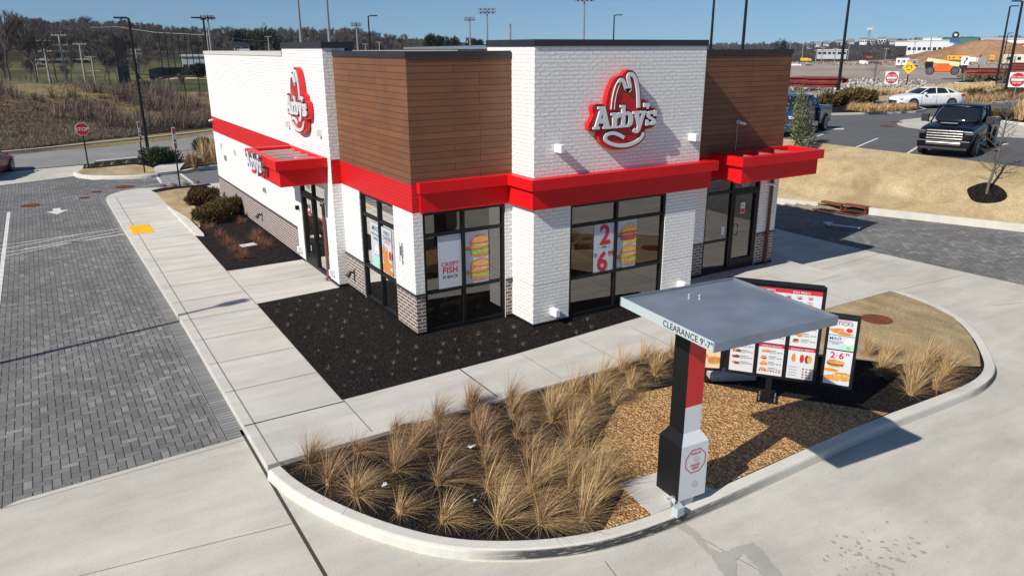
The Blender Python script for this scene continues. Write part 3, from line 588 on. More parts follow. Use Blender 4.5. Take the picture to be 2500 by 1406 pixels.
for (u0,u1,hs) in ((0,2.37,[W1]),(7.05,11.06,[DR])):
    face(Fa,u0,u1,0,Z1,'brick_base',DADO,hs); face(Fa,u0,u1,Z1,Z2,'brick_wall',WHITE,hs); face(Fa,u0,u1,Z2,3.23,'red_band',REDB); face(Fa,u0,u1,3.23,5.70,'wood_cladding',WOOD)
face(Sa,0,4.23,0,Z1,'brick_base',DADO,[W3],True); face(Sa,0,4.23,Z1,Z2,'brick_wall',WHITE,[W3],True); face(Sa,0,4.23,Z2,3.23,'red_band',REDB,(),True); face(Sa,0,4.23,3.23,5.70,'wood_cladding',WOOD,(),True)
face(Fb,2.37,7.05,0,5.90,'brick_wall',WHITE,[W2])
for F_, fl in ((SIDE(2.37),True),(SIDE(7.05),False)): face(F_,-.87,0 ,0,5.9,'brick_wall',WHITE,(),fl); face(F_,0,1.0,5.6,5.9,'brick_wall',WHITE,(),fl)
face(FRONT(1.0),2.37,7.05,5.2,5.9,'brick_wall',WHITE,(),True)
face(Fa,-.24,0,0,0,'brick_wall',WHITE) if False else None
F4 = FRONT(4.23)
face(F4,-.24,0,0,Z2,'brick_wall',WHITE); face(F4,-.24,0,Z2,3.26,'red_band',REDB); face(F4,-.24,0,3.26,5.88,'brick_wall',WHITE); face(F4,0,.3,5.6,5.88,'brick_wall',WHITE)
face(Sb,4.23,7.67,0,5.88,'brick_wall',WHITE,[DS],True)
face(Sb,7.67,18.73,0,Z1,'brick_base',DADO,(),True); face(Sb,7.67,18.73,Z1,2.72,'brick_wall',WHITE,(),True); face(Sb,7.67,18.73,2.72,3.30,'red_band',REDB,(),True); face(Sb,7.67,18.73,3.30,5.68,'brick_wall',WHITE,(),True)
face(SIDE(.5),4.23,7.67,5.2,5.88,'brick_wall',WHITE); face(FRONT(7.67),-.24,.5,5.6,5.88,'brick_wall',WHITE,(),True)
face(SIDE(11.06),0,18.73,0,Z1,'brick_base',DADO); face(SIDE(11.06),0,18.73,Z1,5.7,'brick_wall',WHITE)
face(FRONT(18.73),-.24,11.06,0,5.7,'brick_wall',WHITE,(),True)
for F_,h in ((Fa,W1),(Fb,W2),(Fa,DR)): reveal(F_,h)
for F_,h in ((Sa,W3),(Sb,DS)): reveal(F_,h)
for k, v in parts_.items(): v.build(k[0], BLD)
b = MB(); b.box(.02,11.0,.15,18.6,5.2,5.3, mat('pale roof membrane',(.5,.5,.5),.8)); b.box(2.5,6.9,-.75,.9,5.2,5.3,WHITEP); b.build('roof', BLD)
# parapet caps, each a proud metal strip
def cap(b, x0,x1,y0,y1,z0,z1,m,t=.22,o=.025):
    b.box(x0-o,x1+o,y0-o,y0+t,z0,z1,m); b.box(x0-o,x1+o,y1-t,y1+o,z0,z1,m); b.box(x0-o,x0+t,y0+t+.001,y1-t-.001,z0,z1,m); b.box(x1-t,x1+o,y0+t+.001,y1-t-.001,z0,z1,m)
class Each0:
    def __init__(s, name): s.name = name
    def box(s, *a): b_ = MB(); b_.box(*a); b_.build(s.name, BLD)
    def build(s, *a, **k): pass
b = Each0('parapet_cap'); b.box(-.025,2.34,-.025,.2,5.685,5.8,CAP); b.box(7.08,11.085,-.025,.2,5.685,5.8,CAP); b.box(-.025,.2,.2,4.2,5.685,5.8,CAP); b.box(10.86,11.085,.2,18.75,5.685,5.8,CAP); b.build('parapet_cap', BLD)
b = MB(); cap(b,2.37,7.05,-.87,1.0,5.885,6.015,CAP); b.build('parapet_cap', BLD)
b = MB(); cap(b,-.24,.5,4.23,7.67,5.865,6.005,CAP); b.build('parapet_cap', BLD)
b = MB(); b.box(-.262,-.06,7.70,18.75,5.665,5.785,PALECAP); b.box(-.06,10.85,18.55,18.75,5.665,5.785,PALECAP); b.build('parapet_cap', BLD)
# ledge trim over the base and the black foot strip
class Each:
    def __init__(s, name): s.name = name
    def box(s, *a): b_ = MB(); b_.box(*a); b_.build(s.name, BLD)
    def build(s, *a, **k): pass
b = Each('ledge_trim')
for u0,u1 in ((-.02,.213),(2.192,2.37),(7.05,8.298),(10.332,11.08)): b.box(u0,u1,-.03,.0,.885,.925,CAP)
for y0,y1 in ((.0,1.018),(3.042,4.23)): b.box(-.03,0,y0,y1,.885,.925,CAP)
b.box(-.27,-.24,7.67,18.74,.885,.925,CAP); b.build('ledge_trim', BLD)
b = Each('base_strip')
for u0,u1 in ((-.012,.213),(2.192,2.37),(7.05,8.298),(10.332,11.07)): b.box(u0,u1,-.012,0,0,.075,BLACK)
for y0,y1 in ((0,1.018),(3.042,4.23)): b.box(-.012,0,y0,y1,0,.075,BLACK)
b.box(2.358,3.318,-.882,-.87,0,.075,BLACK); b.box(6.082,7.062,-.882,-.87,0,.075,BLACK); b.box(2.358,2.37,-.87,-.012,0,.075,BLACK)
b.box(-.252,-.24,4.218,4.918,0,.075,BLACK); b.box(-.252,-.24,7.122,18.74,0,.06,BLACK); b.box(-.24,-.012,4.218,4.23,0,.075,BLACK); b = Each('wall_joint')
for a,c,y in ((2.37,3.32,-.872),(6.08,7.05,-.872)): b.box(a,c,y,y+.002,.955,.963,JOINT2)
b.box(-.242,-.24,4.23,4.92,.93,.938,JOINT2); b.box(2.368,2.37,-.87,0,.955,.963,JOINT2); b.build('wall_joint', BLD)
# windows --------------------------------------------------------
def window(F, u0,u1,z0,z1, vs, hs, name='window', door=None, glassm=GLASS, skip=None):
    """frame bars at the rim, vertical mullions vs, transoms hs"""
    f = MB(); w_ = .062
    def bar(a,b_,c,d,h0=-.13,h1=-.02): 
        P = [F(a,c,h0),F(b_,c,h0),F(b_,d,h0),F(a,d,h0),F(a,c,h1),F(b_,c,h1),F(b_,d,h1),F(a,d,h1)]
        f.add(P,[(0,1,2,3),(7,6,5,4),(0,4,5,1),(1,5,6,2),(2,6,7,3),(3,7,4,0)],BLACK)
    bar(u0,u0+w_,z0,z1); bar(u1-w_,u1,z0,z1); bar(u0+w_,u1-w_,z1-w_,z1,-.13,-.022); bar(u0+w_,u1-w_,z0,z0+.1,-.13,-.022)
    for v in vs: bar(v-.035,v+.035,z0+.1,z1-w_,-.13,-.024)
    for h in hs: bar(u0+w_,u1-w_,h-.032,h+.032,-.128,-.03)
    if door:
        d0,d1,dz,hs_ = door
        for a,b_ in ((d0,d0+.075),(d1-.075,d1)): bar(a,b_,z0+.11,dz,-.1,-.015)
        bar(d0+.075,d1-.075,dz-.08,dz,-.1,-.016); bar(d0+.075,d1-.075,z0+.11,z0+.30,-.1,-.016)
    w0 = f.build(name, BLD)
    p = MB(); p.add([F(u0+w_,z0+.1,-.075),F(u1-w_,z0+.1,-.075),F(u1-w_,z1-w_,-.075),F(u0+w_,z1-w_,-.075)],[(0,1,2,3)],glassm); p.build('pane', w0)
    if door:
        hm = MB(); hu = d0+.12 if hs_ < 0 else d1-.12
        hm.tube([F(hu,1.0,.0),F(hu,1.0,.06),F(hu,1.04,.075),F(hu,1.26,.075),F(hu,1.3,.06),F(hu,1.3,.0)],.013,BLACK if True else GALV); hm.build('handle', w0)
    return w0
window(Fa,*W1,[1.17],[.9,2.14]); window(Fb,*W2,[4.64],[.94,2.13]); window(Sa,*W3,[1.98],[.88,2.13])
window(Fa,*DR,[9.31],[2.2],'entrance_door',door=(9.35,10.27,2.16,-1))
b = MB(); b.box(8.36,9.27,.05,.12,.86,.92,BLACK); b.build('mid_rail', BLD)
window(Sb,*DS,[6.07],[2.05],'entrance_door',door=(6.11,7.06,2.01,-1))
b = MB(); b.box(-.17,-.10,4.98,6.03,.83,.89,BLACK); b.build('mid_rail', BLD)
# red awnings ------------------------------------------------------
def awning(x0,x1,y0,y1,name='awning',o=.10,left=True):
    """solid fascia wrap with a proud lip"""
    r = MB(); r.box(x0,x1,y0,y1,2.645,3.06,RED); r.box(x0-o,x1+o,y0-o,y1,3.062,3.29,RED); return r
a1 = MB(); a1.box(.16,2.25,-.05,-.002,2.645,3.06,RED); a1.box(.11,2.16,-.15,-.002,3.062,3.285,RED); a1.build('awning', BLD, bevel=.006)
a2 = MB(); a2.box(2.255,7.36,-1.0,-.872,2.645,3.06,RED); a2.box(2.255,2.368,-.871,-.002,2.645,3.06,RED); a2.box(7.052,7.36,-.871,-.002,2.645,3.06,RED)
a2.box(2.165,7.46,-1.12,-.872,3.062,3.29,RED); a2.box(2.165,2.368,-.871,-.002,3.062,3.29,RED); a2.box(7.052,7.46,-.871,-.002,3.062,3.29,RED); a2.build('awning', BLD, bevel=.006)
for x_ in (3.9,5.7):
    b = MB(); b.box(x_,x_+.006,-1.0015,-1.0,2.65,3.055,mat('seam red',(.2,.004,.006),.6)); b.box(x_,x_+.006,-1.1215,-1.12,3.07,3.28,b.mats[0]); b.build('seam', BLD)
def boxawning(X0,X1,Y0,Y1,front,o=.1):                 # open frame box, outer sides fascia
    r = MB(); t = .05
    if front == 'y':
        r.box(X0,X1,Y0,Y0+t,2.645,3.06,RED); r.box(X0,X0+t,Y0+t,Y1,2.645,3.06,RED); r.box(X1-t,X1,Y0+t,Y1,2.645,3.06,RED); r.box(X0+t,X1-t,Y0+t,Y1,2.645,2.70,RED)
        r.box(X0-o,X1+o,Y0-o,Y0+.09,3.062,3.29,RED); r.box(X0-o,X0+.09,Y0+.091,Y1,3.062,3.29,RED); r.box(X1-.09,X1+o,Y0+.091,Y1,3.062,3.29,RED); r.box(X0+.09,X1-.09,Y1-.12,Y1,3.062,3.288,RED)
    else:
        r.box(X0,X0+t,Y0,Y1,2.645,3.06,RED); r.box(X0+t,X1,Y0,Y0+t,2.645,3.06,RED); r.box(X0+t,X1,Y1-t,Y1,2.645,3.06,RED); r.box(X0+t,X1,Y0+t,Y1-t,2.645,2.70,WHITEP)
        r.box(X0-o,X0+.09,Y0-o,Y1+o,3.062,3.29,RED); r.box(X0+.091,X1,Y0-o,Y0+.09,3.062,3.29,RED); r.box(X0+.091,X1,Y1-.09,Y1+o,3.062,3.29,RED); r.box(X1-.1,X1,Y0+.09,Y1-.09,3.062,3.288,RED)
    return r
pinkb = mat('faded red beam', (.36,.12,.11), .5)
a3 = boxawning(8.36,11.22,-1.04,-.002,'y').build('awning', BLD, bevel=.006)
for x in (9.0,9.75,10.5):
    b = MB(); b.box(x,x+.07,-.94,-.12,3.16,3.24,pinkb); b.build('beam', a3)
a4 = boxawning(-1.42,-.242,4.55,7.42,'x').build('awning', BLD, bevel=.006)
for y in (5.1,5.7,6.3,6.9):
    b = MB(); b.box(-1.33,-.34,y,y+.05,3.19,3.25,PALECAP); b.build('beam', a4)
# fittings that belong to the building
b = MB(); b.tube([(-.29,4.95,2.2),(-.29,4.95,.12),(-.36,4.95,.03)],.045,BROWNP,8); b.build('downspout', BLD)
b = MB(); b.tube([(10.72,-.06,2.6),(10.72,-.06,.1),(10.72,-.14,.04)],.045,BROWNP,8); b.build('downspout', BLD)
for y in (17.43,15.07):
    b = MB(); b.box(-.262,-.24,y-.12,y+.12,2.14,2.36,PALECAP)
    for k in range(4): b.box(-.28,-.262,y-.11,y+.11,2.16+k*.05,2.185+k*.05,PALECAP)
    b.build('wall_vent', BLD)
b = MB(); b.box(-.27,-.24,16.7,17.0,1.75,1.95,GALV); b.box(-.30,-.24,11.0,11.2,1.42,1.55,GALV); b.build('wall_panel', BLD)
b = MB(); b.tube([(-.24,9.05,.62),(-.33,9.05,.62),(-.33,9.05,.5)],.012,GALV); b.build('hose_bib', BLD)
# interior
fl = MB(); fl.box(.17,10.9,.17,9,-.02,.03,mat('dark tile floor',(.05,.045,.042),.35)); fl.box(2.5,6.9,-.69,.169,-.02,.03,mat('dark tile entry',(.05,.045,.042),.35)); fl.box(.2,10.9,6.8,6.9,.03,5.1,mat('inner grey wall',(.22,.21,.2),.8)); fl.box(.03,10.9,.03,6.8,2.75,2.8,mat('inner ceiling',(.35,.34,.33),.9)); fl.build('dining_room', BLD)
# ---------------------------------------------------------------- logo signs
def logo(name, F, m_, sc, label, depth=.15):
    e = empty(name, (0,0,0), 0, label, 'sign', 'round hat logo signs on the walls')
    G2 = lambda u, v, h: F(u*sc, v*sc, h)
    b = MB(); b.prism(smooth_line(LOGO_BACK+[LOGO_BACK[0]],2)[:-1], .02, depth, REDD, F=G2, side=mat('sign red side',(.75,.008,.012),.4)); bk = b.build('backing', e)
    sw = .084
    def st(P, nm, w_):
        _, L, R_ = ribbon(P, w_)
        o = MB(); o.prism([tuple(p) for p in L]+[tuple(p) for p in R_[::-1]], depth+.001, depth+.035, SIGNW, F=G2, side=SIGNW); 
        _, L, R_ = ribbon(P, w_+.045); s = MB(); s.prism([tuple(p) for p in L]+[tuple(p) for p in R_[::-1]], None, depth+.004, BLACK, F=G2)
        s.build('outline_border', e); return o.build(nm, e, bevel=.006)  # black sheet under the white stroke, wider on both sides
    st(LOGO_HAT,'hat_outline',sw); st(LOGO_BRIM,'brim_outline',sw*.92)
    for k,(o_,h_) in LOGO_LET.items():
        c = Vector((sum(p[0] for p in o_)/len(o_), sum(p[1] for p in o_)/len(o_)))
        s = MB(); 
        off = []
        n = len(o_); ar = sum(o_[i][0]*o_[(i+1)%n][1]-o_[(i+1)%n][0]*o_[i][1] for i in range(n)); sg = 1 if ar > 0 else -1
        for i in range(n):
            a = Vector(o_[i-1]); p = Vector(o_[i]); q = Vector(o_[(i+1)%n]); t1=(p-a).normalized(); t2=(q-p).normalized(); nn = (Vector((t1.y,-t1.x))+Vector((t2.y,-t2.x)))*sg
            nn = nn/max(.7,nn.length); off.append(tuple(p+nn*.03))
        s.prism(off, None, depth+.0065+.0007*ord(k)%.003, BLACK, F=G2); s.build('letter_border', e)  # flat black sheet reaching past the letter evenly all round
        l = MB(); l.prism(o_, depth+.01, depth+.05, SIGNW, F=G2, hole=h_); l.build('letter', e, bevel=.005)
    return e
logo('logo_sign', lambda u,v,h: (LOGO_C[0]+.03+u, -.87-h, LOGO_C[1]-.03+v), None, 1.0, 'large red and white hat shaped logo sign on the white brick tower facing front')
logo('logo_sign', lambda u,v,h: (-.24-h, 6.16-u, 4.57+v), None, 1.0, 'red and white hat shaped logo sign on the sunlit left side wall')
e = empty('awning_lettering', (0,0,0), 0, 'white raised name lettering on the red fascia of the left awning', 'sign')
cx_ = sum(p[0] for k in LOGO_LET for p in LOGO_LET[k][0])/sum(len(LOGO_LET[k][0]) for k in LOGO_LET)
for k,(o_,h_) in LOGO_LET.items():
    b = MB(); b.prism(o_, .0, .09, SIGNW, F=lambda u,v,h: (-1.525-h, 6.28-u*.88, 3.19+v*.9), hole=h_, side=mat('letter side grey',(.2,.2,.21),.5)); b.build('letter', e)
# ---------------------------------------------------------------- text helper
def text(name, s, size, o, ux, uz, m, parent=None, bold=0.0, ext=.002, align='CENTER', sx=1.0, **k):
    c = bpy.data.curves.new('t','FONT'); c.body = s; c.size = size; c.align_x = align; c.extrude = ext; c.offset = min(bold, size*(.03 if s.strip() in ('2','6','99','9','FISH') else (.005 if set(s) & set('MWNK') and s not in ('IS BACK','SHAKE') else .019))); c.resolution_u = 3; c.space_line = .85; c.space_character = 1.0+min(.2,bold/size*2.2)
    t = bpy.data.objects.new('t', c); COL.objects.link(t); bpy.context.view_layer.update()
    me = bpy.data.meshes.new_from_object(t); bpy.data.objects.remove(t); me.materials.clear(); me.materials.append(m)
    ux = Vector(ux).normalized(); uz = Vector(uz).normalized(); n = ux.cross(uz); M = Matrix(((ux.x*sx,uz.x,n.x,o[0]),(ux.y*sx,uz.y,n.y,o[1]),(ux.z*sx,uz.z,n.z,o[2]),(0,0,0,1)))
    me.transform(M); me.name = name; ob = bpy.data.objects.new(name, me); COL.objects.link(ob)
    if parent: ob.parent = parent
    return tag(ob, **k)
INKR = mat('crimson ink',(.52,.015,.04),.5); INKB = mat('black ink',(.02,.02,.022),.5); PAPER = mat('poster paper',(.52,.57,.63),.5); PAPER2 = mat('white menu paper',(.58,.60,.62),.35)
BUN = mat('bun brown',(.62,.27,.07),.6,var=.35,scale=22); FRY = mat('fried crust',(.58,.22,.045),.7,var=.4,scale=40); LET = mat('lettuce',(.35,.52,.12),.6,var=.5,scale=30); MEAT = mat('sliced meat',(.33,.07,.05),.6,var=.5,scale=30); MINT = mat('mint green',(.32,.68,.56),.5); CHO = mat('choc',(.12,.06,.03),.6); YCH = mat('yellow bun',(.72,.45,.08),.6,var=.3,scale=20); SAUCE = mat('red sauce',(.5,.03,.02),.4); CREAM = mat('cream print',(.7,.68,.64),.6)
def blob(b, F, c, rx, rz, h, m, seed=0, n=26, rag=.08, top=1.0, bot=1.0):
    r = random.Random(seed); P = []
    for i in range(n):
        a = 2*math.pi*i/n; k = 1+rag*r.uniform(-1,1); z = math.sin(a)*rz*k*(top if math.sin(a) > 0 else bot); P.append((c[0]+math.cos(a)*rx*k, c[1]+z))
    b.prism(P, None, h, m, F=F)
def clipx(F, lo, hi): return lambda u,v,h: F(min(max(u,lo),hi),v,h)
def burger(b, F, u0, u1, z0, z1, kind, h=.004):
    w_ = u1-u0; H = z1-z0; cx = u0+w_*.66; F = clipx(F, u0, u1)
    for k in range(2):
        zz = z0+H*(.50 if k == 0 else .02); beef = kind == 'beef' and k == 0; top = YCH if beef else BUN; q = h+k*.004
        blob(b,F,(cx,zz+H*.30),w_*.46,H*.17,q,top,k+7,rag=.03,bot=.3)
        blob(b,F,(cx,zz+H*.345),w_*.33,H*.09,q+.0005,mat('bun shine',(.75,.42,.16),.5,var=.2,scale=30),k+17,rag=.05,bot=.3)
        blob(b,F,(cx,zz+H*.085),w_*.43,H*.07,q+.0006,top,k+1,rag=.04)
        blob(b,F,(cx+w_*.02,zz+H*.135),w_*.48,H*.045,q+.001,MEAT if beef else LET,k+3,rag=.3,n=44)
        blob(b,F,(cx-w_*.1,zz+H*.21),w_*(.60 if not beef else .52),H*.052,q+.0015,MEAT if beef else FRY,k+5,rag=.14,n=34)
        blob(b,F,(cx-w_*.06,zz+H*.225),w_*.42,H*.02,q+.002,mat('crust highlight',(.78,.40,.12),.6,var=.3,scale=40) if not beef else mat('pink meat',(.55,.2,.15),.6,var=.4,scale=40),k+25,rag=.35,n=34)
        if beef: blob(b,F,(cx-w_*.02,zz+H*.265),w_*.5,H*.035,q+.0025,MEAT,9,rag=.3,n=40)
        else: blob(b,F,(cx+w_*.04,zz+H*.262),w_*.4,H*.012,q+.0025,CREAM,19,rag=.5,n=40)
def poster(F, ux, u0,u1,z0,z1, label, fill, hh=-.068):
    F2 = lambda u,v,h: F(u,v,hh+h)
    e = empty('window_poster',(0,0,0),0,label,'poster')
    b = MB(); b.prism([(u0,z0),(u1,z0),(u1,z1),(u0,z1)],None,0.0,PAPER,F=F2); b.build('sheet',e); fill(e,F2); return e
UX = (1,0,0); UZ = (0,0,1)
def p_crispy(e,F):
    c = (.57+1.13)/2
    for s,z,sz,m,bo in (('CRISPY',1.42,.128,INKR,.0035),('FISH',1.265,.185,INKR,.006),('IS BACK',1.15,.098,INKB,.0025)): text('lettering',s,sz,F(c,z,.0012),UX,UZ,m,e,bo,.0005)
poster(Fa,UX,.57,1.125,.935,2.1,'window poster reading CRISPY FISH IS BACK in red and black',p_crispy)
def p_burg(e,F): b = MB(); burger(b,F,1.215,1.80,.95,2.05,'fish'); b.build('food_picture',e)
poster(Fa,UX,1.215,1.80,.935,2.1,'window poster of a tall double fish sandwich beside the CRISPY FISH poster',p_burg)
def p_2for(e,F):
    c = 4.32
    text('lettering','2',.62,F(c+.02,1.62,.004),UX,UZ,INKR,e,.02,.0005); text('lettering','6',.62,F(c-.04,1.0,.004),UX,UZ,INKR,e,.02,.0005)
    text('lettering','— FOR —',.07,F(c,1.52,.004),UX,UZ,INKB,e,.001,.0005); text('lettering','99',.16,F(c+.2,1.32,.004),UX,UZ,INKR,e,.004,.0005)
    b = MB(); blob(b,F,(c-.235,1.38),.035,.05,.005,INKB,1,rag=0); b.build('price_dot',e); text('lettering','$',.08,F(c-.235,1.35,.007),UX,UZ,PAPER,e,.001,.0005)
poster(Fb,UX,4.03,4.60,.97,2.1,'window poster with a large red 2 FOR $6 99 price',p_2for)
def p_burg2(e,F): b = MB(); burger(b,F,4.68,5.27,.99,2.05,'beef'); b.build('food_picture',e)
poster(Fb,UX,4.68,5.27,.97,2.1,'window poster of stacked roast beef and fish sandwiches under the yellow bun',p_burg2)
SX = (0,-1,0)
def p_mint(e,F):
    for s,z,sz in (('MINT',1.83,.17),('CHOCOLATE',1.72,.09),('SHAKE',1.62,.09)): text('lettering',s,sz,F(2.30,z,.0012),SX,UZ,INKB,e,.002,.0005)
    b = MB(); Fc = clipx(F,2.05,2.62)
    b.prism([(2.06,.98),(2.5,.98),(2.55,1.2),(2.06,1.28)],None,.003,MINT,F=F); blob(b,Fc,(2.25,1.38),.16,.12,.005,CREAM,4,rag=.2); blob(b,Fc,(2.12,1.02),.07,.05,.006,LET,5,rag=.3)
    for q in range(8): blob(b,Fc,(2.12+.04*q,1.3+.05*math.sin(q*2.)),.012,.02,.007,INKB,q)
    b.build('food_picture',e)
poster(Sa,SX,2.04,2.60,.95,2.02,'side window poster reading MINT CHOCOLATE SHAKE with a green drink',p_mint)
def p_chz(e,F):
    for s,z,sz,m in (('FRIED',1.86,.13,INKB),('CHEESE',1.74,.13,INKB),('OBVIOUSLY',1.67,.06,INKR)): text('lettering',s,sz,F(1.63,z,.0012),SX,UZ,m,e,.003,.0005)
    b = MB(); Fc = clipx(F,1.37,1.92)
    for q,(u,z,ru,rz) in enumerate(((1.82,1.4,.09,.22),(1.66,1.35,.07,.24),(1.72,1.12,.2,.08),(1.6,1.2,.22,.07),(1.55,1.02,.19,.07),(1.8,1.03,.14,.06))): blob(b,Fc,(u,z),ru,rz,.003+q*.0006,FRY,q,rag=.08)
    blob(b,Fc,(1.46,1.42),.10,.13,.009,CREAM,3,rag=.02); blob(b,Fc,(1.46,1.42),.085,.115,.0096,SAUCE,3,rag=.03); b.build('food_picture',e)
poster(Sa,SX,1.37,1.93,.95,2.02,'side window poster reading FRIED CHEESE with breaded sticks and red dip',p_chz)
for F_, u, z, ux, lab in ((Fa,9.77,1.55,UX,'small white and red notice on the front entrance door'),(Sb,6.6,1.45,SX,'small white and red notice on the left side entrance door')):
    e = empty('door_notice',(0,0,0),0,lab,'notice'); b = MB(); b.prism([(u-.09,z),(u+.09,z),(u+.09,z+.3),(u-.09,z+.3)],None,-.066,PAPER2,F=F_); b.build('sheet',e)
    b = MB(); b.prism([(u-.08,z+.02),(u+.08,z+.02),(u+.08,z+.13),(u-.08,z+.13)],None,-.064,INKR,F=F_); b.prism([(u-.06,z+.17),(u,z+.25),(u+.06,z+.17),(u,z+.2)],None,-.064,INKR,F=F_); b.build('print',e)
e = empty('door_notice',(0,0,0),0,'small pale paper notice low on the glass left of the front entrance door','notice'); b = MB(); b.prism([(9.0,1.02),(9.13,1.02),(9.13,1.26),(9.0,1.26)],None,-.066,PAPER2,F=Fa); b.build('sheet',e)
tag(text('house_number','4210',.17,Fa(9.78,2.28,-.066),UX,UZ,SIGNW,None,.001,.001,sx=.75),'white street number 4210 on the glass above the front entrance door','number')
tag(text('house_number','4210',.17,Sb(6.55,2.2,-.066),SX,UZ,SIGNW,None,.001,.001,sx=.75),'white street number 4210 on the glass above the left side entrance door','number')
# ---------------------------------------------------------------- wall fittings
def wlight(x, y, z, d, lab, s=1.0, ax='y'):
    e = empty('wall_light',(x,y,z),0,lab,'wall light','white box lights on the tower walls')
    if ax == 'x': e.rotation_euler.z = -math.pi/2
    b = MB(); b.box(-.055,.055,-.24*s,-.0,-.08,.09,WHITEP); b.build('housing',e,bevel=.01); b = MB(); b.box(-.045,.045,-.247*s,-.241*s,-.07,.08,SIGNW); b.build('lens',e)
wlight(2.92,-.872,3.87,0,'white box light below and left of the front logo sign'); wlight(6.70,-.872,3.87,0,'white box light below and right of the front logo sign')
wlight(2.86,-.872,.30,0,'white box light low on the tower between its left corner and the window'); wlight(6.65,-.872,.30,0,'white box light low on the tower behind the grey order canopy')
wlight(-.242,7.55,3.87,0,'white box light left of the side logo sign, farther from the tower corner',.5,'x'); wlight(-.242,4.8,3.87,0,'white box light right of the side logo sign near the tower corner',.5,'x')
wlight(-.242,7.45,.30,0,'white box light near the ground left of the side door',.5,'x'); wlight(-.242,4.62,.30,0,'white box light near the ground right of the side door',.5,'x')
e = empty('wall_sconce',(0,.6,1.75),0,'slim white tube sconce between the side window and the building corner','wall light'); b = MB(); b.tube([(-.09,0,-.22),(-.09,0,.22)],.035,WHITEP,12); b.build('tube',e); b = MB(); b.box(-.05,0,-.04,.04,-.1,.1,GALV); b.build('bracket',e)
def spot(x,y,z,lab,ax,m=mat('dark bronze',(.05,.03,.022),.5)):
    e = empty('spotlight',(x,y,z),0,lab,'wall light'); 
    if ax=='x': e.rotation_euler.z = -math.pi/2
    b = MB(); b.tube([(0,0,0),(0,-.1,0)],.02,m); b.box(-.05,.05,-.012,0,-.1,.06,m); b.build('bracket',e); b = MB(); b.tube([(0,-.1,.05),(0,-.15,-.04),(0,-.2,-.09)],[.045,.055,.075],m,12); b.build('shade',e)
spot(0,3.72,.5,'dark bronze spotlight on the brick base beside the side window','x'); spot(-.242,11.9,.52,'dark bronze spotlight on the long brick base above the junipers','x')
def camr(x,y,z,lab,ax,s=1.0):
    e = empty('security_camera',(x,y,z),0,lab,'security camera')
    if ax=='x': e.rotation_euler.z = -math.pi/2
    b = MB(); b.tube([(0,0,0),(0,-.05,0)],.05*s,WHITEP,12); b.tube([(0,-.05,0),(.02,-.1,-.01)],.02*s,WHITEP); b.build('mount',e); b = MB(); b.tube([(-.05,-.1,.0),(.14,-.16,-.05)],.036*s,WHITEP,12); b.tube([(.14,-.16,-.05),(.15,-.163,-.052)],.03*s,BLACK,12); b.build('body',e); return e
e = camr(9.2,0,4.02,'white security camera on the brown planks above the right awning','y'); b = MB(); b.tube([(0,-.01,-.04),(0.01,-.012,-.4),(0,-.01,-.8)],.007,WHITEP,5); b.build('cable',e)
camr(-.242,4.88,2.12,'white security camera at the top of the side door frame','x'); camr(-.242,18.55,3.15,'white security camera at the far end of the side red band','x'); camr(10.62,0,2.3,'grey camera on the white brick right of the front door','y',.8)
e = empty('wall_sensor',(-.242,7.35,1.55),0,'small black box beside the left side entrance door','sensor'); b = MB(); b.box(-.1,0,-.05,.05,-.06,.06,BLACK); b.build('housing',e,bevel=.01); b = MB(); b.box(-.106,-.1,-.03,.03,-.03,.03,CAP); b.build('lens',e)
# ---------------------------------------------------------------- dining furniture seen through the glass
RS = mat('red seat vinyl',(.35,.02,.02),.4); TBL = mat('dark wood table',(.10,.05,.03),.35)
def table(x,y,lab):
    e = empty('dining_table',(x,y,.03),0,lab,'table'); b = MB(); b.box(-.35,.35,-.35,.35,.70,.74,TBL); b.build('tabletop',e); b = MB(); b.tube([(0,0,.02),(0,0,.7)],.04,GALV); b.build('pedestal',e); b = MB(); b.box(-.25,.25,-.03,.03,0,.03,BLACK); b.box(-.03,.03,-.25,.25,0.001,.031,BLACK); b.build('foot',e)
def chair(x,y,rz,lab,g='red seat metal dining chairs'):
    e = empty('dining_chair',(x,y,.03),rz,lab,'chair',g); b = MB(); b.box(-.2,.2,-.2,.2,.42,.46,RS); b.build('seat',e,bevel=.01)
    for sx in (-1,1):
        for sy in (-1,1): b = MB(); b.tube([(sx*.19,sy*.2,0),(sx*.18,sy*.18,.42)],.014,GALV,6); b.build('leg',e)
    b = MB()
    for sx in (-1,1): b.tube([(sx*.18,.19,.42),(sx*.17,.25,.9)],.013,GALV,6)
    for z in (.6,.74,.88): b.tube([(-.17,.21+(z-.42)*.12,z),(.17,.21+(z-.42)*.12,z)],.018,GALV,6)
    b.build('backrest',e)
table(.9,.75,'dark table behind the corner window under the CRISPY FISH poster'); table(1.0,2.3,'dark table behind the left side window'); table(4.0,.4,'dark table behind the left half of the tower window'); table(5.6,.5,'dark table behind the right half of the tower window')
chair(1.75,.8,-1.57,'dining chair behind the right half of the corner window'); chair(.45,1.5,3.14,'dining chair behind the side window nearest the corner'); chair(1.9,2.3,-1.57,'dining chair deep behind the side window'); chair(3.6,-.25,3.14,'dining chair behind the lower left pane of the tower window'); chair(4.85,.1,-1.57,'dining chair behind the mullion of the tower window'); chair(5.9,-.3,3.14,'dining chair behind the lower right pane of the tower window')
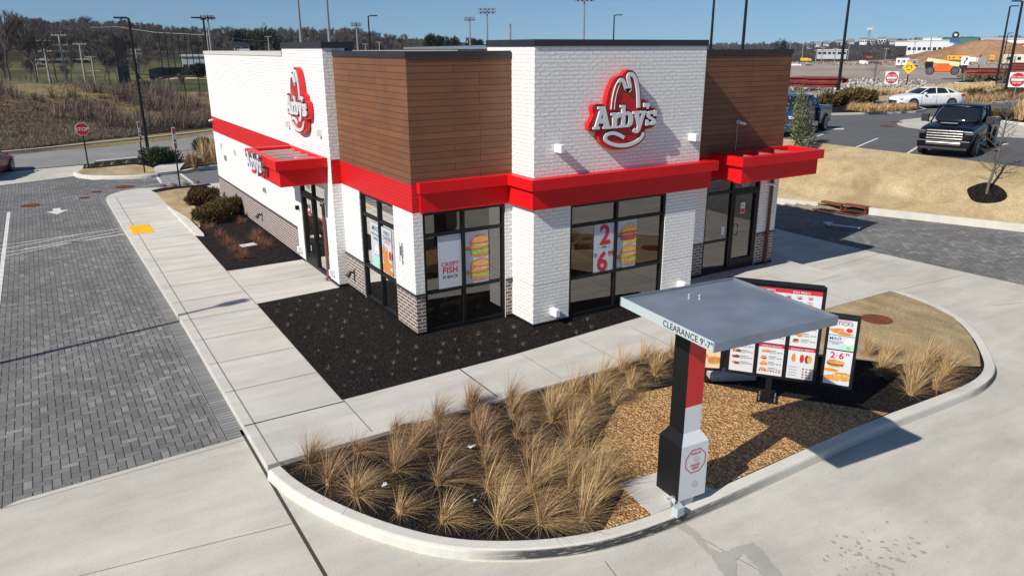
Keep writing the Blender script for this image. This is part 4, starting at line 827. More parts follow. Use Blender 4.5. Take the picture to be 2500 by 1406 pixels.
# ================================================================ order canopy
CN = empty('order_canopy', (.48,-7.43,0), 0, 'grey flat drive-thru order canopy on a black, red and white column with speaker', 'order canopy')
def W(o, x, y, z): return (x-o.location.x, y-o.location.y, z-o.location.z)
def wtool(b, pts): pass
cor = [Vector((-.34,-6.98)), Vector((-.50,-8.72)), Vector((1.32,-8.86)), Vector((1.50,-7.15))]
ce = sum(cor, Vector((0,0)))/4; e1 = ((cor[3]-cor[0])+(cor[2]-cor[1])).normalized(); e2 = Vector((-e1.y, e1.x)); ax = math.atan2(e1.y, e1.x)
Lx = ((cor[3]-cor[0]).length+(cor[2]-cor[1]).length)/4; Ly = ((cor[0]-cor[1]).length+(cor[3]-cor[2]).length)/4
CM = Matrix.Translation(Vector((ce.x-.48, ce.y+7.43, 0)))@Matrix.Rotation(ax,4,'Z')
b = MB(); b.box(-Lx+.02,Lx-.02,-Ly+.02,Ly-.02,2.80,2.875,GREYM,CM)
for a in ((-Lx,Lx,-Ly,-Ly+.02),(-Lx,Lx,Ly-.02,Ly),(-Lx,-Lx+.02,-Ly+.0205,Ly-.0205),(Lx-.02,Lx,-Ly+.0205,Ly-.0205)): b.box(*a,2.79,2.905,PALEM if a[1] < 0 and a[0] < 0 and a[1]-a[0] < .1 else GREYM,CM)
roof = b.build('canopy_roof', CN, bevel=.004)
pm = CM.to_3x3(); nx = pm@Vector((-1,0,0)); ty = pm@Vector((0,-1,0)); o_ = CM@Vector((-Lx-.002,-.42,2.813))
text('lettering','CLEARANCE 9\'-7"',.105,o_,ty,(0,0,1),INKB,CN,.002,.001)
# column: black left half, red / white right half
p0 = Vector((.0,-.0)); 
PX = Matrix.Rotation(rad(-3),4,'Z')
b = MB(); b.box(-.143,-.1402,-.14,.14,1.07,2.79,BLACK,PX); cl = b.build('column_side', CN)
SF = mat('speaker white panel',(.62,.66,.68),.4)
b = MB(); b.box(-.14,.14,-.1401,.14,1.07,1.44,SF,PX); b.build('column_panel', CN); b = MB(); b.box(-.14,.14,-.1401,.14,1.441,2.79,mat('column red panel',(.55,.01,.014),.4),PX); b.build('column_panel', CN)
# left face black is the -x side; the speaker box widens below
def frustum(b, x0,x1,y0,y1,z0, X0,X1,Y0,Y1,z1,m):
    v = [(X0,Y0,z0),(X1,Y0,z0),(X1,Y1,z0),(X0,Y1,z0),(x0,y0,z1),(x1,y0,z1),(x1,y1,z1),(x0,y1,z1)]; v = [PX@Vector(p) for p in v]
    return v
BX = (-.23,.23,-.225,.225)
b = MB(); v = frustum(b,-.14,.14,-.14,.14,.93,*BX,1.07,None); lo = [PX@Vector(p) for p in ((BX[0],BX[2],.13),(BX[1],BX[2],.13),(BX[1],BX[3],.13),(BX[0],BX[3],.13))]
V = lo+v
b.add(V,[(0,1,5,4),(4,5,9,8)],SF); b.add(V,[(3,0,4,7),(7,4,8,11)],BLACK); b.add(V,[(1,2,6,5),(2,3,7,6),(5,6,10,9),(6,7,11,10),(3,2,1,0)],SF); box_ = b.build('speaker_box', CN)
b = MB(); b.tube([(0,0,.005),(0,0,.13)],.19,PALEM,24); b.build('base_ring', CN)
FS = lambda u,v,h: tuple(PX@Vector((u,-.226-h,v)))
oc = [(.02+.185*math.cos(rad(22.5+45*i)), .68+.185*math.sin(rad(22.5+45*i))) for i in range(8)]; oc2 = [(.02+.172*math.cos(rad(22.5+45*i)), .68+.172*math.sin(rad(22.5+45*i))) for i in range(8)]
b = MB(); b.prism(oc,None,.002,INKR,F=FS,hole=oc2); b.build('octagon_outline', CN)
ux = PX.to_3x3()@Vector((1,0,0))
for s,z in (('PLEASE',.775),('ORDER',.60),('HERE',.552)): text('lettering',s,.052,FS(.02,z,.0012),ux,(0,0,1),INKR,CN,0,.0005)
for z,r in ((.705,.045),(.33,.048)):
    b = MB(); b.prism([(.03+r*math.cos(rad(15*i)),z+r*math.sin(rad(15*i))) for i in range(24)],None,.003,mat('speaker mesh',(.5,.53,.54),.7),F=FS); b.build('speaker_grille', CN)
for dx,dy in ((-.09,.0),(.0,.09),(.09,0),(0,-.09)): b = MB(); b.tube([(dx,dy,2.875),(dx,dy,2.895)],.016,PALEM,8); b.build('bolt', CN)
tag(slab('concrete_pad',[(-.02,-6.74),(.62,-6.80),(1.02,-7.55),(-.12,-7.545)],-.1,.014,WALK),kind='structure')
e = empty('junction_box',(.17,-7.72,.0),.1,'small grey electrical box with loose cables at the foot of the order column','junction box'); b = MB(); b.box(-.07,.07,-.05,.05,.0,.13,PALEM); b.build('housing',e,bevel=.006)
b = MB(); r = random.Random(3)
for k in range(6): b.tube([(-.06+.02*k,.06,.12),(-.08+.03*k,.1+r.uniform(-.03,.03),.16+r.uniform(0,.05)),(-.05+.02*k,.15,.2)],.007,GALV,5)
b.build('cable',e)
# ================================================================ menu board
MN = empty('menu_board',(3.87,-6.02,0),math.atan2(-1.17,.90),'black framed drive-thru menu board of lit panels on one post','menu board')
MU = Vector((.90,-1.17,0)).normalized()
def FM(u,v,h): return (u,-h,v)                               # local: x along the board, -y outward
def mpanel(u0,u1,z0,z1,cols,rows,name='panel',w_=.045,rz=0,du=0):
    b = MB(); b.box(u0,u1,-.05,.09,z0,z1,BLACK); f = b.build(name,MN,bevel=.008)
    return f
def sheet_at(u0,u1,z0,z1,parent,h=.056,m=None): 
    b = MB(); b.prism([(u0,z0),(u1,z0),(u1,z1),(u0,z1)],None,h,m or PAPER2,F=FM); return b.build('menu_sheet',parent)
fr = mpanel(-.735,.735,.44,1.70,3,2)
gl = MB()
def menu_sheet(u0,u1,z0,z1,head,seed,kind='items'):
    sheet_at(u0,u1,z0,z1,fr); r = random.Random(seed); w_ = u1-u0
    if head:
        b = MB(); b.prism([(u0,z1-.055),(u1,z1-.055),(u1,z1),(u0,z1)],None,.058,INKR,F=FM); b.build('heading_band',fr)
        text('lettering',head,.042,FM((u0+u1)/2,z1-.043,.0595),(1,0,0),(0,0,1),PAPER2,fr,.0006,.0004)
    b = MB(); top = z1-(.10 if head else .05)
    if kind == 'items':
        n = int((top-z0)/.105)
        for k in range(n):
            z = top-.04-k*.105
            for q in range(3): blob(b,FM,(u0+.08+.045*q*r.random(),z+.015*r.uniform(-1,1)),.045,.026,.058+.0005*q,r.choice([FRY,BUN,MEAT,CHO]),seed*9+k*3+q,n=12,rag=.2)
            for q in range(3): b.prism([(u0+.17,z+.03-q*.022),(u0+.17+r.uniform(.08,.17),z+.03-q*.022),(u0+.17+.1,z+.022-q*.022),(u0+.17,z+.022-q*.022)],None,.0585,INKB if q==0 else GALV,F=FM)
            for q in range(2): b.prism([(u1-.1+q*.045,z-.01),(u1-.07+q*.045,z-.01),(u1-.07+q*.045,z+.01),(u1-.1+q*.045,z+.01)],None,.0585,GALV,F=FM)
    elif kind == 'drinks':
        for q,(m1,x) in enumerate(((FRY,.09),(CREAM,.16),(SAUCE,.22),(CHO,.30),(BUN,.34))): blob(b,FM,(u0+x,top-.09),.035,.075,.058+q*.0006,m1,q+3,n=14,rag=.05)
        for k in range(4):
            for q in range(3): blob(b,FM,(u1-.16+q*.055,top-.27-k*.05),.018,.016,.058,[SAUCE,GALV,CHO][(q+k)%3],k,n=10,rag=0)
            b.prism([(u0+.03,top-.25-k*.05),(u0+.16,top-.25-k*.05),(u0+.16,top-.256-k*.05),(u0+.03,top-.256-k*.05)],None,.0585,INKB,F=FM)
    if seed == 5:
        for k in range(8): blob(b,FM,(u0+.04+.046*k,z0+.07),.014,.014,.059,[CHO,GALV,INKB,BUN,MEAT,SAUCE,GALV,CHO][k],k,n=10,rag=0)
    b.build('menu_picture',fr)
menu_sheet(-.68,-.285,.50,1.06,None,3); menu_sheet(-.215,.19,.50,1.06,'SIDES & SNACKS',5); menu_sheet(.26,.68,.50,1.06,'DRINKS & TREATS',7,'drinks')
menu_sheet(-.68,-.285,1.08,1.64,'MEALS',4); menu_sheet(-.215,.19,1.08,1.64,'SANDWICHES',6); menu_sheet(.26,.68,1.08,1.64,'SLIDERS',8)
top_ = mpanel(-.80,.74,1.72,2.12,1,1,'top_panel'); b = MB(); b.box(-.84,.70,-.1,.02,2.12,2.16,BLACK); b.build('top_hood',MN)
sheet_at(-.74,.68,1.77,2.06,top_); b = MB(); b.prism([(-.74,1.99),(.68,1.99),(.68,2.06),(-.74,2.06)],None,.058,INKR,F=FM); b.build('heading_band',top_)
text('lettering','VALUE MENU',.05,FM(-.2,2.005,.0595),(1,0,0),(0,0,1),PAPER2,top_,.0006,.0004); text('lettering','KIDS MEALS',.05,FM(.36,2.005,.0595),(1,0,0),(0,0,1),PAPER2,top_,.0006,.0004)
b = MB(); r = random.Random(5)
for k in range(16):
    u = -.68+.17*(k%8); z = 1.92-.09*(k//8); blob(b,FM,(u,z),.04,.018,.058,r.choice([FRY,BUN,MEAT]),k,n=12,rag=.2); b.prism([(u-.05,z+.035),(u+.04,z+.035),(u+.04,z+.028),(u-.05,z+.028)],None,.0585,INKB,F=FM)
b.build('menu_picture',top_)
def wing(u0,u1,z0,z1,ang,pivot,nm='side_panel'):
    p = empty(nm,(pivot,0,0),ang); p.parent = MN; b = MB(); b.box(u0,u1,-.05,.09,z0,z1,BLACK); b.build('frame',p,bevel=.008); return p
rw = wing(.0,.50,.44,1.70,rad(-4),.80)
def ws(p,u0,u1,z0,z1,m=PAPER2): b = MB(); b.prism([(u0,z0),(u1,z0),(u1,z1),(u0,z1)],None,.056,m,F=FM); b.build('menu_sheet',p)
ws(rw,.05,.45,.50,1.10); ws(rw,.05,.45,1.12,1.36,PAPER); ws(rw,.05,.45,1.37,1.64)
text('lettering','STICKS',.085,FM(.26,1.545,.058),(1,0,0),(0,0,1),INKB,rw,.002,.0004); text('lettering','MOZZARELLA',.038,FM(.25,1.61,.058),(1,0,0),(0,0,1),INKR,rw,.001,.0004)
text('lettering','MINT',.075,FM(.16,1.28,.0575),(1,0,0),(0,0,1),INKB,rw,.002,.0004); text('lettering','CHOCOLATE\nSHAKE',.035,FM(.16,1.235,.058),(1,0,0),(0,0,1),INKB,rw,.001,.0004)
text('lettering','2',.15,FM(.15,.965,.058),(1,0,0),(0,0,1),INKR,rw,.007,.0004); text('lettering','6',.15,FM(.28,.965,.058),(1,0,0),(0,0,1),INKR,rw,.007,.0004); text('lettering','99',.06,FM(.37,1.03,.058),(1,0,0),(0,0,1),INKR,rw,.002,.0004); text('lettering','F\nO\nR',.03,FM(.21,1.04,.058),(1,0,0),(0,0,1),INKB,rw,0,.0004)
b = MB(); Fc = clipx(FM,.05,.45)
for q,(u,z,a,c_) in enumerate(((.15,1.45,.10,.03),(.22,1.42,.13,.025),(.30,1.40,.12,.022),(.2,1.47,.08,.02))): blob(b,Fc,(u,z),a,c_,.057+q*.0005,FRY,q,n=14)
blob(b,Fc,(.35,1.47),.06,.05,.0605,CREAM,2,rag=0); blob(b,Fc,(.35,1.47),.05,.04,.061,SAUCE,2,rag=0)
b.prism([(.27,1.13),(.448,1.13),(.448,1.24),(.28,1.26)],None,.057,MINT,F=FM); blob(b,Fc,(.37,1.27),.08,.05,.058,CREAM,4,rag=.2); blob(b,Fc,(.38,1.16),.05,.025,.0585,LET,5,rag=.3)
for q,(u,z,a,c_,m_) in enumerate(((.2,.83,.13,.03,LET),(.2,.86,.14,.035,MEAT),(.2,.90,.13,.04,BUN),(.14,.75,.13,.03,FRY),(.34,.70,.13,.03,FRY),(.32,.66,.14,.03,LET),(.36,.62,.12,.04,BUN),(.2,.62,.17,.05,BUN))): blob(b,Fc,(u,z),a,c_,.057+q*.0005,m_,q,n=16,rag=.1)
b.build('menu_picture',rw)
lw = wing(-.50,.0,.44,1.70,rad(12),-.80); ws(lw,-.45,-.05,.50,1.05,mat('pale orange print',(.75,.55,.38),.5)); ws(lw,-.45,-.05,1.08,1.64)
b = MB(); Fc = clipx(FM,-.45,-.05)
for q,(u,z,a,c_,m_) in enumerate(((-.14,.60,.12,.03,LET),(-.14,.63,.13,.035,FRY),(-.14,.68,.13,.04,BUN),(-.35,.72,.1,.05,FRY),(-.3,.9,.14,.05,FRY))): blob(b,Fc,(u,z),a,c_,.057+q*.0005,m_,q,n=16,rag=.1)
b.build('menu_picture',lw)
b = MB(); b.box(-.05,.05,-.02,.08,.03,.44,BLACK); b.build('post',MN); b = MB(); b.box(-.17,.17,-.14,.16,0,.03,BLACK)
b.build('base_plate',MN)
for dx,dy in ((-.13,-.1),(.13,-.1),(.13,.12),(-.13,.12)): b = MB(); b.tube([(dx,dy,.03),(dx,dy,.10)],.014,GALV,6); b.build('bolt',MN)
e = empty('concrete_footing',(4.0,-4.98,0),rad(-28),'low rounded concrete footing behind the menu board','footing'); b = MB(); b.box(-.35,.5,-.16,.16,-.02,.14,WALK); b.build('block',e,bevel=.03); b = MB(); b.tube([(.1,0,.14),(.1,0,.17)],.03,BLACK); b.tube([(-.15,0,.14),(-.15,0,.17)],.02,BLACK); b.build('anchor',e)
# ================================================================ small ground things
def manhole(x,y,r,z,lab,sy=1.0,grate=False):
    e = empty('manhole_cover',(x,y,z),0,lab,'manhole cover'); b = MB()
    P = [(r*math.cos(rad(15*i)),r*sy*math.sin(rad(15*i))) for i in range(24)]; b.prism(P,0,.012,RUST); b.build('lid',e)
    b = MB()
    for k in range(-3,4):
        w_ = math.sqrt(max(0,1-(k/4)**2))*r*.9; b.box(-w_,w_,(k*.25-.05)*r*sy,(k*.25+.05)*r*sy,.012,.018,RUST)
    b.build('ribs',e)
manhole(9.2,-4.55,.33,.01,'round rusty ribbed manhole cover in the tan lawn beside the menu board')
manhole(-7.0,21.9,.36,ZR+.006,'largest rusty manhole cover in the left pavers nearest the white line'); manhole(-5.06,22.6,.22,ZR+.006,'small rusty cover left of the sidewalk tip, nearer of two'); manhole(-4.51,23.9,.22,ZR+.006,'small rusty cover behind the sidewalk tip, farther of two'); manhole(-3.3,24.6,.42,ZR+.006,'rusty manhole cover in the pavers near the crosswalk')
p = G(2188,306,ZP); 
for (px,py,l) in ((2165,309,'brown cover in the lot asphalt between the two pickups'),(2186,299,'faint round cover in the lot asphalt behind the brown one')):
    p = G(px,py,ZP); manhole(p.x,p.y,.38,ZP+.003,l)
def inlet(y0,y1,lab):
    e = empty('storm_inlet',(xc((y0+y1)/2),(y0+y1)/2,zc(y0)),0,lab,'storm drain'); h = (y1-y0)/2
    b = MB(); b.box(-.05,.45,-h,h,.06,.13,RUST); b.box(.0,.45,-h,-h+.05,-.15,.06,RUST); b.box(.0,.45,h-.05,h,-.15,.06,RUST); b.build('hood',e); b = MB(); b.box(-.55,.0,-h,h,-.15,-.125,RUST)
    for k in range(7): b.box(-.5,-.02,-h+.1+k*(2*h-.2)/7,-h+.14+k*(2*h-.2)/7,-.125,-.11,BLACK)
    b.build('grate',e); b = MB(); b.box(.10,.44,-h+.055,h-.055,-.2,.058,DRK); b.build('opening',e)
inlet(3.42,4.28,'rusty storm drain inlet in the lawn kerb, left one of the pair'); inlet(2.52,3.38,'rusty storm drain inlet in the lawn kerb, right one of the pair')
e = empty('utility_box',(-1.2,9.95,0),.15,'pale rectangular utility box lid in the black mulch beside the brick base','box lid'); b = MB(); b.box(-.24,.24,-.17,.17,-.02,.03,PALECAP); b.build('lid',e,bevel=.01); b = MB(); b.box(-.2,-.12,-.02,.02,.03,.036,GALV); b.build('slot',e)
def paper(px,py,lab,s,m,seed):
    p = G(px,py,.03); r = random.Random(seed); b = MB(); V = [(p.x+s*r.uniform(-1,1)*.9,p.y+s*r.uniform(-1,1)*.7,.06+s*r.uniform(.2,1.2)) for _ in range(9)]
    b.add(V,[(0,1,2),(1,3,4),(2,4,5),(0,5,6),(3,6,7),(1,7,8),(2,8,0),(4,6,1)],m); tag(b.build('crumpled_paper'),lab,'litter')
paper(937,1194,'crumpled silver white paper on the mulch among the left grasses',.065,PAPER2,4); paper(1150,1098,'crumpled cream paper bag caught among the grasses',.075,CREAM,8); paper(1158,1228,'small white paper scrap beside the front grasses',.035,PAPER2,9)
# ================================================================ signs
def pole_(b,h,m,r=.035,n=8): b.tube([(0,0,0),(0,0,h)],r,m,n)
REDS = mat('red sign sheeting',(.42,.012,.025),.45); REFW = mat('white sign sheeting',(.75,.75,.75),.45); YSG = mat('yellow sign sheeting',(.85,.52,.01),.45)
def octo(r): return [(r*math.cos(rad(22.5+45*i)),r*math.sin(rad(22.5+45*i))) for i in range(8)]
def sgn(loc,yaw,label,cat='sign',name='road_sign'):
    return empty(name,loc,yaw,label,cat)
FY = lambda u,v,h: (u,-h,v)                                 # sign faces local -y
def facing(loc,extra=0): d = Vector(loc)-CAM; return -math.atan2(d.x,d.y)+extra
# stop sign
l = (-4.36,30.74,0); e = sgn(l,facing(l,.05),'red octagonal stop sign on a black post at the far left island','stop sign','stop_sign')
b = MB(); pole_(b,2.0,BLACK); b.build('post',e); b = MB(); b.prism([(u,v+2.0) for u,v in octo(.34)],.04,.05,REFW,F=FY); b.prism([(u,v+2.0) for u,v in octo(.315)],None,.053,REDS,F=FY); b.build('plate',e); text('lettering','STOP',.235,FY(0,1.92,.056),(1,0,0),(0,0,1),REFW,e,.003,.0005)
def slat_sign(l,yaw,h,lab):
    e = sgn(l,yaw,lab); b = MB(); pole_(b,h,BLACK); b.build('post',e)
    b = MB(); b.box(-.16,.16,-.045,-.036,h-.95,h,REFW); b.build('plate',e); b = MB(); b.prism([(-.13,h-.3),(.13,h-.3),(.13,h-.05),(-.13,h-.05)],None,.047,REDS,F=FY); b.prism([(-.13,h-.62),(.13,h-.62),(.13,h-.54),(-.13,h-.54)],None,.047,REDS,F=FY); b.prism([(-.13,h-.93),(.13,h-.93),(.13,h-.7),(-.13,h-.7)],None,.047,REDS,F=FY); b.build('print',e)
l = (-2.08,27.67,0); slat_sign(l,facing(l,1.25),2.5,'narrow red and white parking sign on a black post in the stop sign island')
l = (-1.27,22.33,0); slat_sign(l,facing(l,1.15),2.62,'narrow red and white parking sign on a black post in front of the crosswalk')
def dne(l,lab,h=2.1,s=.36):
    e = sgn(l,facing(l,.12),lab,'do not enter sign','do_not_enter_sign'); b = MB(); pole_(b,h+.2,GALV,.03); b.build('post',e)
    b = MB(); b.prism([(-s,h-s),(s,h-s),(s,h+s),(-s,h+s)],.035,.042,REFW,F=FY); C_ = [(s*.93*math.cos(rad(12*i)),h+s*.93*math.sin(rad(12*i))) for i in range(30)]; b.prism(C_,None,.045,REDS,F=FY); b.prism([(-s*.75,h-.06),(s*.75,h-.06),(s*.75,h+.06),(-s*.75,h+.06)],None,.048,REFW,F=FY); b.build('plate',e)
    text('lettering','DO NOT',.15,FY(0,h+.11,.05),(1,0,0),(0,0,1),REFW,e,.003,.0005); text('lettering','ENTER',.15,FY(0,h-.22,.05),(1,0,0),(0,0,1),REFW,e,.003,.0005)
p = G(2165,272,ZP); dne(p,'DO NOT ENTER sign on the grassy island in front of the white sedan',2.05,.38)
p = G(2467,283,ZP); dne(p,'DO NOT ENTER sign at the right edge behind the small bare tree',2.05,.42)
p = G(2212,217,ZP); e = sgn(p,facing(p),'yellow diamond warning sign with a black circle of arrows','warning sign','warning_sign'); hh = 1.98
b = MB(); pole_(b,hh,BLACK,.05); b.build('post',e); s_ = .62; b = MB(); b.prism([(0,hh-s_),(s_,hh),(0,hh+s_),(-s_,hh)],.05,.06,YSG,F=FY); b.build('plate',e)
b = MB()
for k in range(3):
    a0 = 90+120*k; P = [(.27*math.cos(rad(a0+a)),hh+.27*math.sin(rad(a0+a))) for a in range(0,75,12)]+[(.19*math.cos(rad(a0+a)),hh+.19*math.sin(rad(a0+a))) for a in range(72,-1,-12)]; b.prism(P,None,.064,INKB,F=FY)
    a1_ = a0+72; b.prism([(.34*math.cos(rad(a1_)),hh+.34*math.sin(rad(a1_))),(.12*math.cos(rad(a1_)),hh+.12*math.sin(rad(a1_))),(.23*math.cos(rad(a1_+28)),hh+.23*math.sin(rad(a1_+28)))],None,.064,INKB,F=FY)
b.build('arrow_circle',e)
p = G(2348,198,ZP); e = sgn(p,facing(p),'white keep right sign with a black arrow near the far road island','road sign'); b = MB(); pole_(b,2.8,BLACK,.05); b.build('post',e)
b = MB(); b.box(-.42,.42,-.07,-.055,1.8,2.8,REFW); b.build('plate',e); b = MB(); b.prism([(-.1,1.9),(.0,1.9),(.02,2.2),(.2,2.35),(.2,2.5),(.32,2.5),(.14,2.72),(-.04,2.5),(.08,2.5),(.08,2.4),(-.1,2.25)],None,.073,INKB,F=FY); b.build('arrow',e)
p = G(2385,190,ZP); e = sgn(p,facing(p),'blank grey back of an octagonal sign on a tall post by the far road','road sign'); b = MB(); pole_(b,2.9,BLACK,.06); b.build('post',e); b = MB(); b.prism([(u+.25,v+2.1) for u,v in octo(.55)],.05,.06,GALV,F=FY); b.build('plate',e)
# ================================================================ lamps and masts
def lamp(loc,h,arms,yaw,lab,r=.09,base=False,g='black pole street lamps'):
    e = empty('street_lamp',loc,yaw,lab,'street lamp',g); b = MB(); b.tube([(0,0,.0),(0,0,h)],[r,r*.62],BLACK,10); b.build('pole',e)
    if base: b = MB(); b.tube([(0,0,0),(0,0,.75)],.32,CURBM,16); b.build('footing',e)
    for s in arms:
        b = MB(); b.tube([(0,0,h-.02),(s*.22,0,h+.02)],.05,BLACK,6); b.prism([(s*.12,-.08),(s*.35,-.17),(s*.75,-.16),(s*.86,0),(s*.75,.16),(s*.35,.17),(s*.12,.08)],h-.02,h+.07,BLACK); b.build('lamp_head',e)
    return e
def lamp_px(bx,by,ty,z,arms,yaw,lab,r=.1,D=None,**k):
    p = G(bx,by,z) if D is None else AT(bx,by,D)
    if D is not None: p.z = z
    DD = math.hypot(p.x-CAM.x,p.y-CAM.y)
    # height so that the top shows at ty
    lo, hi = 1, 40
    for _ in range(40):
        mid = (lo+hi)/2; v = Vector((p.x,p.y,z+mid))-CAM; y = 703-FOC*v.dot(Up)/v.dot(Fw)
        if y > ty: lo = mid
        else: hi = mid
    return lamp(tuple(p),lo,arms,yaw,lab,r,**k)
Y0 = -YAW
lamp_px(362,372,45,0,[-1],Y0,'black street lamp with one arm beside the far left shrub'); lamp_px(530,330,45,0,[1,-1],Y0+.6,'black street lamp with two heads behind the left rear corner of the building',D=62)
lamp_px(908,200,40,-.3,[1],Y0,'single arm black lamp above the brown planks left of the tower',D=75); lamp_px(1494,200,38,-.3,[1],Y0,'single arm black lamp rising behind the white front tower',D=85)
lamp_px(1729,200,-60,1.75,[1],Y0,'tall black lamp pole at the right corner of the front tower',D=62,r=.12); lamp_px(1806,200,-70,1.75,[1],Y0,'tall black lamp pole behind the right brown planks',D=52,r=.12)
lamp_px(2043,246,-45,ZP,[1],Y0,'tall black lamp pole on a concrete footing in the lot island',r=.13,base=True)
lamp_px(2430,212,16,ZP,[1],Y0,'black street lamp with right arm, farther of the close right pair',r=.12); lamp_px(2452,240,4,ZP,[-1],Y0,'black street lamp with left arm, nearer of the close right pair',r=.13); lamp_px(2443,180,82,ZP,[1],Y0,'small distant black lamp between the close right pair',r=.11,D=150)
lamp((-13.2,2.3,-.15),8.0,[1],.2,'black street lamp left of the pavers whose shadow crosses them')
def mast(px,ty,D,z,lab,head=True,wd=1.0,by=124):
    p = AT(px,by,D); e = empty('floodlight_mast',(p.x,p.y,z),Y0,lab,'floodlight mast','sports field floodlight masts')
    h = CAM.z+(124-ty)/1931*D*1.0-z; b = MB(); b.tube([(0,0,0),(0,0,h)],[.28,.16],GALV,8); b.build('pole',e)
    if head:
        s = wd*D/1931
        for k in range(2):
            b = MB(); zz = h-.2-k*s*8; b.box(-s*22,s*22,-.12,.12,zz,zz+s*1.6,GALV)
            for q in range(-4,5): b.box(q*s*4.8-s*1.6,q*s*4.8+s*1.6,-.6,-.1,zz-s*3.4,zz+s*.1,BLACK if q%2 else GALV)
            b.build('lamp_bank',e)
mast(874,64,190,0,'floodlight mast above the brown planks, left of the single arm lamp',wd=.62); mast(1148,52,220,0,'shorter floodlight mast left of the front tower',wd=.65); mast(1190,32,190,0,'taller floodlight mast left of the front tower'); mast(1424,4,170,0,'highest floodlight mast above the front tower at the top edge',wd=1.1)
mast(516,50,170,0,'floodlight mast behind the two headed lamp at the left',wd=.8); mast(737,-60,120,0,'tall grey mast rising out of the picture at the left tower cap, left one',True); mast(806,-70,115,0,'tall grey mast rising out of the picture at the left tower cap, right one',True); mast(1246,68,150,0,'thin grey pole with a small head at the front tower left edge',wd=.1)
WP = mat('weathered pole',(.33,.31,.29),.9)
def upole(px,by,ty,D,lab,arms=(0,),zb=None):
    p = AT(px,by,D); z = p.z; e = empty('utility_pole',(p.x,p.y,z-1),Y0+.2,lab,'utility pole','grey utility poles on the left slope')
    h = (by-ty)/1931*D+1; b = MB(); b.tube([(0,0,0),(0,0,h)],[.14,.09],WP,7); b.build('pole',e)
    for a in arms: b = MB(); b.box(-.8,.8,-.04,.04,h-.12-a,h-.03-a,WP); [b.tube([(x,0,h-.03-a),(x,0,h+.08-a)],.03,PALECAP,5) for x in (-.7,-.3,.3,.7)]; b.build('crossarm',e)
for i,(px,by,ty,D,ar) in enumerate(((125,213,118,112,(0,1.2)),(165,212,106,108,(0,1.1,1.8,2.6)),(210,205,122,116,(0,)),(234,206,148,120,(.0,1.8)),(92,175,152,150,(.4,)),(339,178,127,140,(.1,.7)),(510,128,86,170,(.1,)),(658,128,92,190,(.1,)),(893,126,108,210,(.1,)),(927,126,104,200,(.1,)))):
    upole(px,by,ty,D,['leaning grey utility pole, leftmost of the tall three','tallest grey utility pole with four crossarms','grey utility pole right of the tallest one','short grey utility pole nearest the netting fence','small utility pole beside the white house','pale utility pole right of the netting fence','pole carrying the wire at the building left corner','utility pole behind the white parapet','short pole left of the single arm lamp','short pole right of the single arm lamp'][i],ar)
b = MB(); a = AT(220,68,190); c = AT(285,66,190); d = AT(520,87,170); f_ = AT(660,101,190); b.tube([a,c,AT(380,80,180),d],.05,WP,5); b.tube([d,AT(590,97,180),f_],.035,WP,5); tag(b.build('power_line'),'sagging pale power line across the far left trees','cable')
# ================================================================ vegetation
NR = np.random.default_rng(11)
def blades(n, R, H, lean=(0,0), w=.006, base=.05, curl=1.0, seed=0, seg=5, jit=.3):
    """arching grass blades rooted in a small disc"""
    r = np.random.default_rng(seed); th = r.uniform(0, 2*np.pi, n); br = base*np.sqrt(r.uniform(0,1,n)); ln = H*r.uniform(.55,1.15,n); sp = r.beta(1.3,1.6,n)*R
    bx = br*np.cos(th); by = br*np.sin(th); th2 = th+r.normal(0,jit,n)
    dx = np.cos(th2)*sp+lean[0]*r.uniform(.4,1.3,n); dy = np.sin(th2)*sp+lean[1]*r.uniform(.4,1.3,n)
    L = np.hypot(dx,dy)+1e-6; k = np.sqrt(np.maximum(.02, 1-(np.minimum(L/(ln*1.25),.95))**2)); t = np.linspace(0,1,seg+1)
    X = bx[:,None]+dx[:,None]*t**1.35; Y = by[:,None]+dy[:,None]*t**1.35; droop = (L/ln)[:,None]*.55*curl*ln[:,None]
    Z = ln[:,None]*k[:,None]*1.15*t-droop*t**2.6*.62; Z = np.maximum(Z,.01)
    sx = -dy/L; sy = dx/L; ph = r.uniform(-1,1,n); sx, sy = sx*np.cos(ph)-sy*np.sin(ph), sx*np.sin(ph)+sy*np.cos(ph)
    ww = w*r.uniform(.6,1.3,n)[:,None]*(1-t*.8)
    A_ = np.stack([X-sx[:,None]*ww,Y-sy[:,None]*ww,Z],-1); B_ = np.stack([X+sx[:,None]*ww,Y+sy[:,None]*ww,Z],-1)
    V = np.stack([A_,B_],2).reshape(-1,3); i0 = (np.arange(n)*(seg+1)*2)[:,None]+np.arange(seg)[None,:]*2
    F = np.stack([i0,i0+1,i0+3,i0+2],-1).reshape(-1,4); return V, F
def strawmat(name, a, b2, c):
    m = bpy.data.materials.new(name); m.use_nodes = True; t = m.node_tree; b = t.nodes['Principled BSDF']; b.inputs['Roughness'].default_value=.7; b.inputs['Specular IOR Level'].default_value=.25
    g = t.nodes.new('ShaderNodeNewGeometry'); tc = t.nodes.new('ShaderNodeTexCoord'); 
    r = ramp(t, g.outputs['Random Per Island'], [(0,a),(.5,b2),(1,c)]); t.links.new(r, b.inputs['Base Color']); return m
STRAW = strawmat('dry straw grass',(.19,.105,.045),(.42,.275,.13),(.66,.48,.25)); STRAWD = strawmat('brown dry grass',(.15,.082,.042),(.32,.20,.108),(.50,.35,.19)); GOLD = strawmat('golden grass',(.38,.26,.12),(.58,.42,.22),(.75,.58,.34))
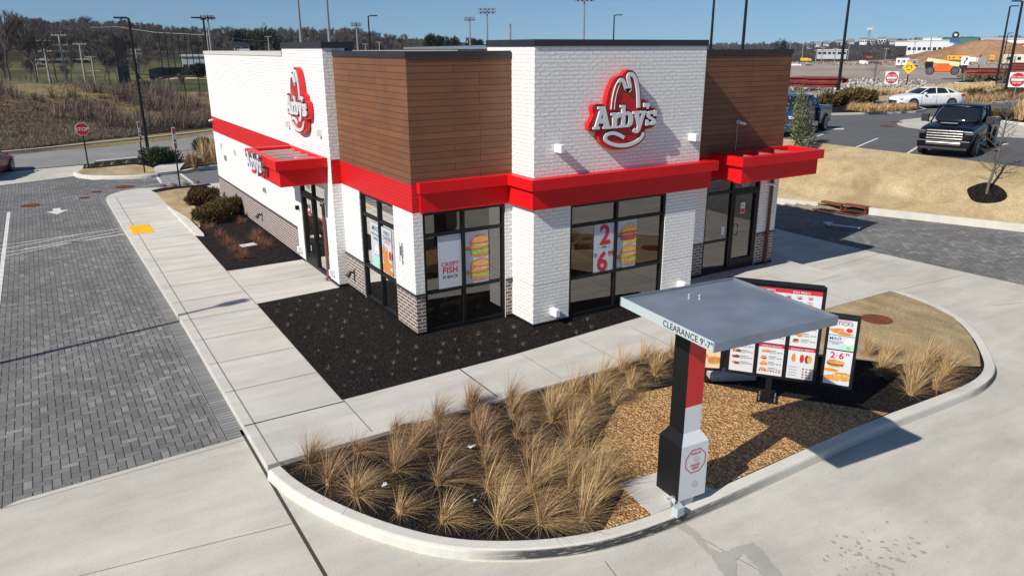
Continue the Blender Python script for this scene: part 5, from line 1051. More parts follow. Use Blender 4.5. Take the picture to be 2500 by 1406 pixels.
def grass_obj(loc, n, R, H, lean, m, seed, label, group, w=.006, name='ornamental_grass', base=.06, kind=None):
    V, F = blades(n,R,H,lean,w,base,1.0,seed,seg=6); V2, F2 = blades(n//2,R*1.0,H*.42,(lean[0]*.25,lean[1]*.25),w,base*1.3,1.0,seed+999,seg=4)
    F2 = F2+len(V); V = np.concatenate([V,V2]); F = np.concatenate([F,F2])
    e = empty(name,loc,0,label,'grass',group); npmesh('blades',V,F,m,e)
    c = MB(); r = random.Random(seed); P = [(base*1.1*math.cos(i*.785),base*1.1*math.sin(i*.785),-.01) for i in range(8)]; Q = [(base*.7*math.cos(i*.785),base*.7*math.sin(i*.785),.07+r.uniform(0,.03)) for i in range(8)]
    c.add(P+Q,[(i,(i+1)%8,8+(i+1)%8,8+i) for i in range(8)]+[tuple(range(8,16))],STRAWD); c.build('crown',e); return e
clumps = [(758,1130,1),(805,1179,1),(871,1209,1),(980,1249,.62),(1086,1272,.85),(1220,1275,1.15),(1322,1275,1.0),(1425,1268,1.1),(874,1103,1),(965,1051,.85),(968,1148,1),(1014,1091,1),(1068,1027,1),(1075,1094,1),(1072,1179,1.1),(1150,996,.75),(1158,1040,.8),(1176,1082,.85),(1187,1136,.95),(1247,985,.95),(1253,1018,.95),(1266,1066,.75),(1338,982,1),(1350,1028,1.05),(1292,1112,1.1),(1396,1094,1.1),(1196,1196,1.1),(1302,1197,1.15),(1396,1197,1.15),(1462,1205,1.0),(1350,1155,1.15),(1440,1135,1.05),(1415,1030,1.0),(1452,985,.95),(1400,960,.95),(1470,935,.95),(1520,905,.9),(1570,885,.9),(1602,915,.85),(1640,870,.85),(1540,945,.85),(1500,985,.9)]
side = [(2118,868,.9),(2168,872,1.0),(2150,915,.9),(2215,905,1.0),(2262,892,1.05),(2310,912,1.0),(2225,962,1.15),(2285,948,1.0)]
def where(px):
    return ['far left tip','left','middle','right','gravel edge'][min(4,max(0,int((px-740)/165)))]
cl_ = []
for k,(px,py,s) in enumerate(clumps+side):
    p = G(px,py,.0); sd = k >= len(clumps); s *= .80
    lab = 'dry tan ornamental grass clump '
    L = [ 'at the pointed left end of the bed','second from the left tip along the kerb','third from the left tip along the kerb','smallest clump near the front kerb','by the kerb just right of the smallest clump','large bright fan by the front kerb','between the two large kerb clumps','large clump by the kerb next to the gravel']
    if k < 8: lab += L[k]
    elif sd: lab += ['behind the right end of the menu board','back row right of the menu board','low behind the menu board post shade','centre of the right hand group','upper middle of the right hand group','rightmost beside the lawn','front bright fan near the right kerb','front right of the right hand group'][k-len(clumps)]
    else:
        dn = 'beside the front walk' if (p.y > -4.35) else ('in the middle rows' if p.y > -5.7 else 'in the inner rows near the kerb')
        lab += '%s, about %s metres from the front walk corner' % (dn, round(math.hypot(p.x+3.9,p.y+3.8),1))
    r = random.Random(k); m = STRAW if (py > 1180 or sd or px > 1330) else STRAWD
    cl_.append(grass_obj((p.x,p.y,.0), int((310 if s > .6 else 200)*r.uniform(.7,1.25)), .60*s*r.uniform(.8,1.3), .74*s*r.uniform(.8,1.15), (.62*s+.14*r.uniform(-1,1),-.02*s+.20*r.uniform(-1,1)), m, k+1, lab, 'ornamental grass clumps in the drive-thru island', w=.003))
# little dormant plants in the front mulch
def twigs(n, R, H, w, seed, spread=1.0):
    V, F = blades(n,R*spread,H,(0,0),w,.02,.4,seed,seg=3); return V, F
TW = strawmat('pale dry twigs',(.10,.075,.055),(.20,.155,.12),(.34,.28,.22)); RTW = strawmat('red brown twigs',(.13,.055,.035),(.24,.10,.06),(.34,.18,.11))
V, F = twigs(26,.13,.10,.005,5); 
e0 = empty('dormant_plant',(0,0,0),0,'tiny pale dormant sprig in the black mulch bed in front of the corner window','plant','tiny dormant sprigs in the front mulch bed'); sp_ = npmesh('stems',V,F,TW,e0); first = True
rr = random.Random(21)
for i in range(13):
    for j in range(12):
        u = -2.15+i*.46+(.23 if j%2 else 0)+rr.uniform(-.07,.07); v = -1.65+j*.47+rr.uniform(-.07,.07)
        ok = (u < -.25 and v < 3.9 and v > -1.9) or (u >= -.25 and u < 4.4 and v < -.35-.0*u and v > -1.75 and not (u > 2.1 and v > -1.1))
        if not ok or rr.random() < .12: continue
        o = e0 if first else copy_tree(e0); first = False; o.location = (u,v,.012); o.rotation_euler.z = rr.uniform(0,6.28); s = rr.uniform(.45,1.0); o.scale = (s,s,s)
# red brown twiggy shrubs in the side bed
for k,(px,py,s) in enumerate(((510,560,.8),(535,580,.85),(555,598,.9),(575,615,.95),(592,632,1.1),(590,545,.7),(622,587,.8),(636,600,.85),(655,605,.9),(628,575,.8))):
    p = G(px,py,.01); V, F = blades(200,.46*s,.34*s,(.03,0),.0035,.10,.5,300+k,seg=4)
    e = empty('twiggy_shrub',tuple(p),0,'low red brown leafless shrub '+['at the far end of the left row','second in the left row beside the sidewalk','middle of the left row','fourth in the left row','largest, at the near end of the left row','just behind the pale box lid','in front of the pale box lid','orange tinted one in the right row','near end of the right row by the wall','touching the pale box lid'][k],'shrub','red brown leafless shrubs in the side bed'); npmesh('twigs',V,F,RTW,e)
    b = MB(); b.tube([(0,0,0),(0,0,.08)],.03,RTW,6); b.build('stem',e)
# evergreen shrubs: leaf clumps
def leafy(cx, n, rx, ry, rz, seed, leaf=.05, z0=.0, spiky=0, lobes=7):
    r = np.random.default_rng(seed); cs = np.stack([r.uniform(-.7,.7,lobes)*rx, r.uniform(-.7,.7,lobes)*ry, r.uniform(.25,.85,lobes)*rz],-1); rad_ = r.uniform(.3,.5,lobes)
    k = r.integers(0,lobes,n); d = r.normal(0,1,(n,3)); d /= np.linalg.norm(d,axis=1)[:,None]; rr_ = r.uniform(.55,1.12,n)[:,None]
    P = cs[k]+d*rr_*rad_[k][:,None]*np.array([rx,ry,rz]); P[:,2] = np.abs(P[:,2])+z0
    a = d+r.normal(0,.5,(n,3))+np.array([0,0,.4+spiky]); a /= np.linalg.norm(a,axis=1)[:,None]; q = np.cross(a,r.normal(0,1,(n,3))); q /= np.linalg.norm(q,axis=1)[:,None]
    L = leaf*r.uniform(.6,1.5,n)[:,None]; V = np.stack([P-q*L*.28,P+q*L*.28,P+a*L*(1+spiky)],1).reshape(-1,3); F = np.arange(n*3).reshape(-1,3); return V, F
def leafmat(name,a,b2,c):
    return strawmat(name,a,b2,c)
JUN = leafmat('bronze green juniper',(.025,.028,.01),(.085,.06,.02),(.18,.10,.03)); DGR = leafmat('dark green shrub leaves',(.012,.025,.012),(.03,.05,.022),(.07,.09,.04)); GRY = leafmat('grey green leaves',(.05,.07,.035),(.12,.14,.07),(.26,.26,.15)); EVG = leafmat('evergreen',(.008,.014,.007),(.018,.028,.014),(.04,.05,.025))
def shrub(loc,rx,ry,rz,m,seed,lab,n=3000,leaf=.05,spiky=.4,name='shrub',g=None,lobes=7):
    e = empty(name,loc,seed*.7,lab,'shrub',g); V,F = leafy(0,n,rx,ry,rz,seed,leaf,0,spiky,lobes); npmesh('foliage',V,F,m,e)
    b = MB(); r = random.Random(seed)
    for k in range(5): b.tube([(0,0,-.02),(r.uniform(-.5,.5)*rx,r.uniform(-.5,.5)*ry,rz*.6)],[.03,.012],RTW,5)
    b.build('stem',e); return e
for k,(px,py,rx,rz) in enumerate(((497,497,.62,.5),(535,540,.6,.5),(562,520,.8,.62),(505,540,.6,.45))):
    p = G(px,py,.01); shrub(tuple(p),rx,rx*.9,rz,JUN,40+k,'bronze green spreading juniper '+['farthest from the camera in the side bed','nearest the box lid in the side bed','largest, in the middle of the side bed','on the sidewalk side of the side bed'][k],3800,.06,.5)
for px,py,rx,rz,m,lab in ((370,400,1.0,.75,DGR,'dark green shrub at the foot of the black street lamp, left half'),(405,398,.9,.7,DGR,'dark green shrub at the foot of the black street lamp, right half'),(512,378,.9,.8,DGR,'dark green shrub behind the grasses at the building left corner')):
    p = G(px,py,0); shrub(tuple(p),rx,rx*.8,rz,m,int(px),lab,2600,.09,.3)
for k,(px,py,s,lab) in enumerate(((478,412,.9,'grey brown grass clump left of the tall pale ones behind the crosswalk'),(500,405,1.3,'tall pale grass clump behind the crosswalk near the building'),(525,398,1.4,'tall pale grass clump touching the building left corner'),(462,408,.8,'low grass clump at the edge of the concrete path'),(250,405,.5,'small dry tuft beside the stop sign'),(275,402,.45,'small dry tuft in the middle of the stop sign island'),(310,398,.45,'small dry tuft near the lamp in the stop sign island'),(345,396,.45,'small dry tuft left of the dark green shrub'),(215,408,.5,'small dry tuft behind the stop sign post'),(400,456,.5,'dry grey tuft at the tip of the sidewalk'),(425,455,.5,'dry grey tuft left of the near parking sign'),(455,452,.5,'dry grey tuft right of the near parking sign'),(480,448,.5,'dry grey tuft beside the building far corner'))):
    p = G(px,py,0); sm = s <= .6; grass_obj(tuple(p),130 if sm else 260,.8*s if sm else .5*s,.42*s if sm else .95*s,(.1*s,.05*s),GOLD if s > 1 else (TW if sm else STRAWD),500+k,lab,'dry grass tufts around the left crossing',w=.008 if sm else .012,base=.1 if sm else .06)
# small bare tree on the lawn, sapling by the blue truck, tree on the far verge
BARK = mat('grey brown bark',(.12,.10,.085),.9,var=.3,scale=10); BARKL = mat('pale bark',(.34,.31,.27),.9)
def tree_arrays(H, seed, levels=5, r0=None, spread=.5, up=.35, twig=.02, trunk_f=.35, nb=(3,4), first=None, taper=.62):
    """returns trunk (V,F) and crown (V,F) made of tapered square limbs"""
    r = random.Random(seed); T = ([],[]); C = ([],[]); r0 = r0 or H*.018
    def seg(S_,a,b,ra,rb,n=4):
        d = (b-a).normalized(); q = d.cross(Vector((.3,.9,.1))).normalized(); w_ = d.cross(q); i0 = len(S_[0])
        for p,rr_ in ((a,ra),(b,rb)):
            for k in range(n): an = 2*math.pi*k/n; S_[0].append(tuple(p+(q*math.cos(an)+w_*math.sin(an))*rr_))
        for k in range(n): S_[1].append((i0+k,i0+(k+1)%n,i0+n+(k+1)%n,i0+n+k))
    def grow(p,d,L,rad_,lv):
        n = 3 if lv < 2 else 2; a = p
        for k in range(n):
            d = (d+Vector((r.gauss(0,.10),r.gauss(0,.10),r.gauss(0,.05)+up*.12))).normalized(); b = a+d*L/n; r1 = rad_*(1-.35*(k+1)/n)
            seg(T if lv == 0 else C, a, b, max(rad_*(1-.35*k/n),twig), max(r1,twig*.6), 4 if lv < 2 else 3); a = b
            if lv < levels and (k == n-1 or lv >= 1):
                m = r.randint(*nb) if k == n-1 else r.randint(1,2)
                for _ in range(m):
                    an = r.uniform(0,6.28); sp = r.uniform(.5,1.2)*spread; q = d.orthogonal().normalized(); q.rotate(Matrix.Rotation(an,3,d)); nd = (d+q*sp+Vector((0,0,up*.3))).normalized()
                    grow(a, nd, L*r.uniform(.5,.8), r1*taper, lv+1)
    grow(Vector((0,0,0)),Vector((r.gauss(0,.03),r.gauss(0,.03),1)).normalized(),H*trunk_f,r0,0)
    return T, C
def arr_mesh(name, VF, m, parent):
    V = np.array(VF[0]); F = VF[1]; return npmesh(name,V,np.array(F),m,parent)
def slope_z(x, y):
    x0 = xc(y); x1 = 21.85; f = min(1,max(0,(x-x0)/(x1-x0))); s_ = f*f*(3-2*f)*.45+f*.55; return .06+zc(y)+(1.99-.06-zc(y))*s_
def on_slope(px, py):
    best = min((k*.01 for k in range(0,200)), key=lambda z: abs(slope_z(G(px,py,z).x, G(px,py,z).y)-z)); return G(px,py,best)
p = on_slope(2408,477); e = empty('bare_tree',tuple(p),0,'slender leafless young tree in a round mulch ring on the tan lawn','tree')
T,C = ([],[]),([],[])
def young(H, seed, nb=34, L0=.9):
    r = random.Random(seed); T = MB(); a = [Vector((0,0,0))]
    for k in range(8): a.append(a[-1]+Vector((r.gauss(0,.025),r.gauss(0,.025),H/8)))
    T.tube(a,[.05*(1-k/9)+.006 for k in range(9)],BARK,7); C = MB()
    for k in range(nb):
        f = .22+.76*k/nb; i = f*8; p_ = a[int(i)].lerp(a[min(int(i)+1,8)],i%1); an = k*2.4; L = L0*(1.05-f*.75)*r.uniform(.7,1.1); d = Vector((math.cos(an),math.sin(an),.55)).normalized()
        q = [p_]; 
        for s in range(4): d = (d+Vector((r.gauss(0,.12),r.gauss(0,.12),.06))).normalized(); q.append(q[-1]+d*L/4)
        C.tube(q,[.012,.009,.007,.005,.003],BARK,4,cap=False)
        for s in range(1,5):
            for _ in range(2): dd = (d+Vector((r.gauss(0,.6),r.gauss(0,.6),r.gauss(.1,.4)))).normalized(); C.tube([q[s],q[s]+dd*L*.18,q[s]+dd*L*.33+Vector((0,0,.02))],[.006,.0045,.003],BARK,3,cap=False)
    return T, C
T,C = young(3.35,5); T.build('trunk',e); C.build('branches',e)
b = MB(); rg = []
for k in range(22):
    a = k*2*math.pi/22; u = p.x+.30*math.cos(a)*(1+.08*math.sin(a*3)); v = p.y+.62*math.sin(a)*(1+.06*math.cos(a*4)); rg.append((u-p.x,v-p.y,slope_z(u,v)-p.z+.05))
b.add([(0,0,slope_z(p.x,p.y)-p.z+.09)]+rg,[(0,1+k,1+(k+1)%22) for k in range(22)],MULCH,True); b.build('mulch_ring',e)
for px,py,z,H,lab in ((2132,208,ZP,3.6,'small leafless tree on the verge left of the DO NOT ENTER sign'),(2445,215,ZP,4.0,'small leafless tree between the close pair of right lamps')):
    p = G(px,py,z); e = empty('bare_tree',tuple(p),0,lab,'tree'); T,C = young(H,int(px),40,1.6); T.build('trunk',e); C.build('branches',e)
p = G(1938,385,1.45); e = empty('sapling',tuple(p),0,'grey green evergreen sapling beside the right awning in front of the blue pickup','tree'); V,F = leafy(0,3000,.66,.66,2.3,77,.08,.25,.5,16); V[:,:2] *= np.clip(1.1-V[:,2:3]*.2,.4,1.1); npmesh('foliage',V,F,GRY,e); b = MB(); b.tube([(0,0,-.3),(0,0,2.5)],[.035,.01],BARK); b.build('trunk',e)
# golden grass hedges and mulch island planting: uncountable masses
def massgrass(name, L, z, n, H, m, lab, w=.03, seed=1, R=.35):
    r = np.random.default_rng(seed); P = np.array([(p.x,p.y) for p in pxs(L,z)]); lo, hi = P.min(0), P.max(0); pts = []
    def inside(q):
        c = False; j = len(P)-1
        for i in range(len(P)):
            if ((P[i][1] > q[1]) != (P[j][1] > q[1])) and (q[0] < (P[j][0]-P[i][0])*(q[1]-P[i][1])/(P[j][1]-P[i][1])+P[i][0]): c = not c
            j = i
        return c
    while len(pts) < n:
        q = r.uniform(lo,hi)
        if inside(q): pts.append(q)
    Vs = []; Fs = []; o = 0
    for k,q in enumerate(pts):
        V,F = blades(34,R*r.uniform(.7,1.3),H*r.uniform(.7,1.2),(.05,.02),w,.1,1,seed*1000+k,seg=3); V = V+np.array([q[0],q[1],z+.05]); Vs.append(V); Fs.append(F+o); o += len(V)
    npmesh(name,np.concatenate(Vs),np.concatenate(Fs),m,kind='stuff',label=lab,cat='grass')
massgrass('golden_grass',[(1925,262),(2010,255),(2120,236),(2200,232),(2335,228),(2430,216),(2430,210),(2330,214),(2200,224),(2100,232),(2000,242),(1925,250)],ZP,620,.40,GOLD,'long band of tall golden grass along the far side of the white sedan',.03,1,.45)
massgrass('island_grass',[(2070,272),(2110,277),(2200,275),(2235,270),(2220,266),(2130,267),(2075,264)],ZP+.1,190,.34,STRAW,'low tan grass filling the right end of the lot island',.02,2,.4)
massgrass('verge_grass',[(2345,262),(2500,246),(2500,238),(2345,252)],ZP,60,.5,STRAWD,'low brown grass along the verge kerb at the right',.03,3)
massgrass('right_island_grass',[(2480,294),(2500,298),(2500,288),(2485,286)],ZP+.1,22,.8,STRAW,'tan grass at the right edge of the picture',.02,4)
for k,(px,py,rx,rz,m,lab) in enumerate(((2040,262,1.5,.8,JUN,'bronze green juniper at the foot of the tall lot lamp'),(2075,256,1.5,.9,JUN,'bronze green juniper right of the tall lot lamp'),(2018,266,1.0,.7,JUN,'bronze green juniper left of the tall lot lamp'),(2105,250,1.1,.8,JUN,'low juniper between the lot lamp and the white sedan'),(2420,240,1.6,.5,JUN,'low dark juniper on the verge behind the black pickup, left of two'),(2475,240,1.6,.6,JUN,'low dark juniper on the verge behind the black pickup, right of two'),(2385,200,2.6,.9,GRY,'olive shrub on the far road island, left one'),(2425,198,2.6,.9,GRY,'olive shrub on the far road island, right one'),(2440,292,.8,.35,JUN,'low dark shrub on the right mulch island'))):
    p = G(px,py,ZP); shrub(tuple(p),rx,rx*.7,rz,m,600+k,lab,2200,.16,.5)
# dry weeds over the left slope
n = 60000; r = NR; az_ = np.radians(r.uniform(-4,13,n)); D_ = r.uniform(0,1,n)**1.15*50+55.6+(np.degrees(az_)+1.4)*.66; x = CAM.x+D_*np.sin(az_); y = CAM.y+D_*np.cos(az_)
keep = (np.sin(x*.13+2)*np.cos(y*.11)+.5*np.sin(x*.31+y*.2)+r.normal(0,.45,n)+np.where(D_ < 62,1.3,0)-np.where(D_ > 62,.25,0)) > .5
x, y, D_ = x[keep], y[keep], D_[keep]; z = terr(x,y); n = len(x); k3 = 9
an = r.uniform(0,6.28,(n,k3)); h = r.uniform(.05,.22,(n,k3))*np.where(D_ < 62,1.5,1.0)[:,None]*r.uniform(.5,1.3,(n,1)); dx = np.cos(an)*r.uniform(.1,.35,(n,k3)); dy = np.sin(an)*r.uniform(.1,.35,(n,k3)); ww = .013
P0 = np.stack([x[:,None]-np.sin(an)*ww+0*an,y[:,None]+np.cos(an)*ww,z[:,None]+0*an-.05],-1); P1 = np.stack([x[:,None]+np.sin(an)*ww+0*an,y[:,None]-np.cos(an)*ww,z[:,None]+0*an-.05],-1); P2 = np.stack([x[:,None]+dx,y[:,None]+dy,z[:,None]+h],-1)
V = np.stack([P0,P1,P2],2).reshape(-1,3); F = np.arange(len(V)).reshape(-1,3)
WEED = strawmat('dry weeds',(.11,.08,.065),(.19,.145,.11),(.29,.23,.165)); npmesh('dry_weeds',V,F,WEED,kind='stuff',label='brown dry weeds and brush covering the left slope behind the road',cat='weeds')
Vs=[];Fs=[];o_2=0; br = np.random.default_rng(31)
for k in range(520):
    a_ = math.radians(br.uniform(-4,12.5)); D_2 = 56.5+(math.degrees(a_)+1.4)*.66+br.uniform(0,1)**1.8*44; x_ = CAM.x+D_2*math.sin(a_); y_ = CAM.y+D_2*math.cos(a_)
    if math.sin(x_*.35+1)+math.cos(y_*.22+x_*.1) < br.uniform(-1.2,.9): continue
    s = br.uniform(.6,1.7); V,F = blades(60,1.1*s,.85*s,(.05,0),.02,.35*s,.5,9000+k,seg=3); V = V+np.array([x_,y_,float(terr(x_,y_))-.05]); Vs.append(V); Fs.append(F+o_2); o_2 += len(V)
npmesh('scrub',np.concatenate(Vs),np.concatenate(Fs),strawmat('grey brown scrub',(.07,.05,.042),(.14,.10,.08),(.24,.18,.14)),kind='stuff',label='grey brown leafless scrub in patches over the left slope',cat='scrub')
# ---------------------------------------------------------------- woods
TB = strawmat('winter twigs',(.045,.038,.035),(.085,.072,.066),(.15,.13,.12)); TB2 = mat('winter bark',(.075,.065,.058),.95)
protos = []
for s in range(6):
    T,C = tree_arrays(10,100+s,levels=4,spread=[.55,.7,.6,.8,.5,.65][s],up=.3,twig=.028,trunk_f=.30,nb=(3,4)); protos.append((T,C))
pm_ = []
def proto_tree(k):
    e = empty('woodland_tree',(0,0,0),0); arr_mesh('trunk',protos[k][0],TB2,e); arr_mesh('crown',protos[k][1],TB,e); return e
WT = [proto_tree(k) for k in range(6)]; used = [False]*6
def put_tree(x,y,z,s,k,lab,g):
    o = WT[k] if not used[k] else copy_tree(WT[k]); used[k] = True; o.location = (x,y,z-.2); o.rotation_euler.z = rng.uniform(0,6.28); o.scale = (s*rng.uniform(.9,1.2),s*rng.uniform(.9,1.2),s)
    tag(o,lab,'tree',g)
# individually visible trees on the near wooded hill (left) and beyond the lot (right)
tn = 0
sky_ = [(0,52),(40,42),(60,30),(110,38),(150,44),(215,34),(260,46),(322,38),(380,50),(440,56),(500,60),(560,58),(620,60),(680,56),(740,52),(800,58),(860,50),(905,64),(960,78),(1010,88),(1060,95),(1120,100),(1180,106),(1250,108)]
def skyy(px): return float(np.interp(px,[a for a,_ in sky_],[b for _,b in sky_]))
for k in range(118):
    px = rng.uniform(-60,1010) if k > 8 else [12,58,105,150,215,262,322,375,330][k]; D = rng.uniform(250,420); p = AT(px,124,D); z = float(terr(p.x,p.y)); ty = skyy(px)+rng.uniform(-3,26)
    zt = CAM.z+(124-ty)/1931*D; s = max(.6,min(2.0,(zt-z)/11.5)); put_tree(p.x,p.y,z,s,k%6,'leafless grey brown tree in the wood on the far left hill','leafless trees of the wood on the left hill')
for k in range(30):
    px = rng.uniform(-40,480); D = rng.uniform(120,240); p = AT(px,150,D); z = float(terr(p.x,p.y)); put_tree(p.x,p.y,z,rng.uniform(.35,.75),k%6,'leafless tree scattered on the grass below the far left wood','scattered leafless trees below the left wood')
for px,py,H,D in ((85,190,1.0,108),(30,200,1.1,106),(262,190,.8,116),(345,192,.75,118)):
    p = AT(px,py,D); z = float(terr(p.x,p.y)); put_tree(p.x,p.y,z,H,int(px)%6,'bare tree close behind the weedy mound at the left, near pixel height of the poles','bare trees close behind the weedy mound')
# the rest of the wood as one mass of low detail trees
def lowtree(s,seed):
    T,C = tree_arrays(10,seed,levels=3,spread=.7,up=.3,twig=.045,trunk_f=.3,nb=(3,5)); V = np.array(T[0]+C[0]); return V, T, C
lows = []
for s in range(4):
    T,C = tree_arrays(10,200+s,levels=3,spread=.7,up=.3,twig=.055,trunk_f=.28,nb=(4,5)); V1 = np.array(T[0]); V2 = np.array(C[0]); F2 = np.array([f for f in C[1] if len(f) == 4]); lows.append((V2,F2))
def mass_wood(name,pts,lab,m,seed):
    Vs = []; Fs = []; o = 0; r = random.Random(seed)
    for (x,y,z,s) in pts:
        V,F = lows[r.randrange(4)]; a = r.uniform(0,6.28); c_,s_ = math.cos(a),math.sin(a); W_ = V*s; Vs.append(np.stack([W_[:,0]*c_-W_[:,1]*s_+x,W_[:,0]*s_+W_[:,1]*c_+y,W_[:,2]+z-.5],-1)); Fs.append(F+o); o += len(V)
    npmesh(name,np.concatenate(Vs),np.concatenate(Fs),m,kind='stuff',label=lab,cat='woods')
pts = []
for k in range(1500):
    px = rng.uniform(-120,1240); D = rng.uniform(235,560)**1.0; p = AT(px,124,D); z = float(terr(p.x,p.y)); ty = skyy(px)+rng.uniform(2,50)*(1 if D < 400 else .5); zt = CAM.z+(124-ty)/1931*D; s = (zt-z)/11.
    if s < .25: continue
    pts.append((p.x,p.y,z,min(s,1.9)))
mass_wood('woodland',pts,'dense leafless grey brown wood covering the far left hill',TB,5)
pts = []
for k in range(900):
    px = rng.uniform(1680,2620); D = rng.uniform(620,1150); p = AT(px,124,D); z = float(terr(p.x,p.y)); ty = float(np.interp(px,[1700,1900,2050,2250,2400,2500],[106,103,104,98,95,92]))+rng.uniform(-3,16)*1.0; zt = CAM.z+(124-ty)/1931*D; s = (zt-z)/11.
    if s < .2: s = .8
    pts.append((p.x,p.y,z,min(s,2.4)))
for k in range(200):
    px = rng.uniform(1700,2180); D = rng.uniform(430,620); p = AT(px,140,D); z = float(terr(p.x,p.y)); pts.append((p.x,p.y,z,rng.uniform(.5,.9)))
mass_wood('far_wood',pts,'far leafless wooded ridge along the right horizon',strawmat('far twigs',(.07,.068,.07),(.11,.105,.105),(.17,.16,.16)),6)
for k,(px,ty,D,s) in enumerate(((590,88,260,5.5),(635,86,255,5.5),(1100,104,330,4.5),(1160,108,340,4),(1060,100,330,4),(2395,118,900,7),(1905,112,560,5))):
    p = AT(px,124,D); z = float(terr(p.x,p.y)); e = empty('evergreen_tree',(p.x,p.y,z),0,'dark evergreen tree '+['left one of the pair above the white parapet','right one of the pair above the white parapet','on the low ridge left of the front tower','nearest the front tower on the low ridge','left end of the low ridge evergreens','on the far right hill','above the right brown planks'][k],'tree')
    h = max(3,CAM.z+(124-ty)/1931*D-z); V,F = leafy(0,3500,s*.9,s*.9,h*.9,700+k,.6,.5,.2,12); npmesh('crown',V,F,EVG,e); b = MB(); b.tube([(0,0,-1),(0,0,h*.7)],.25,TB2); b.build('trunk',e)
# ================================================================ vehicles
def paint(name,c,r=.3,coat=.5): return mat(name,c,r,coat=coat,spec=.4)
TYRE = mat('tyre rubber',(.015,.015,.015),.85); RIM = mat('alloy rim',(.45,.45,.46),.3,metal=.8); CHROME = mat('chrome',(.75,.76,.78),.12,metal=1); LAMPG = mat('headlight glass',(.5,.52,.55),.15,coat=1); TAILR = mat('tail light red',(.35,.01,.01),.25,coat=1); DLAMP = mat('smoked headlight',(.06,.065,.07),.15,coat=1); PLAST = mat('black plastic',(.02,.02,.02),.6)
def loft(secs, m, name, parent, sub=1):                     # secs: list of lists of (x, y, z) half sections, y >= 0
    V = []; F = []; n = len(secs[0])
    for s in secs: V += [(x,y,z) for x,y,z in s]+[(x,-y,z) for x,y,z in s[::-1]]
    N2 = 2*n
    for i in range(len(secs)-1):
        for k in range(N2): k2 = (k+1)%N2; F.append((i*N2+k,(i+1)*N2+k,(i+1)*N2+k2,i*N2+k2))
    F.append(tuple(range(N2))); F.append(tuple(reversed([(len(secs)-1)*N2+k for k in range(N2)])))
    b = MB(); b.add(V,F,m,True); o = b.build(name,parent)
    bm = bmesh.new(); bm.from_mesh(o.data); bmesh.ops.remove_doubles(bm,verts=bm.verts,dist=1e-4); bmesh.ops.recalc_face_normals(bm,faces=bm.faces); bm.to_mesh(o.data); bm.free()
    if sub: md = o.modifiers.new('s','SUBSURF'); md.levels = sub; md.render_levels = sub
    return o
def bodysec(x,w,zb,zm,zt,crown=.03): return [(x,w*.0,zb),(x,w*.82,zb),(x,w*.97,zb+.07),(x,w,zm),(x,w*.985,zt-.09),(x,w*.90,zt-.01),(x,w*.45,zt+crown*.7),(x,0,zt+crown)]
def wheel(e,x,y,r,w_=.22):
    s = 1 if y > 0 else -1; h = empty('wheel',(x,y,r)); h.parent = e
    b = MB(); b.tube([(0,-w_/2,0),(0,-w_/2+.03,0),(0,w_/2-.03,0),(0,w_/2,0)],[r*.93,r,r,r*.93],TYRE,24); b.build('tyre',h)
    b = MB(); b.tube([(0,s*(w_/2-.03),0),(0,s*(w_/2+.004),0)],r*.66,PLAST,20)
    for k in range(8):
        a = k*math.pi/4; M_ = Matrix.Rotation(a,4,'Y'); b.box(-.022,.022,s*(w_/2+.002),s*(w_/2+.018),.03,r*.64,RIM,M_)
    b.tube([(0,s*(w_/2+.0),0),(0,s*(w_/2+.02),0)],r*.14,RIM,12)
    P = [(r*.70*math.cos(a*.2618),r*.70*math.sin(a*.2618)) for a in range(24)]; Q = [(r*.60*math.cos(a*.2618),r*.60*math.sin(a*.2618)) for a in range(24)]
    b.prism(P,None,0,RIM,F=lambda u,v,hh:(u,s*(w_/2+.014),v),hole=Q); b.build('rim',h)
    return h
def arch(b,x,y,r,m=PLAST): s = 1 if y > 0 else -1; b.prism([(x+r*1.17*math.cos(rad(a)),r+r*1.17*math.sin(rad(a))) for a in range(-20,201,10)],None,0,m,F=lambda u,v,h:(u,y+s*.012,max(v,.2)))
def greenhouse(e,body_m,secs,pill,roof_in=.06):
    """secs: (x, half width low, z low, half width high, z high)"""
    S_ = [[(x,0,zl),(x,wl,zl),(x,(wl+wh)/2+.02,(zl+zh)/2),(x,wh,zh-.04),(x,wh*.6,zh),(x,0,zh+.01)] for x,wl,zl,wh,zh in secs]
    loft(S_,CARGL,'window_glass',e,1)
    roofp = [s for s in secs if s[4] > max(q[4] for q in secs)-.09]
    b = MB(); R_ = roofp; V = []
    loft([[(x,0,zh-.01),(x,wh*1.0,zh-.05),(x,wh*1.01,zh-.02),(x,wh*.7,zh+.022),(x,0,zh+.035)] for x,wl,zl,wh,zh in R_],body_m,'roof',e,1)
    b = MB()
    for (x0,z0,y0,x1,z1,y1,r_) in pill:
        for s in (-1,1): b = MB(); b.tube([(x0,s*y0,z0),(x1,s*y1,z1)],r_,body_m,6); b.build('pillar',e)
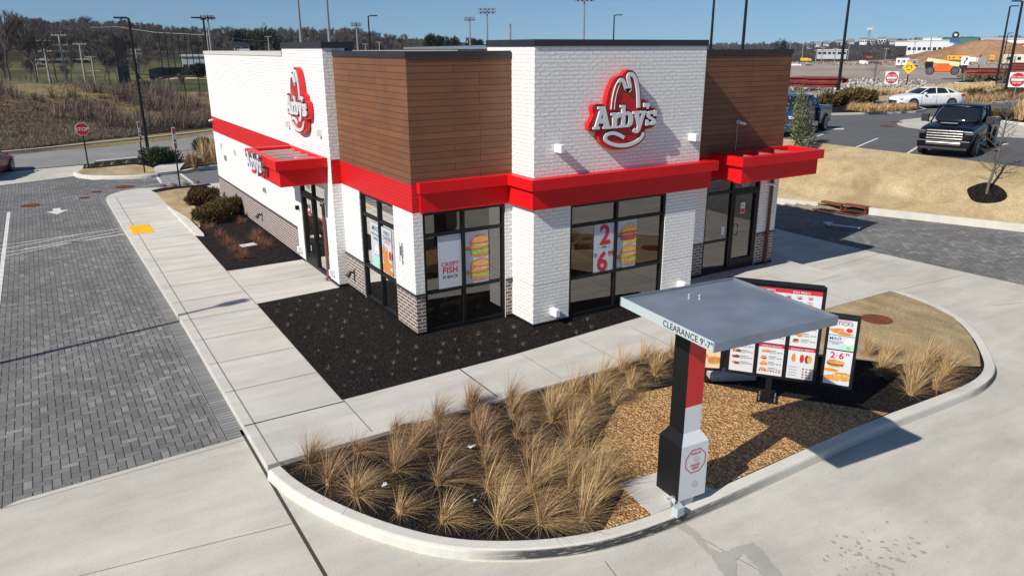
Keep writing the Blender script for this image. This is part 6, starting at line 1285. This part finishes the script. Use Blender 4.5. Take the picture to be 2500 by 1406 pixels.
def pickup(loc,yaw,m,label,scale=1.0,hd=False):
    e = empty('pickup_truck',loc,yaw,label,'pickup truck'); e.scale = (scale,)*3; W_ = 1.0; rw = .42
    H = 1.22
    S_ = [bodysec(2.90,.86,.55,.8,1.02,.01),bodysec(2.84,.95,.45,.8,1.12,.02),bodysec(2.5,1.0,.40,.82,1.18,.05),bodysec(1.75,1.0,.40,.82,H,.06),bodysec(1.25,1.0,.40,.85,H+.02,.03),bodysec(.4,1.0,.40,.85,H+.02,0),bodysec(-.9,1.0,.40,.85,H+.02,0)]
    loft(S_,m,'body',e,1)
    b = MB(); b.box(-2.85,-.93,-.99,-.92,.42,1.25,m); b.box(-2.85,-.93,.92,.99,.42,1.25,m); b.box(-2.88,-2.80,-.92,.92,.45,1.25,m); b.box(-2.8,-.93,-.92,.92,.55,.68,PLAST); b.box(-.98,-.92,-.92,.92,.68,1.24,m); b.build('cargo_bed',e,bevel=.02)
    b = MB(); b.box(-3.0,-2.88,-.93,.93,.42,.62,CHROME if hd else PLAST); b.build('rear_bumper',e,bevel=.02)
    for s in (-1,1): b = MB(); b.box(-2.895,-2.82,s*.86,s*.992,.85,1.2,TAILR); b.build('tail_light',e)
    greenhouse(e,m,[(1.3,.88,1.22,.86,1.25),(.62,.90,1.2,.76,1.84),(.3,.90,1.2,.77,1.90),(-.4,.90,1.2,.77,1.90),(-.82,.90,1.2,.76,1.86),(-.93,.90,1.2,.78,1.3)],[(1.28,1.22,.9,.6,1.87,.755,.035),(-.1,1.2,.93,-.1,1.88,.79,.035),(-.9,1.2,.92,-.82,1.86,.77,.05)])
    b = MB()
    for (x,y) in ((1.95,1),(1.95,-1),(-1.9,1),(-1.9,-1)): arch(b,x,y*.995,rw)
    b.build('wheel_arch',e)
    for (x,y) in ((1.95,.9),(1.95,-.9),(-1.9,.9),(-1.9,-.9)): wheel(e,x,y,rw,.28)
    b = MB(); b.box(2.895,2.925,-.66,.66,.68,1.08,PLAST)
    if hd:
        for k in range(4): b.box(2.925,2.955,-.64,.64,.72+k*.1,.745+k*.1,CHROME)
    else: b.box(2.925,2.945,-.62,.62,.86,.9,CHROME)
    b.build('grille',e,bevel=.006)
    for s in (-1,1): b = MB(); b.box(2.72,2.93,s*.70,s*.95,.90,1.04,LAMPG if not hd else DLAMP); b.build('headlight',e,bevel=.02)
    b = MB(); b.box(2.9,3.0,-.93,.93,.40,.66,m); b.box(3.0,3.03,-.62,.62,.50,.60,CHROME if hd else PLAST); b.box(2.88,2.99,-.86,.86,.3,.40,PLAST); b.build('front_bumper',e,bevel=.02)
    for s in (-1,1): 
        b = MB(); b.box(.95,1.15,s*1.05,s*1.32,1.22,1.52 if hd else 1.42,PLAST); b.tube([(1.05,s*.9,1.2),(1.08,s*1.15,1.25)],.03,PLAST,6); mr = b.build('mirror',e,bevel=.02)
    b = MB()
    for s in (-1,1):
        for x in (.35,-.6): b.box(x-.08,x+.08,s*1.0,s*1.02,1.02,1.06,m if not hd else CHROME)
        for x in (1.15,-.12,-.88): b.box(x-.006,x+.006,s*.996,s*1.004,.5,1.18,PLAST)
    b.build('door_handle',e)
    if hd: b = MB(); b.box(1.5,2.4,-.32,.32,1.25,1.31,m); b.box(2.4,2.43,-.28,.28,1.25,1.295,PLAST); b.build('hood_scoop',e,bevel=.02)
    return e
pickup((24.72,2.62,ZP),math.pi+rad(18),paint('black blue truck paint',(.002,.003,.006),.3,.25),'black heavy pickup with chrome grille parked nose to the tan lawn',.93,True)
pickup((24.7,10.5,ZP),math.pi+rad(20),paint('blue truck paint',(.012,.045,.12)),'dark blue pickup half hidden behind the brown planks and the sapling',.93)
def sedan(loc,yaw,m,label,scale=1.0):
    e = empty('parked_car',loc,yaw,label,'car'); e.scale = (scale,)*3; r = .34
    S_ = [bodysec(2.42,.62,.30,.5,.62,.01),bodysec(2.34,.80,.24,.5,.72,.02),bodysec(2.0,.90,.20,.55,.86,.05),bodysec(1.2,.92,.18,.6,.98,.05),bodysec(.6,.925,.18,.62,1.0,.02),bodysec(-1.2,.925,.18,.64,1.04,.02),bodysec(-1.9,.92,.2,.66,1.08,.03),bodysec(-2.32,.84,.28,.66,1.06,.02),bodysec(-2.42,.74,.36,.62,.98,.01)]
    loft(S_,m,'body',e,1)
    greenhouse(e,m,[(1.05,.80,.98,.78,1.0),(.35,.82,1.0,.62,1.36),(0,.83,1.0,.62,1.43),(-.7,.83,1.0,.61,1.43),(-1.15,.82,1.02,.58,1.34),(-1.95,.76,1.06,.66,1.09)],[(1.0,1.0,.83,.2,1.40,.63,.028),(-.25,1.0,.86,-.28,1.43,.65,.03),(-1.2,1.03,.84,-1.0,1.39,.62,.04),(-1.9,1.06,.8,-1.15,1.36,.6,.035)])
    b = MB()
    for (x,y) in ((1.42,1),(1.42,-1),(-1.42,1),(-1.42,-1)): arch(b,x,y*.918,r)
    b.build('wheel_arch',e)
    for (x,y) in ((1.42,.83),(1.42,-.83),(-1.42,.83),(-1.42,-.83)): wheel(e,x,y,r)
    for s in (-1,1):
        b = MB(); b.box(2.1,2.33,s*.55,s*.84,.62,.74,LAMPG); b.build('headlight',e,bevel=.03); b = MB(); b.box(-2.38,-2.1,s*.6,s*.89,.82,.97,TAILR); b.build('tail_light',e,bevel=.03)
        b = MB(); b.box(.62,.78,s*.95,s*1.1,1.0,1.12,m); b.build('mirror',e,bevel=.03)
    b = MB(); b.box(2.36,2.44,-.5,.5,.34,.56,PLAST); b.build('grille',e,bevel=.02)
    b = MB()
    for s in (-1,1):
        for x in (.85,-.25,-1.2): b.box(x-.005,x+.005,s*.921,s*.929,.3,.96,PLAST)
        for x in (.0,-1.0): b.box(x-.08,x+.08,s*.925,s*.945,.86,.89,m)
    b.build('door_line',e); return e
p = (G(2185,264,ZP)+G(2338,264,ZP))/2; sedan((p.x,p.y+.2,ZP),math.atan2(.42,-.9),paint('white car paint',(.75,.76,.78)),'white sedan seen from its left side beyond the two pickups',.95)
sedan((-8.95,31.8,ZR),rad(74),paint('deep red car paint',(.28,.012,.015)),'dark red car cut off by the left edge at the end of the pavers',.97)
# ================================================================ construction site and far things
ORG = paint('orange machine paint',(.75,.13,.01),.4); CRM = paint('cream machine paint',(.75,.66,.38),.45); YMC = paint('yellow machine paint',(.75,.38,.02),.45); REDI = mat('red primer steel',(.20,.03,.022),.75,var=.3,scale=1.5); WST = mat('white site paint',(.7,.7,.69),.6)
def at_site(px,py,D): p = AT(px,py,D); return (p.x,p.y,float(terr(p.x,p.y))),D
def face_r(loc): d = Vector(loc)-CAM; return -math.atan2(d.x,d.y)       # local x points to picture right
l,_ = at_site(2303,180,112); z = l[2]
e = empty('telehandler',l,face_r(l),'orange and cream telescopic handler with four big tyres on the gravel site','telehandler'); e.scale=(.8,)*3; e.location.z = CAM.z-(182-124)/1931*112+.0
for x in (-1.9,1.5): 
    for y in (-.9,.9): wheel(e,x,y,.62,.45)
b = MB(); b.box(-1.5,1.1,-.8,.8,.5,1.45,ORG); b.box(-1.0,.6,-.85,.2,1.45,1.75,ORG); b.box(-2.4,2.1,-.5,.5,.45,1.0,PLAST); b.build('body',e,bevel=.05)
b = MB(); M_ = Matrix.Translation((0,0,1.55))@Matrix.Rotation(rad(9),4,'Y'); b.box(-2.6,2.0,-.25,.35,.0,.62,CRM,M_); b.build('boom',e,bevel=.03); b = MB(); b.box(2.0,2.7,-.15,.25,.08,.5,BLACK,M_); b.box(2.5,3.1,-.6,.7,-.9,.4,BLACK,M_); b.tube([(1.4,0,1.6),(2.6,0,.9)],.12,BLACK); b.build('attachment',e); b = MB(); b.box(-2.7,-1.6,-.9,-.3,1.0,2.0,BLACK); b.build('cab',e,bevel=.05)
def excav(px,py,D,lab,s,m):
    l,_ = at_site(px,py,D); e = empty('excavator',l,face_r(l),lab,'excavator'); e.scale=(s,)*3; e.location.z = CAM.z-(py-124)/1931*D
    b = MB(); b.box(-1.8,1.8,-1.3,-.7,0,.8,PLAST); b.box(-1.8,1.8,.7,1.3,0,.8,PLAST); b.build('tracks',e,bevel=.1); b = MB(); b.box(-1.2,1.9,-1.1,1.1,.85,1.9,m); b.build('body',e,bevel=.1); b = MB(); b.box(-1.1,0,-1.1,-.1,1.9,2.8,m); b.build('cab',e,bevel=.05)
    b = MB(); b.tube([(-.8,.3,1.6),(-2.6,.3,4.4),(-3.6,.3,4.2)],[.3,.26,.2],m,6); b.tube([(-3.6,.3,4.3),(-4.4,.3,1.6)],[.2,.14],m,6); b.build('boom',e); b = MB(); b.box(-4.8,-4.1,-.2,.8,1.0,1.7,PLAST); b.build('bucket',e)
excav(2120,150,520,'orange excavator with raised arm on the distant site',.95,ORG); excav(2462,146,330,'yellow excavator beside the right end of the clay mound',.62,YMC)
def rig(px,py,D,w_,h_,lab,m,cat,name,kind='truck'):
    p = AT(px,py,D); e = empty(name,tuple(p),face_r(p),lab,cat); W_ = w_*D/1931; H_ = h_*D/1931
    if kind == 'truck':
        b = MB(); b.box(-W_/2,W_*.22,-1.1,1.1,H_*.3,H_,m); b.build('cargo_body',e,bevel=.08); b = MB(); b.box(W_*.24,W_/2,-1.05,1.05,H_*.25,H_*.85,m); b.build('cab',e,bevel=.1); b = MB(); b.box(W_*.40,W_/2+.02,-.9,.9,H_*.55,H_*.78,CARGL); b.build('windscreen',e)
        for x in (-W_*.35,W_*.35): b = MB(); b.tube([(x,-1.15,H_*.16),(x,1.15,H_*.16)],H_*.17,TYRE,12); b.build('wheel',e)
    elif kind == 'box':
        b = MB(); b.box(-W_/2,W_/2,-1.3,1.3,.15,H_,m); b.build('shell',e,bevel=.04); b = MB()
        b.box(-W_*.36,-W_*.22,-1.33,-1.3,H_*.45,H_*.75,CARGL); b.box(W_*.05,W_*.18,-1.33,-1.3,H_*.45,H_*.75,CARGL); b.build('window',e); b = MB(); b.box(-W_*.08,W_*.0,-1.33,-1.3,H_*.1,H_*.8,GALV); b.build('door',e)
        b = MB(); b.box(-W_/2+.1,W_/2-.1,-1.2,1.2,-.1,.15,PLAST); b.build('skid',e)
    return e
rig(1967,152,300,24,9,'yellow tanker truck far across the site','%s' and YMC,'truck','site_truck'); rig(2108,163,235,20,13,'white site truck with dark load, left of the job trailer',WST,'truck','site_truck'); rig(2135,161,240,26,9,'long flatbed of dark pipes behind the white site truck',PLAST,'truck','site_truck'); rig(2372,156,180,34,13,'white crew truck behind the keep right sign',WST,'truck','site_truck')
rig(1944,163,200,22,6,'white van at the edge of the site beside the brown planks',WST,'van','site_truck'); rig(1975,163,205,16,4.5,'dark parked vehicle right of the white van',PLAST,'vehicle','site_truck')
rig(2202,162,185,26,17,'white job trailer with two windows on the site',WST,'trailer','job_trailer','box'); rig(2228,162,183,22,14,'grey storage container beside the job trailer',GALV,'container','storage_container','box'); rig(2478,158,150,46,20,'cream storage container at the right edge',mat('cream box',(.62,.58,.45),.6),'container','storage_container','box')
for i,(px,w_) in enumerate(((2325,20),(2350,18),(2421,9))): e = rig(px,148,250,w_,10,['orange dumpster left one in front of the clay mound','orange dumpster right one in front of the clay mound','small orange box by the mound end'][i],YMC,'container','dumpster','box')
# red steel beams
def beams(px,py,D,n,rows,wd,lab,seed,slope=0):
    p = AT(px,py,D); e = empty('steel_beam_stack',tuple(p),face_r(p)+slope,lab,'steel beams'); r = random.Random(seed); k3 = 0
    for q in range(rows):
        for k in range(n-q):
            L = wd*r.uniform(.35,.6)*D/1931; x = r.uniform(-.5,.5)*wd*D/1931*.6; y = (k-(n-q)/2)*.55; z = .1+q*.36
            b = MB(); b.box(x-L,x+L,y-.15,y+.15,z,z+.05,REDI); b.box(x-L,x+L,y-.03,y+.03,z+.05,z+.28,REDI); b.box(x-L,x+L,y-.15,y+.15,z+.28,z+.33,REDI); b.build('beam',e)
beams(1990,214,67,8,2,84,'stack of dark red steel beams beside the road left of the tall lamp',3,.1); beams(2440,186,97,3,2,95,'long low stack of dark red steel beams at the right behind the road',4,.12); beams(2480,176,120,3,3,50,'farther heap of dark red beams at the right edge',6,.1)
# rubble, scattered debris
def rubble(name,px0,px1,D0,D1,n,s0,s1,m,lab,seed,zadd=0):
    r = np.random.default_rng(seed); Vs=[];Fs=[];o=0; cube = np.array([(-1,-1,-1),(1,-1,-1),(1,1,-1),(-1,1,-1),(-1,-1,1),(1,-1,1),(1,1,1),(-1,1,1)],float); cf = np.array([(3,2,1,0),(4,5,6,7),(0,1,5,4),(1,2,6,5),(2,3,7,6),(3,0,4,7)])
    for k in range(n):
        D = r.uniform(D0,D1); px = r.uniform(px0,px1); p = AT(px,150,D); z = float(terr(p.x,p.y)); s = r.uniform(s0,s1)*r.uniform(.4,1); Rm = np.array(Matrix.Rotation(r.uniform(0,6),3,Vector(r.normal(0,1,3)).normalized())); V = (cube*r.uniform(.5,1.2,(8,3))*np.array([s,s*.7,s*.45]))@Rm.T+np.array([p.x,p.y,z+s*.2+zadd*r.uniform(0,1)]); Vs.append(V); Fs.append(cf+o); o += 8
    return npmesh(name,np.concatenate(Vs),np.concatenate(Fs),m,kind='stuff',label=lab,cat='rubble')
RUB = strawmat('broken concrete',(.20,.18,.16),(.38,.34,.30),(.58,.54,.48))
rubble('rubble',1925,2270,78,98,4200,.07,.26,RUB,'long heap of broken pale concrete across the gravel site',5,.6)
rubble('rubble_far',1930,2500,210,300,600,.1,.36,strawmat('mixed debris',(.12,.10,.09),(.3,.22,.15),(.6,.55,.5)),'mixed debris scattered over the distant site',8,.3)
# far buildings
def bldg(px0,px1,pyb,pyt,D,depth,m,lab,name='commercial_building',win=None,roof='flat',cat='building',roofm=None):
    a = AT(px0,124,D); c = AT(px1,124,D); zb = CAM.z-(pyb-124)/1931*D; zt = CAM.z-(pyt-124)/1931*D; w_ = (c-a).length; mid = (a+c)/2; e = empty(name,(mid.x,mid.y,zb),math.atan2(c.y-a.y,c.x-a.x),lab,cat); H_ = zt-zb
    b = MB(); b.box(-w_/2,w_/2,0,depth,-1.5,H_,m); b.build('wall',e)
    if roof == 'gable':
        b = MB(); b.add([(-w_/2-.4,-.4,H_),(w_/2+.4,-.4,H_),(w_/2+.4,depth+.4,H_),(-w_/2-.4,depth+.4,H_),(-w_/2-.4,depth/2,H_+w_*.28),(w_/2+.4,depth/2,H_+w_*.28)],[(0,1,5,4),(2,3,4,5),(0,4,3),(1,2,5),(3,2,1,0)],roofm or CAP); b.build('roof',e)
    else: b = MB(); b.box(-w_/2-.3,w_/2+.3,-.3,depth+.3,H_,H_+max(.4,H_*.08),roofm or PALECAP); b.build('roof',e)
    if win:
        n,z0,z1 = win
        for k in range(n):
            x = -w_/2+w_*(k+.5)/n; b = MB(); b.box(x-w_/n*.33,x+w_/n*.33,-.12,-.0,H_*z0,H_*z1,CARGL); b.build('window',e)
    return e
GR_ = mat('pale shingle roof',(.22,.21,.2),.9); LG = mat('light grey siding',(.42,.44,.46),.7); BLU = mat('blue shop panel',(.03,.10,.28),.4)
bldg(2213,2325,136,112,560,40,mat('dealer white wall',(.66,.68,.7),.5),'long white car dealership with a dark window strip left of the clay mound',win=(9,.2,.45)); bldg(2250,2295,118,107,575,30,WST,'raised white block on the roofline of the long dealership'); bldg(2290,2380,118,106,620,40,mat('green metal roof wall',(.05,.16,.14),.5),'low building with a dark green roof behind the white dealership',roofm=mat('green roof',(.03,.15,.12),.5))
bldg(1996,2068,143,131,430,18,LG,'low white building in front of the far wood',win=(6,.3,.7)); bldg(2183,2240,117,113,560,20,WST,'thin white canopy roof left of the dealership')
e = bldg(2390,2480,117,107,650,30,LG,'pale low shops at the right horizon'); bldg(2455,2500,126,110,420,20,WST,'white shop with a red sign at the right edge',win=(3,.1,.5)); p = AT(2483,114,418); e = empty('shop_sign',tuple(p),face_r(p),'red shop sign at the right edge','sign'); b = MB(); b.box(-4,4,-.3,0,-1,1.2,INKR); b.build('panel',e); b = MB(); b.box(-3,3,-.36,-.3,-.3,.4,REFW); b.build('stripe',e)
p = AT(2329,112,540); e = empty('tire_sign',(p.x,p.y,CAM.z+1),face_r(p),'tall sign with a round tyre shape above the dealership','sign'); b = MB(); b.tube([(0,.5,5.6),(0,-.5,5.6)],1.9,TYRE,24); b.tube([(0,-.5,5.6),(0,-.7,5.6)],.8,REFW,20); b.build('tyre_disc',e); b = MB(); b.box(-2.6,2.6,-.3,.3,1.2,3.4,BLU); b.build('panel',e); b = MB(); b.box(-.6,.6,-.2,.2,-6,1.2,GALV); b.build('post',e)
for i,(px,D,w_,h_,pb) in enumerate(((1975,760,14,5,124),(1995,800,16,6,122),(2015,790,14,5,119),(2047,820,14,6,117),(2075,830,16,5,115),(2105,800,18,8,116),(2125,810,16,7,116),(2150,820,20,8,115),(2175,830,18,7,116),(2205,850,14,6,116),(1902,700,10,4,122),(2240,860,12,6,113))):
    bldg(px-w_/2,px+w_/2,pb,pb-h_,D,9,WST if i%2 else LG,['pale house on the far right hillside, '+s for s in ('leftmost of the lower group','second from the left in the lower group','third from the left in the lower group','left of the tall lot lamp','just right of the tall lot lamp','first of the upper row','second of the upper row','widest of the upper row','fourth of the upper row','last of the upper row','beside the brown planks','above the white canopy roof')][i],'house',(3,.3,.7),'gable',cat='house',roofm=GR_)
p = AT(2120,100,1100); e = empty('radio_mast',(p.x,p.y,8),face_r(p),'lattice water or radio tower on the right horizon','tower'); b = MB()
for x in (-2,2): b.tube([(x,0,0),(x*.3,0,19)],.35,GALV,4)
for k in range(6): b.tube([(-2+k*.25,0,k*3),(2-k*.3,0,k*3+3)],.2,GALV,4)
b.build('lattice',e); b = MB(); b.box(-3,3,-1,1,18,21,PALECAP); b.build('head',e)
for i,(px,ty,D,by) in enumerate(((1928,103,330,130),(1958,110,300,140),(2004,120,260,160),(2036,122,250,160),(2070,110,300,140),(2267,98,300,140),(2230,108,400,135),(1990,126,240,160),(2160,122,300,150))):
    p = AT(px,by,D); e = empty('utility_pole',tuple(p),face_r(p),'thin grey pole standing on the site at the right, '+['leftmost beside the brown planks','second from the left','fourth from the left','just left of the tall lamp','just right of the tall lamp','in front of the white dealership','left of the dealership','short one near the yellow tanker','right of the orange excavator'][i],'utility pole'); h = (by-ty)/1931*D; b = MB(); b.tube([(0,0,-1),(0,0,h)],.16,GALV,6); b.build('pole',e); b = MB(); b.box(-.8,.8,-.08,.08,h-.3,h-.15,GALV); b.build('crossarm',e)
# low stand roof behind the restaurant
p0_ = AT(985,112,120); p1_ = AT(1262,120,95); b = MB(); e = empty('grandstand',tuple((p0_+p1_)/2),0,'long low grey metal roof of a sports stand behind the brown planks','grandstand')
d = (p1_-p0_); L = d.length; M_ = Matrix.Rotation(math.atan2(d.y,d.x),4,'Z'); b.box(-L/2,L/2,0,14,-.25,0,GREYM,M_@Matrix.Rotation(rad(1.2),4,'X')); b.build('roof',e); b = MB()
for k in range(5): b.tube([M_@Vector((-L/2+L*k/4,1,-.2)),M_@Vector((-L/2+L*k/4,1,-6.5))],.15,GALV)
b.build('columns',e); b = MB(); b.box(-L/2,L/2,10,13.5,-6.5,-2.5,LG,M_); b.build('seating',e)
# ball field at the left
fz = lambda px,py,D: AT(px,py,D)
F_ = [AT(*q) for q in ((300,218,120),(345,197,158),(360,195,165),(560,193,165),(560,226,118),(420,224,118))]
b = MB(); b.add([tuple(q) for q in F_],[(0,1,2,3,4,5)],GREENL); b.add([tuple(q) for q in F_]+[(q.x,q.y,q.z-3) for q in F_],[(k,(k+1)%6,6+(k+1)%6,6+k) for k in range(6)],LAWN); ff = b.build('ball_field',kind='structure'); 
b = MB(); Q = [AT(*q) for q in ((340,196.5,158),(560,192,166),(560,184,190),(395,184,190),(375,192,168))]; b.add([tuple(q+Vector((0,0,.03))) for q in Q],[(0,1,2,3,4)],LAWN); b.build('infield_dirt',kind='structure')
NET = mat('dark netting',(.012,.012,.013),.8); NAV = mat('navy windscreen',(.012,.02,.04),.7)
def netfence(A_,B_,n,hp,hs,lab,name='netting_fence',gap=False,rail=False):
    A_ = Vector(A_); B_ = Vector(B_); e = empty(name,tuple(A_),0,lab,'fence'); d = B_-A_
    for k in range(n): q = d*k/(n-1); b = MB(); b.tube([q+Vector((0,0,-.5)),q+Vector((0,0,hp))],.09 if not rail else .07,BLACK,6); b.build('post',e)
    if hs: b = MB(); b.add([(0,.03,0),(d.x,d.y+.03,d.z),(d.x,d.y+.03,d.z+hs),(0,.03,hs),(0,-.03,0),(d.x,d.y-.03,d.z),(d.x,d.y-.03,d.z+hs),(0,-.03,hs)],[(0,1,2,3),(7,6,5,4),(3,2,6,7)],NAV); b.build('windscreen',e)
    if gap:
        b = MB(); w_ = d.length; m_ = int(w_/1.5)
        for k in range(m_): q = d*k/m_; b.tube([q+Vector((0,0,hs)),q+Vector((0,0,hp))],.03,NET,3,cap=False)
        for k in range(8): z = hs+(hp-hs)*k/7; b.tube([Vector((0,0,z)),d+Vector((0,0,z))],.025,NET,3,cap=False)
        b.build('net',e)
    if rail: b = MB(); b.tube([Vector((0,0,hp)),d+Vector((0,0,hp))],.05,BLACK,5); b.tube([Vector((0,0,hp*.5)),d+Vector((0,0,hp*.5))],.03,BLACK,5); b.build('rail',e)
    return e
netfence(AT(295,214,116),AT(318,199,150),7,6.6,2.5,'tall dark netting fence standing edge on beside the ball field',gap=True)
netfence(AT(305,215,118),AT(560,228,114),8,1.9,0,'low black rail fence along the near side of the green ball field','field_fence',rail=True)
netfence(AT(367,196,160),AT(400,187,175),3,1.9,1.9,'short angled dark windscreen at the far left field corner','field_fence'); netfence(AT(400,187,175),AT(520,182,182),9,8.5,1.7,'row of tall black net poles over a navy windscreen at the back of the field')
bldg(440,500,183,140,210,10,LG,'light grey two storey field house behind the ball field',win=(4,.25,.6)); bldg(58,76,162,146,210,7,WST,'small white building half hidden by the bare trees at the left','shed',None,'gable',cat='building'); bldg(78,212,155,146,230,6,mat('dark low shed',(.05,.06,.07),.8),'long dark low shed below the far left wood','shed'); bldg(248,258,104,100,330,5,mat('tan house wall',(.4,.33,.25),.7),'small tan house among the trees left of the tall netting fence','house',None,'gable',cat='house'); bldg(570,610,124,118,250,8,WST,'white house roof seen over the white parapet between evergreens','house',(2,.3,.6),'gable',cat='house')
for i,(px,py) in enumerate(((478,186),(492,187))): p = AT(px,py,168); shrub(tuple(p),.7,.7,1.9,EVG,900+i,['dark rounded evergreen at the back of the ball field, left one','dark rounded evergreen at the back of the ball field, right one'][i],1500,.35,.2,'evergreen_shrub')
p = AT(335,262,67); e = empty('wooden_sign',(p.x,p.y,float(terr(p.x,p.y))),face_r(p),'low weathered board on two posts in the weeds behind the street lamp','board'); b = MB(); b.box(-.55,.55,-.03,.03,.3,.75,WP); b.build('board',e); [ (lambda bb: bb.build('post',e))(MB().tube([(x,0,-.2),(x,0,.9)],.04,WP,6)) for x in (-.57,.57)]
# ================================================================ air
b = MB(); b.box(-1900,3300,-1900,3300,-60,80,None) if False else None
hm = bpy.data.materials.new('air'); hm.use_nodes = True; t = hm.node_tree; t.nodes.clear(); o_ = t.nodes.new('ShaderNodeOutputMaterial'); v_ = t.nodes.new('ShaderNodeVolumePrincipled')
v_.inputs['Color'].default_value = (.78,.87,1,1); v_.inputs['Density'].default_value = .0001; v_.inputs['Anisotropy'].default_value = .2; t.links.new(v_.outputs[0], o_.inputs['Volume'])
b = MB(); b.box(-1560,1560,-1560,1560,-25,75,hm); b.build('haze',kind='stuff',label='thin pale blue air haze over the whole place',cat='haze')
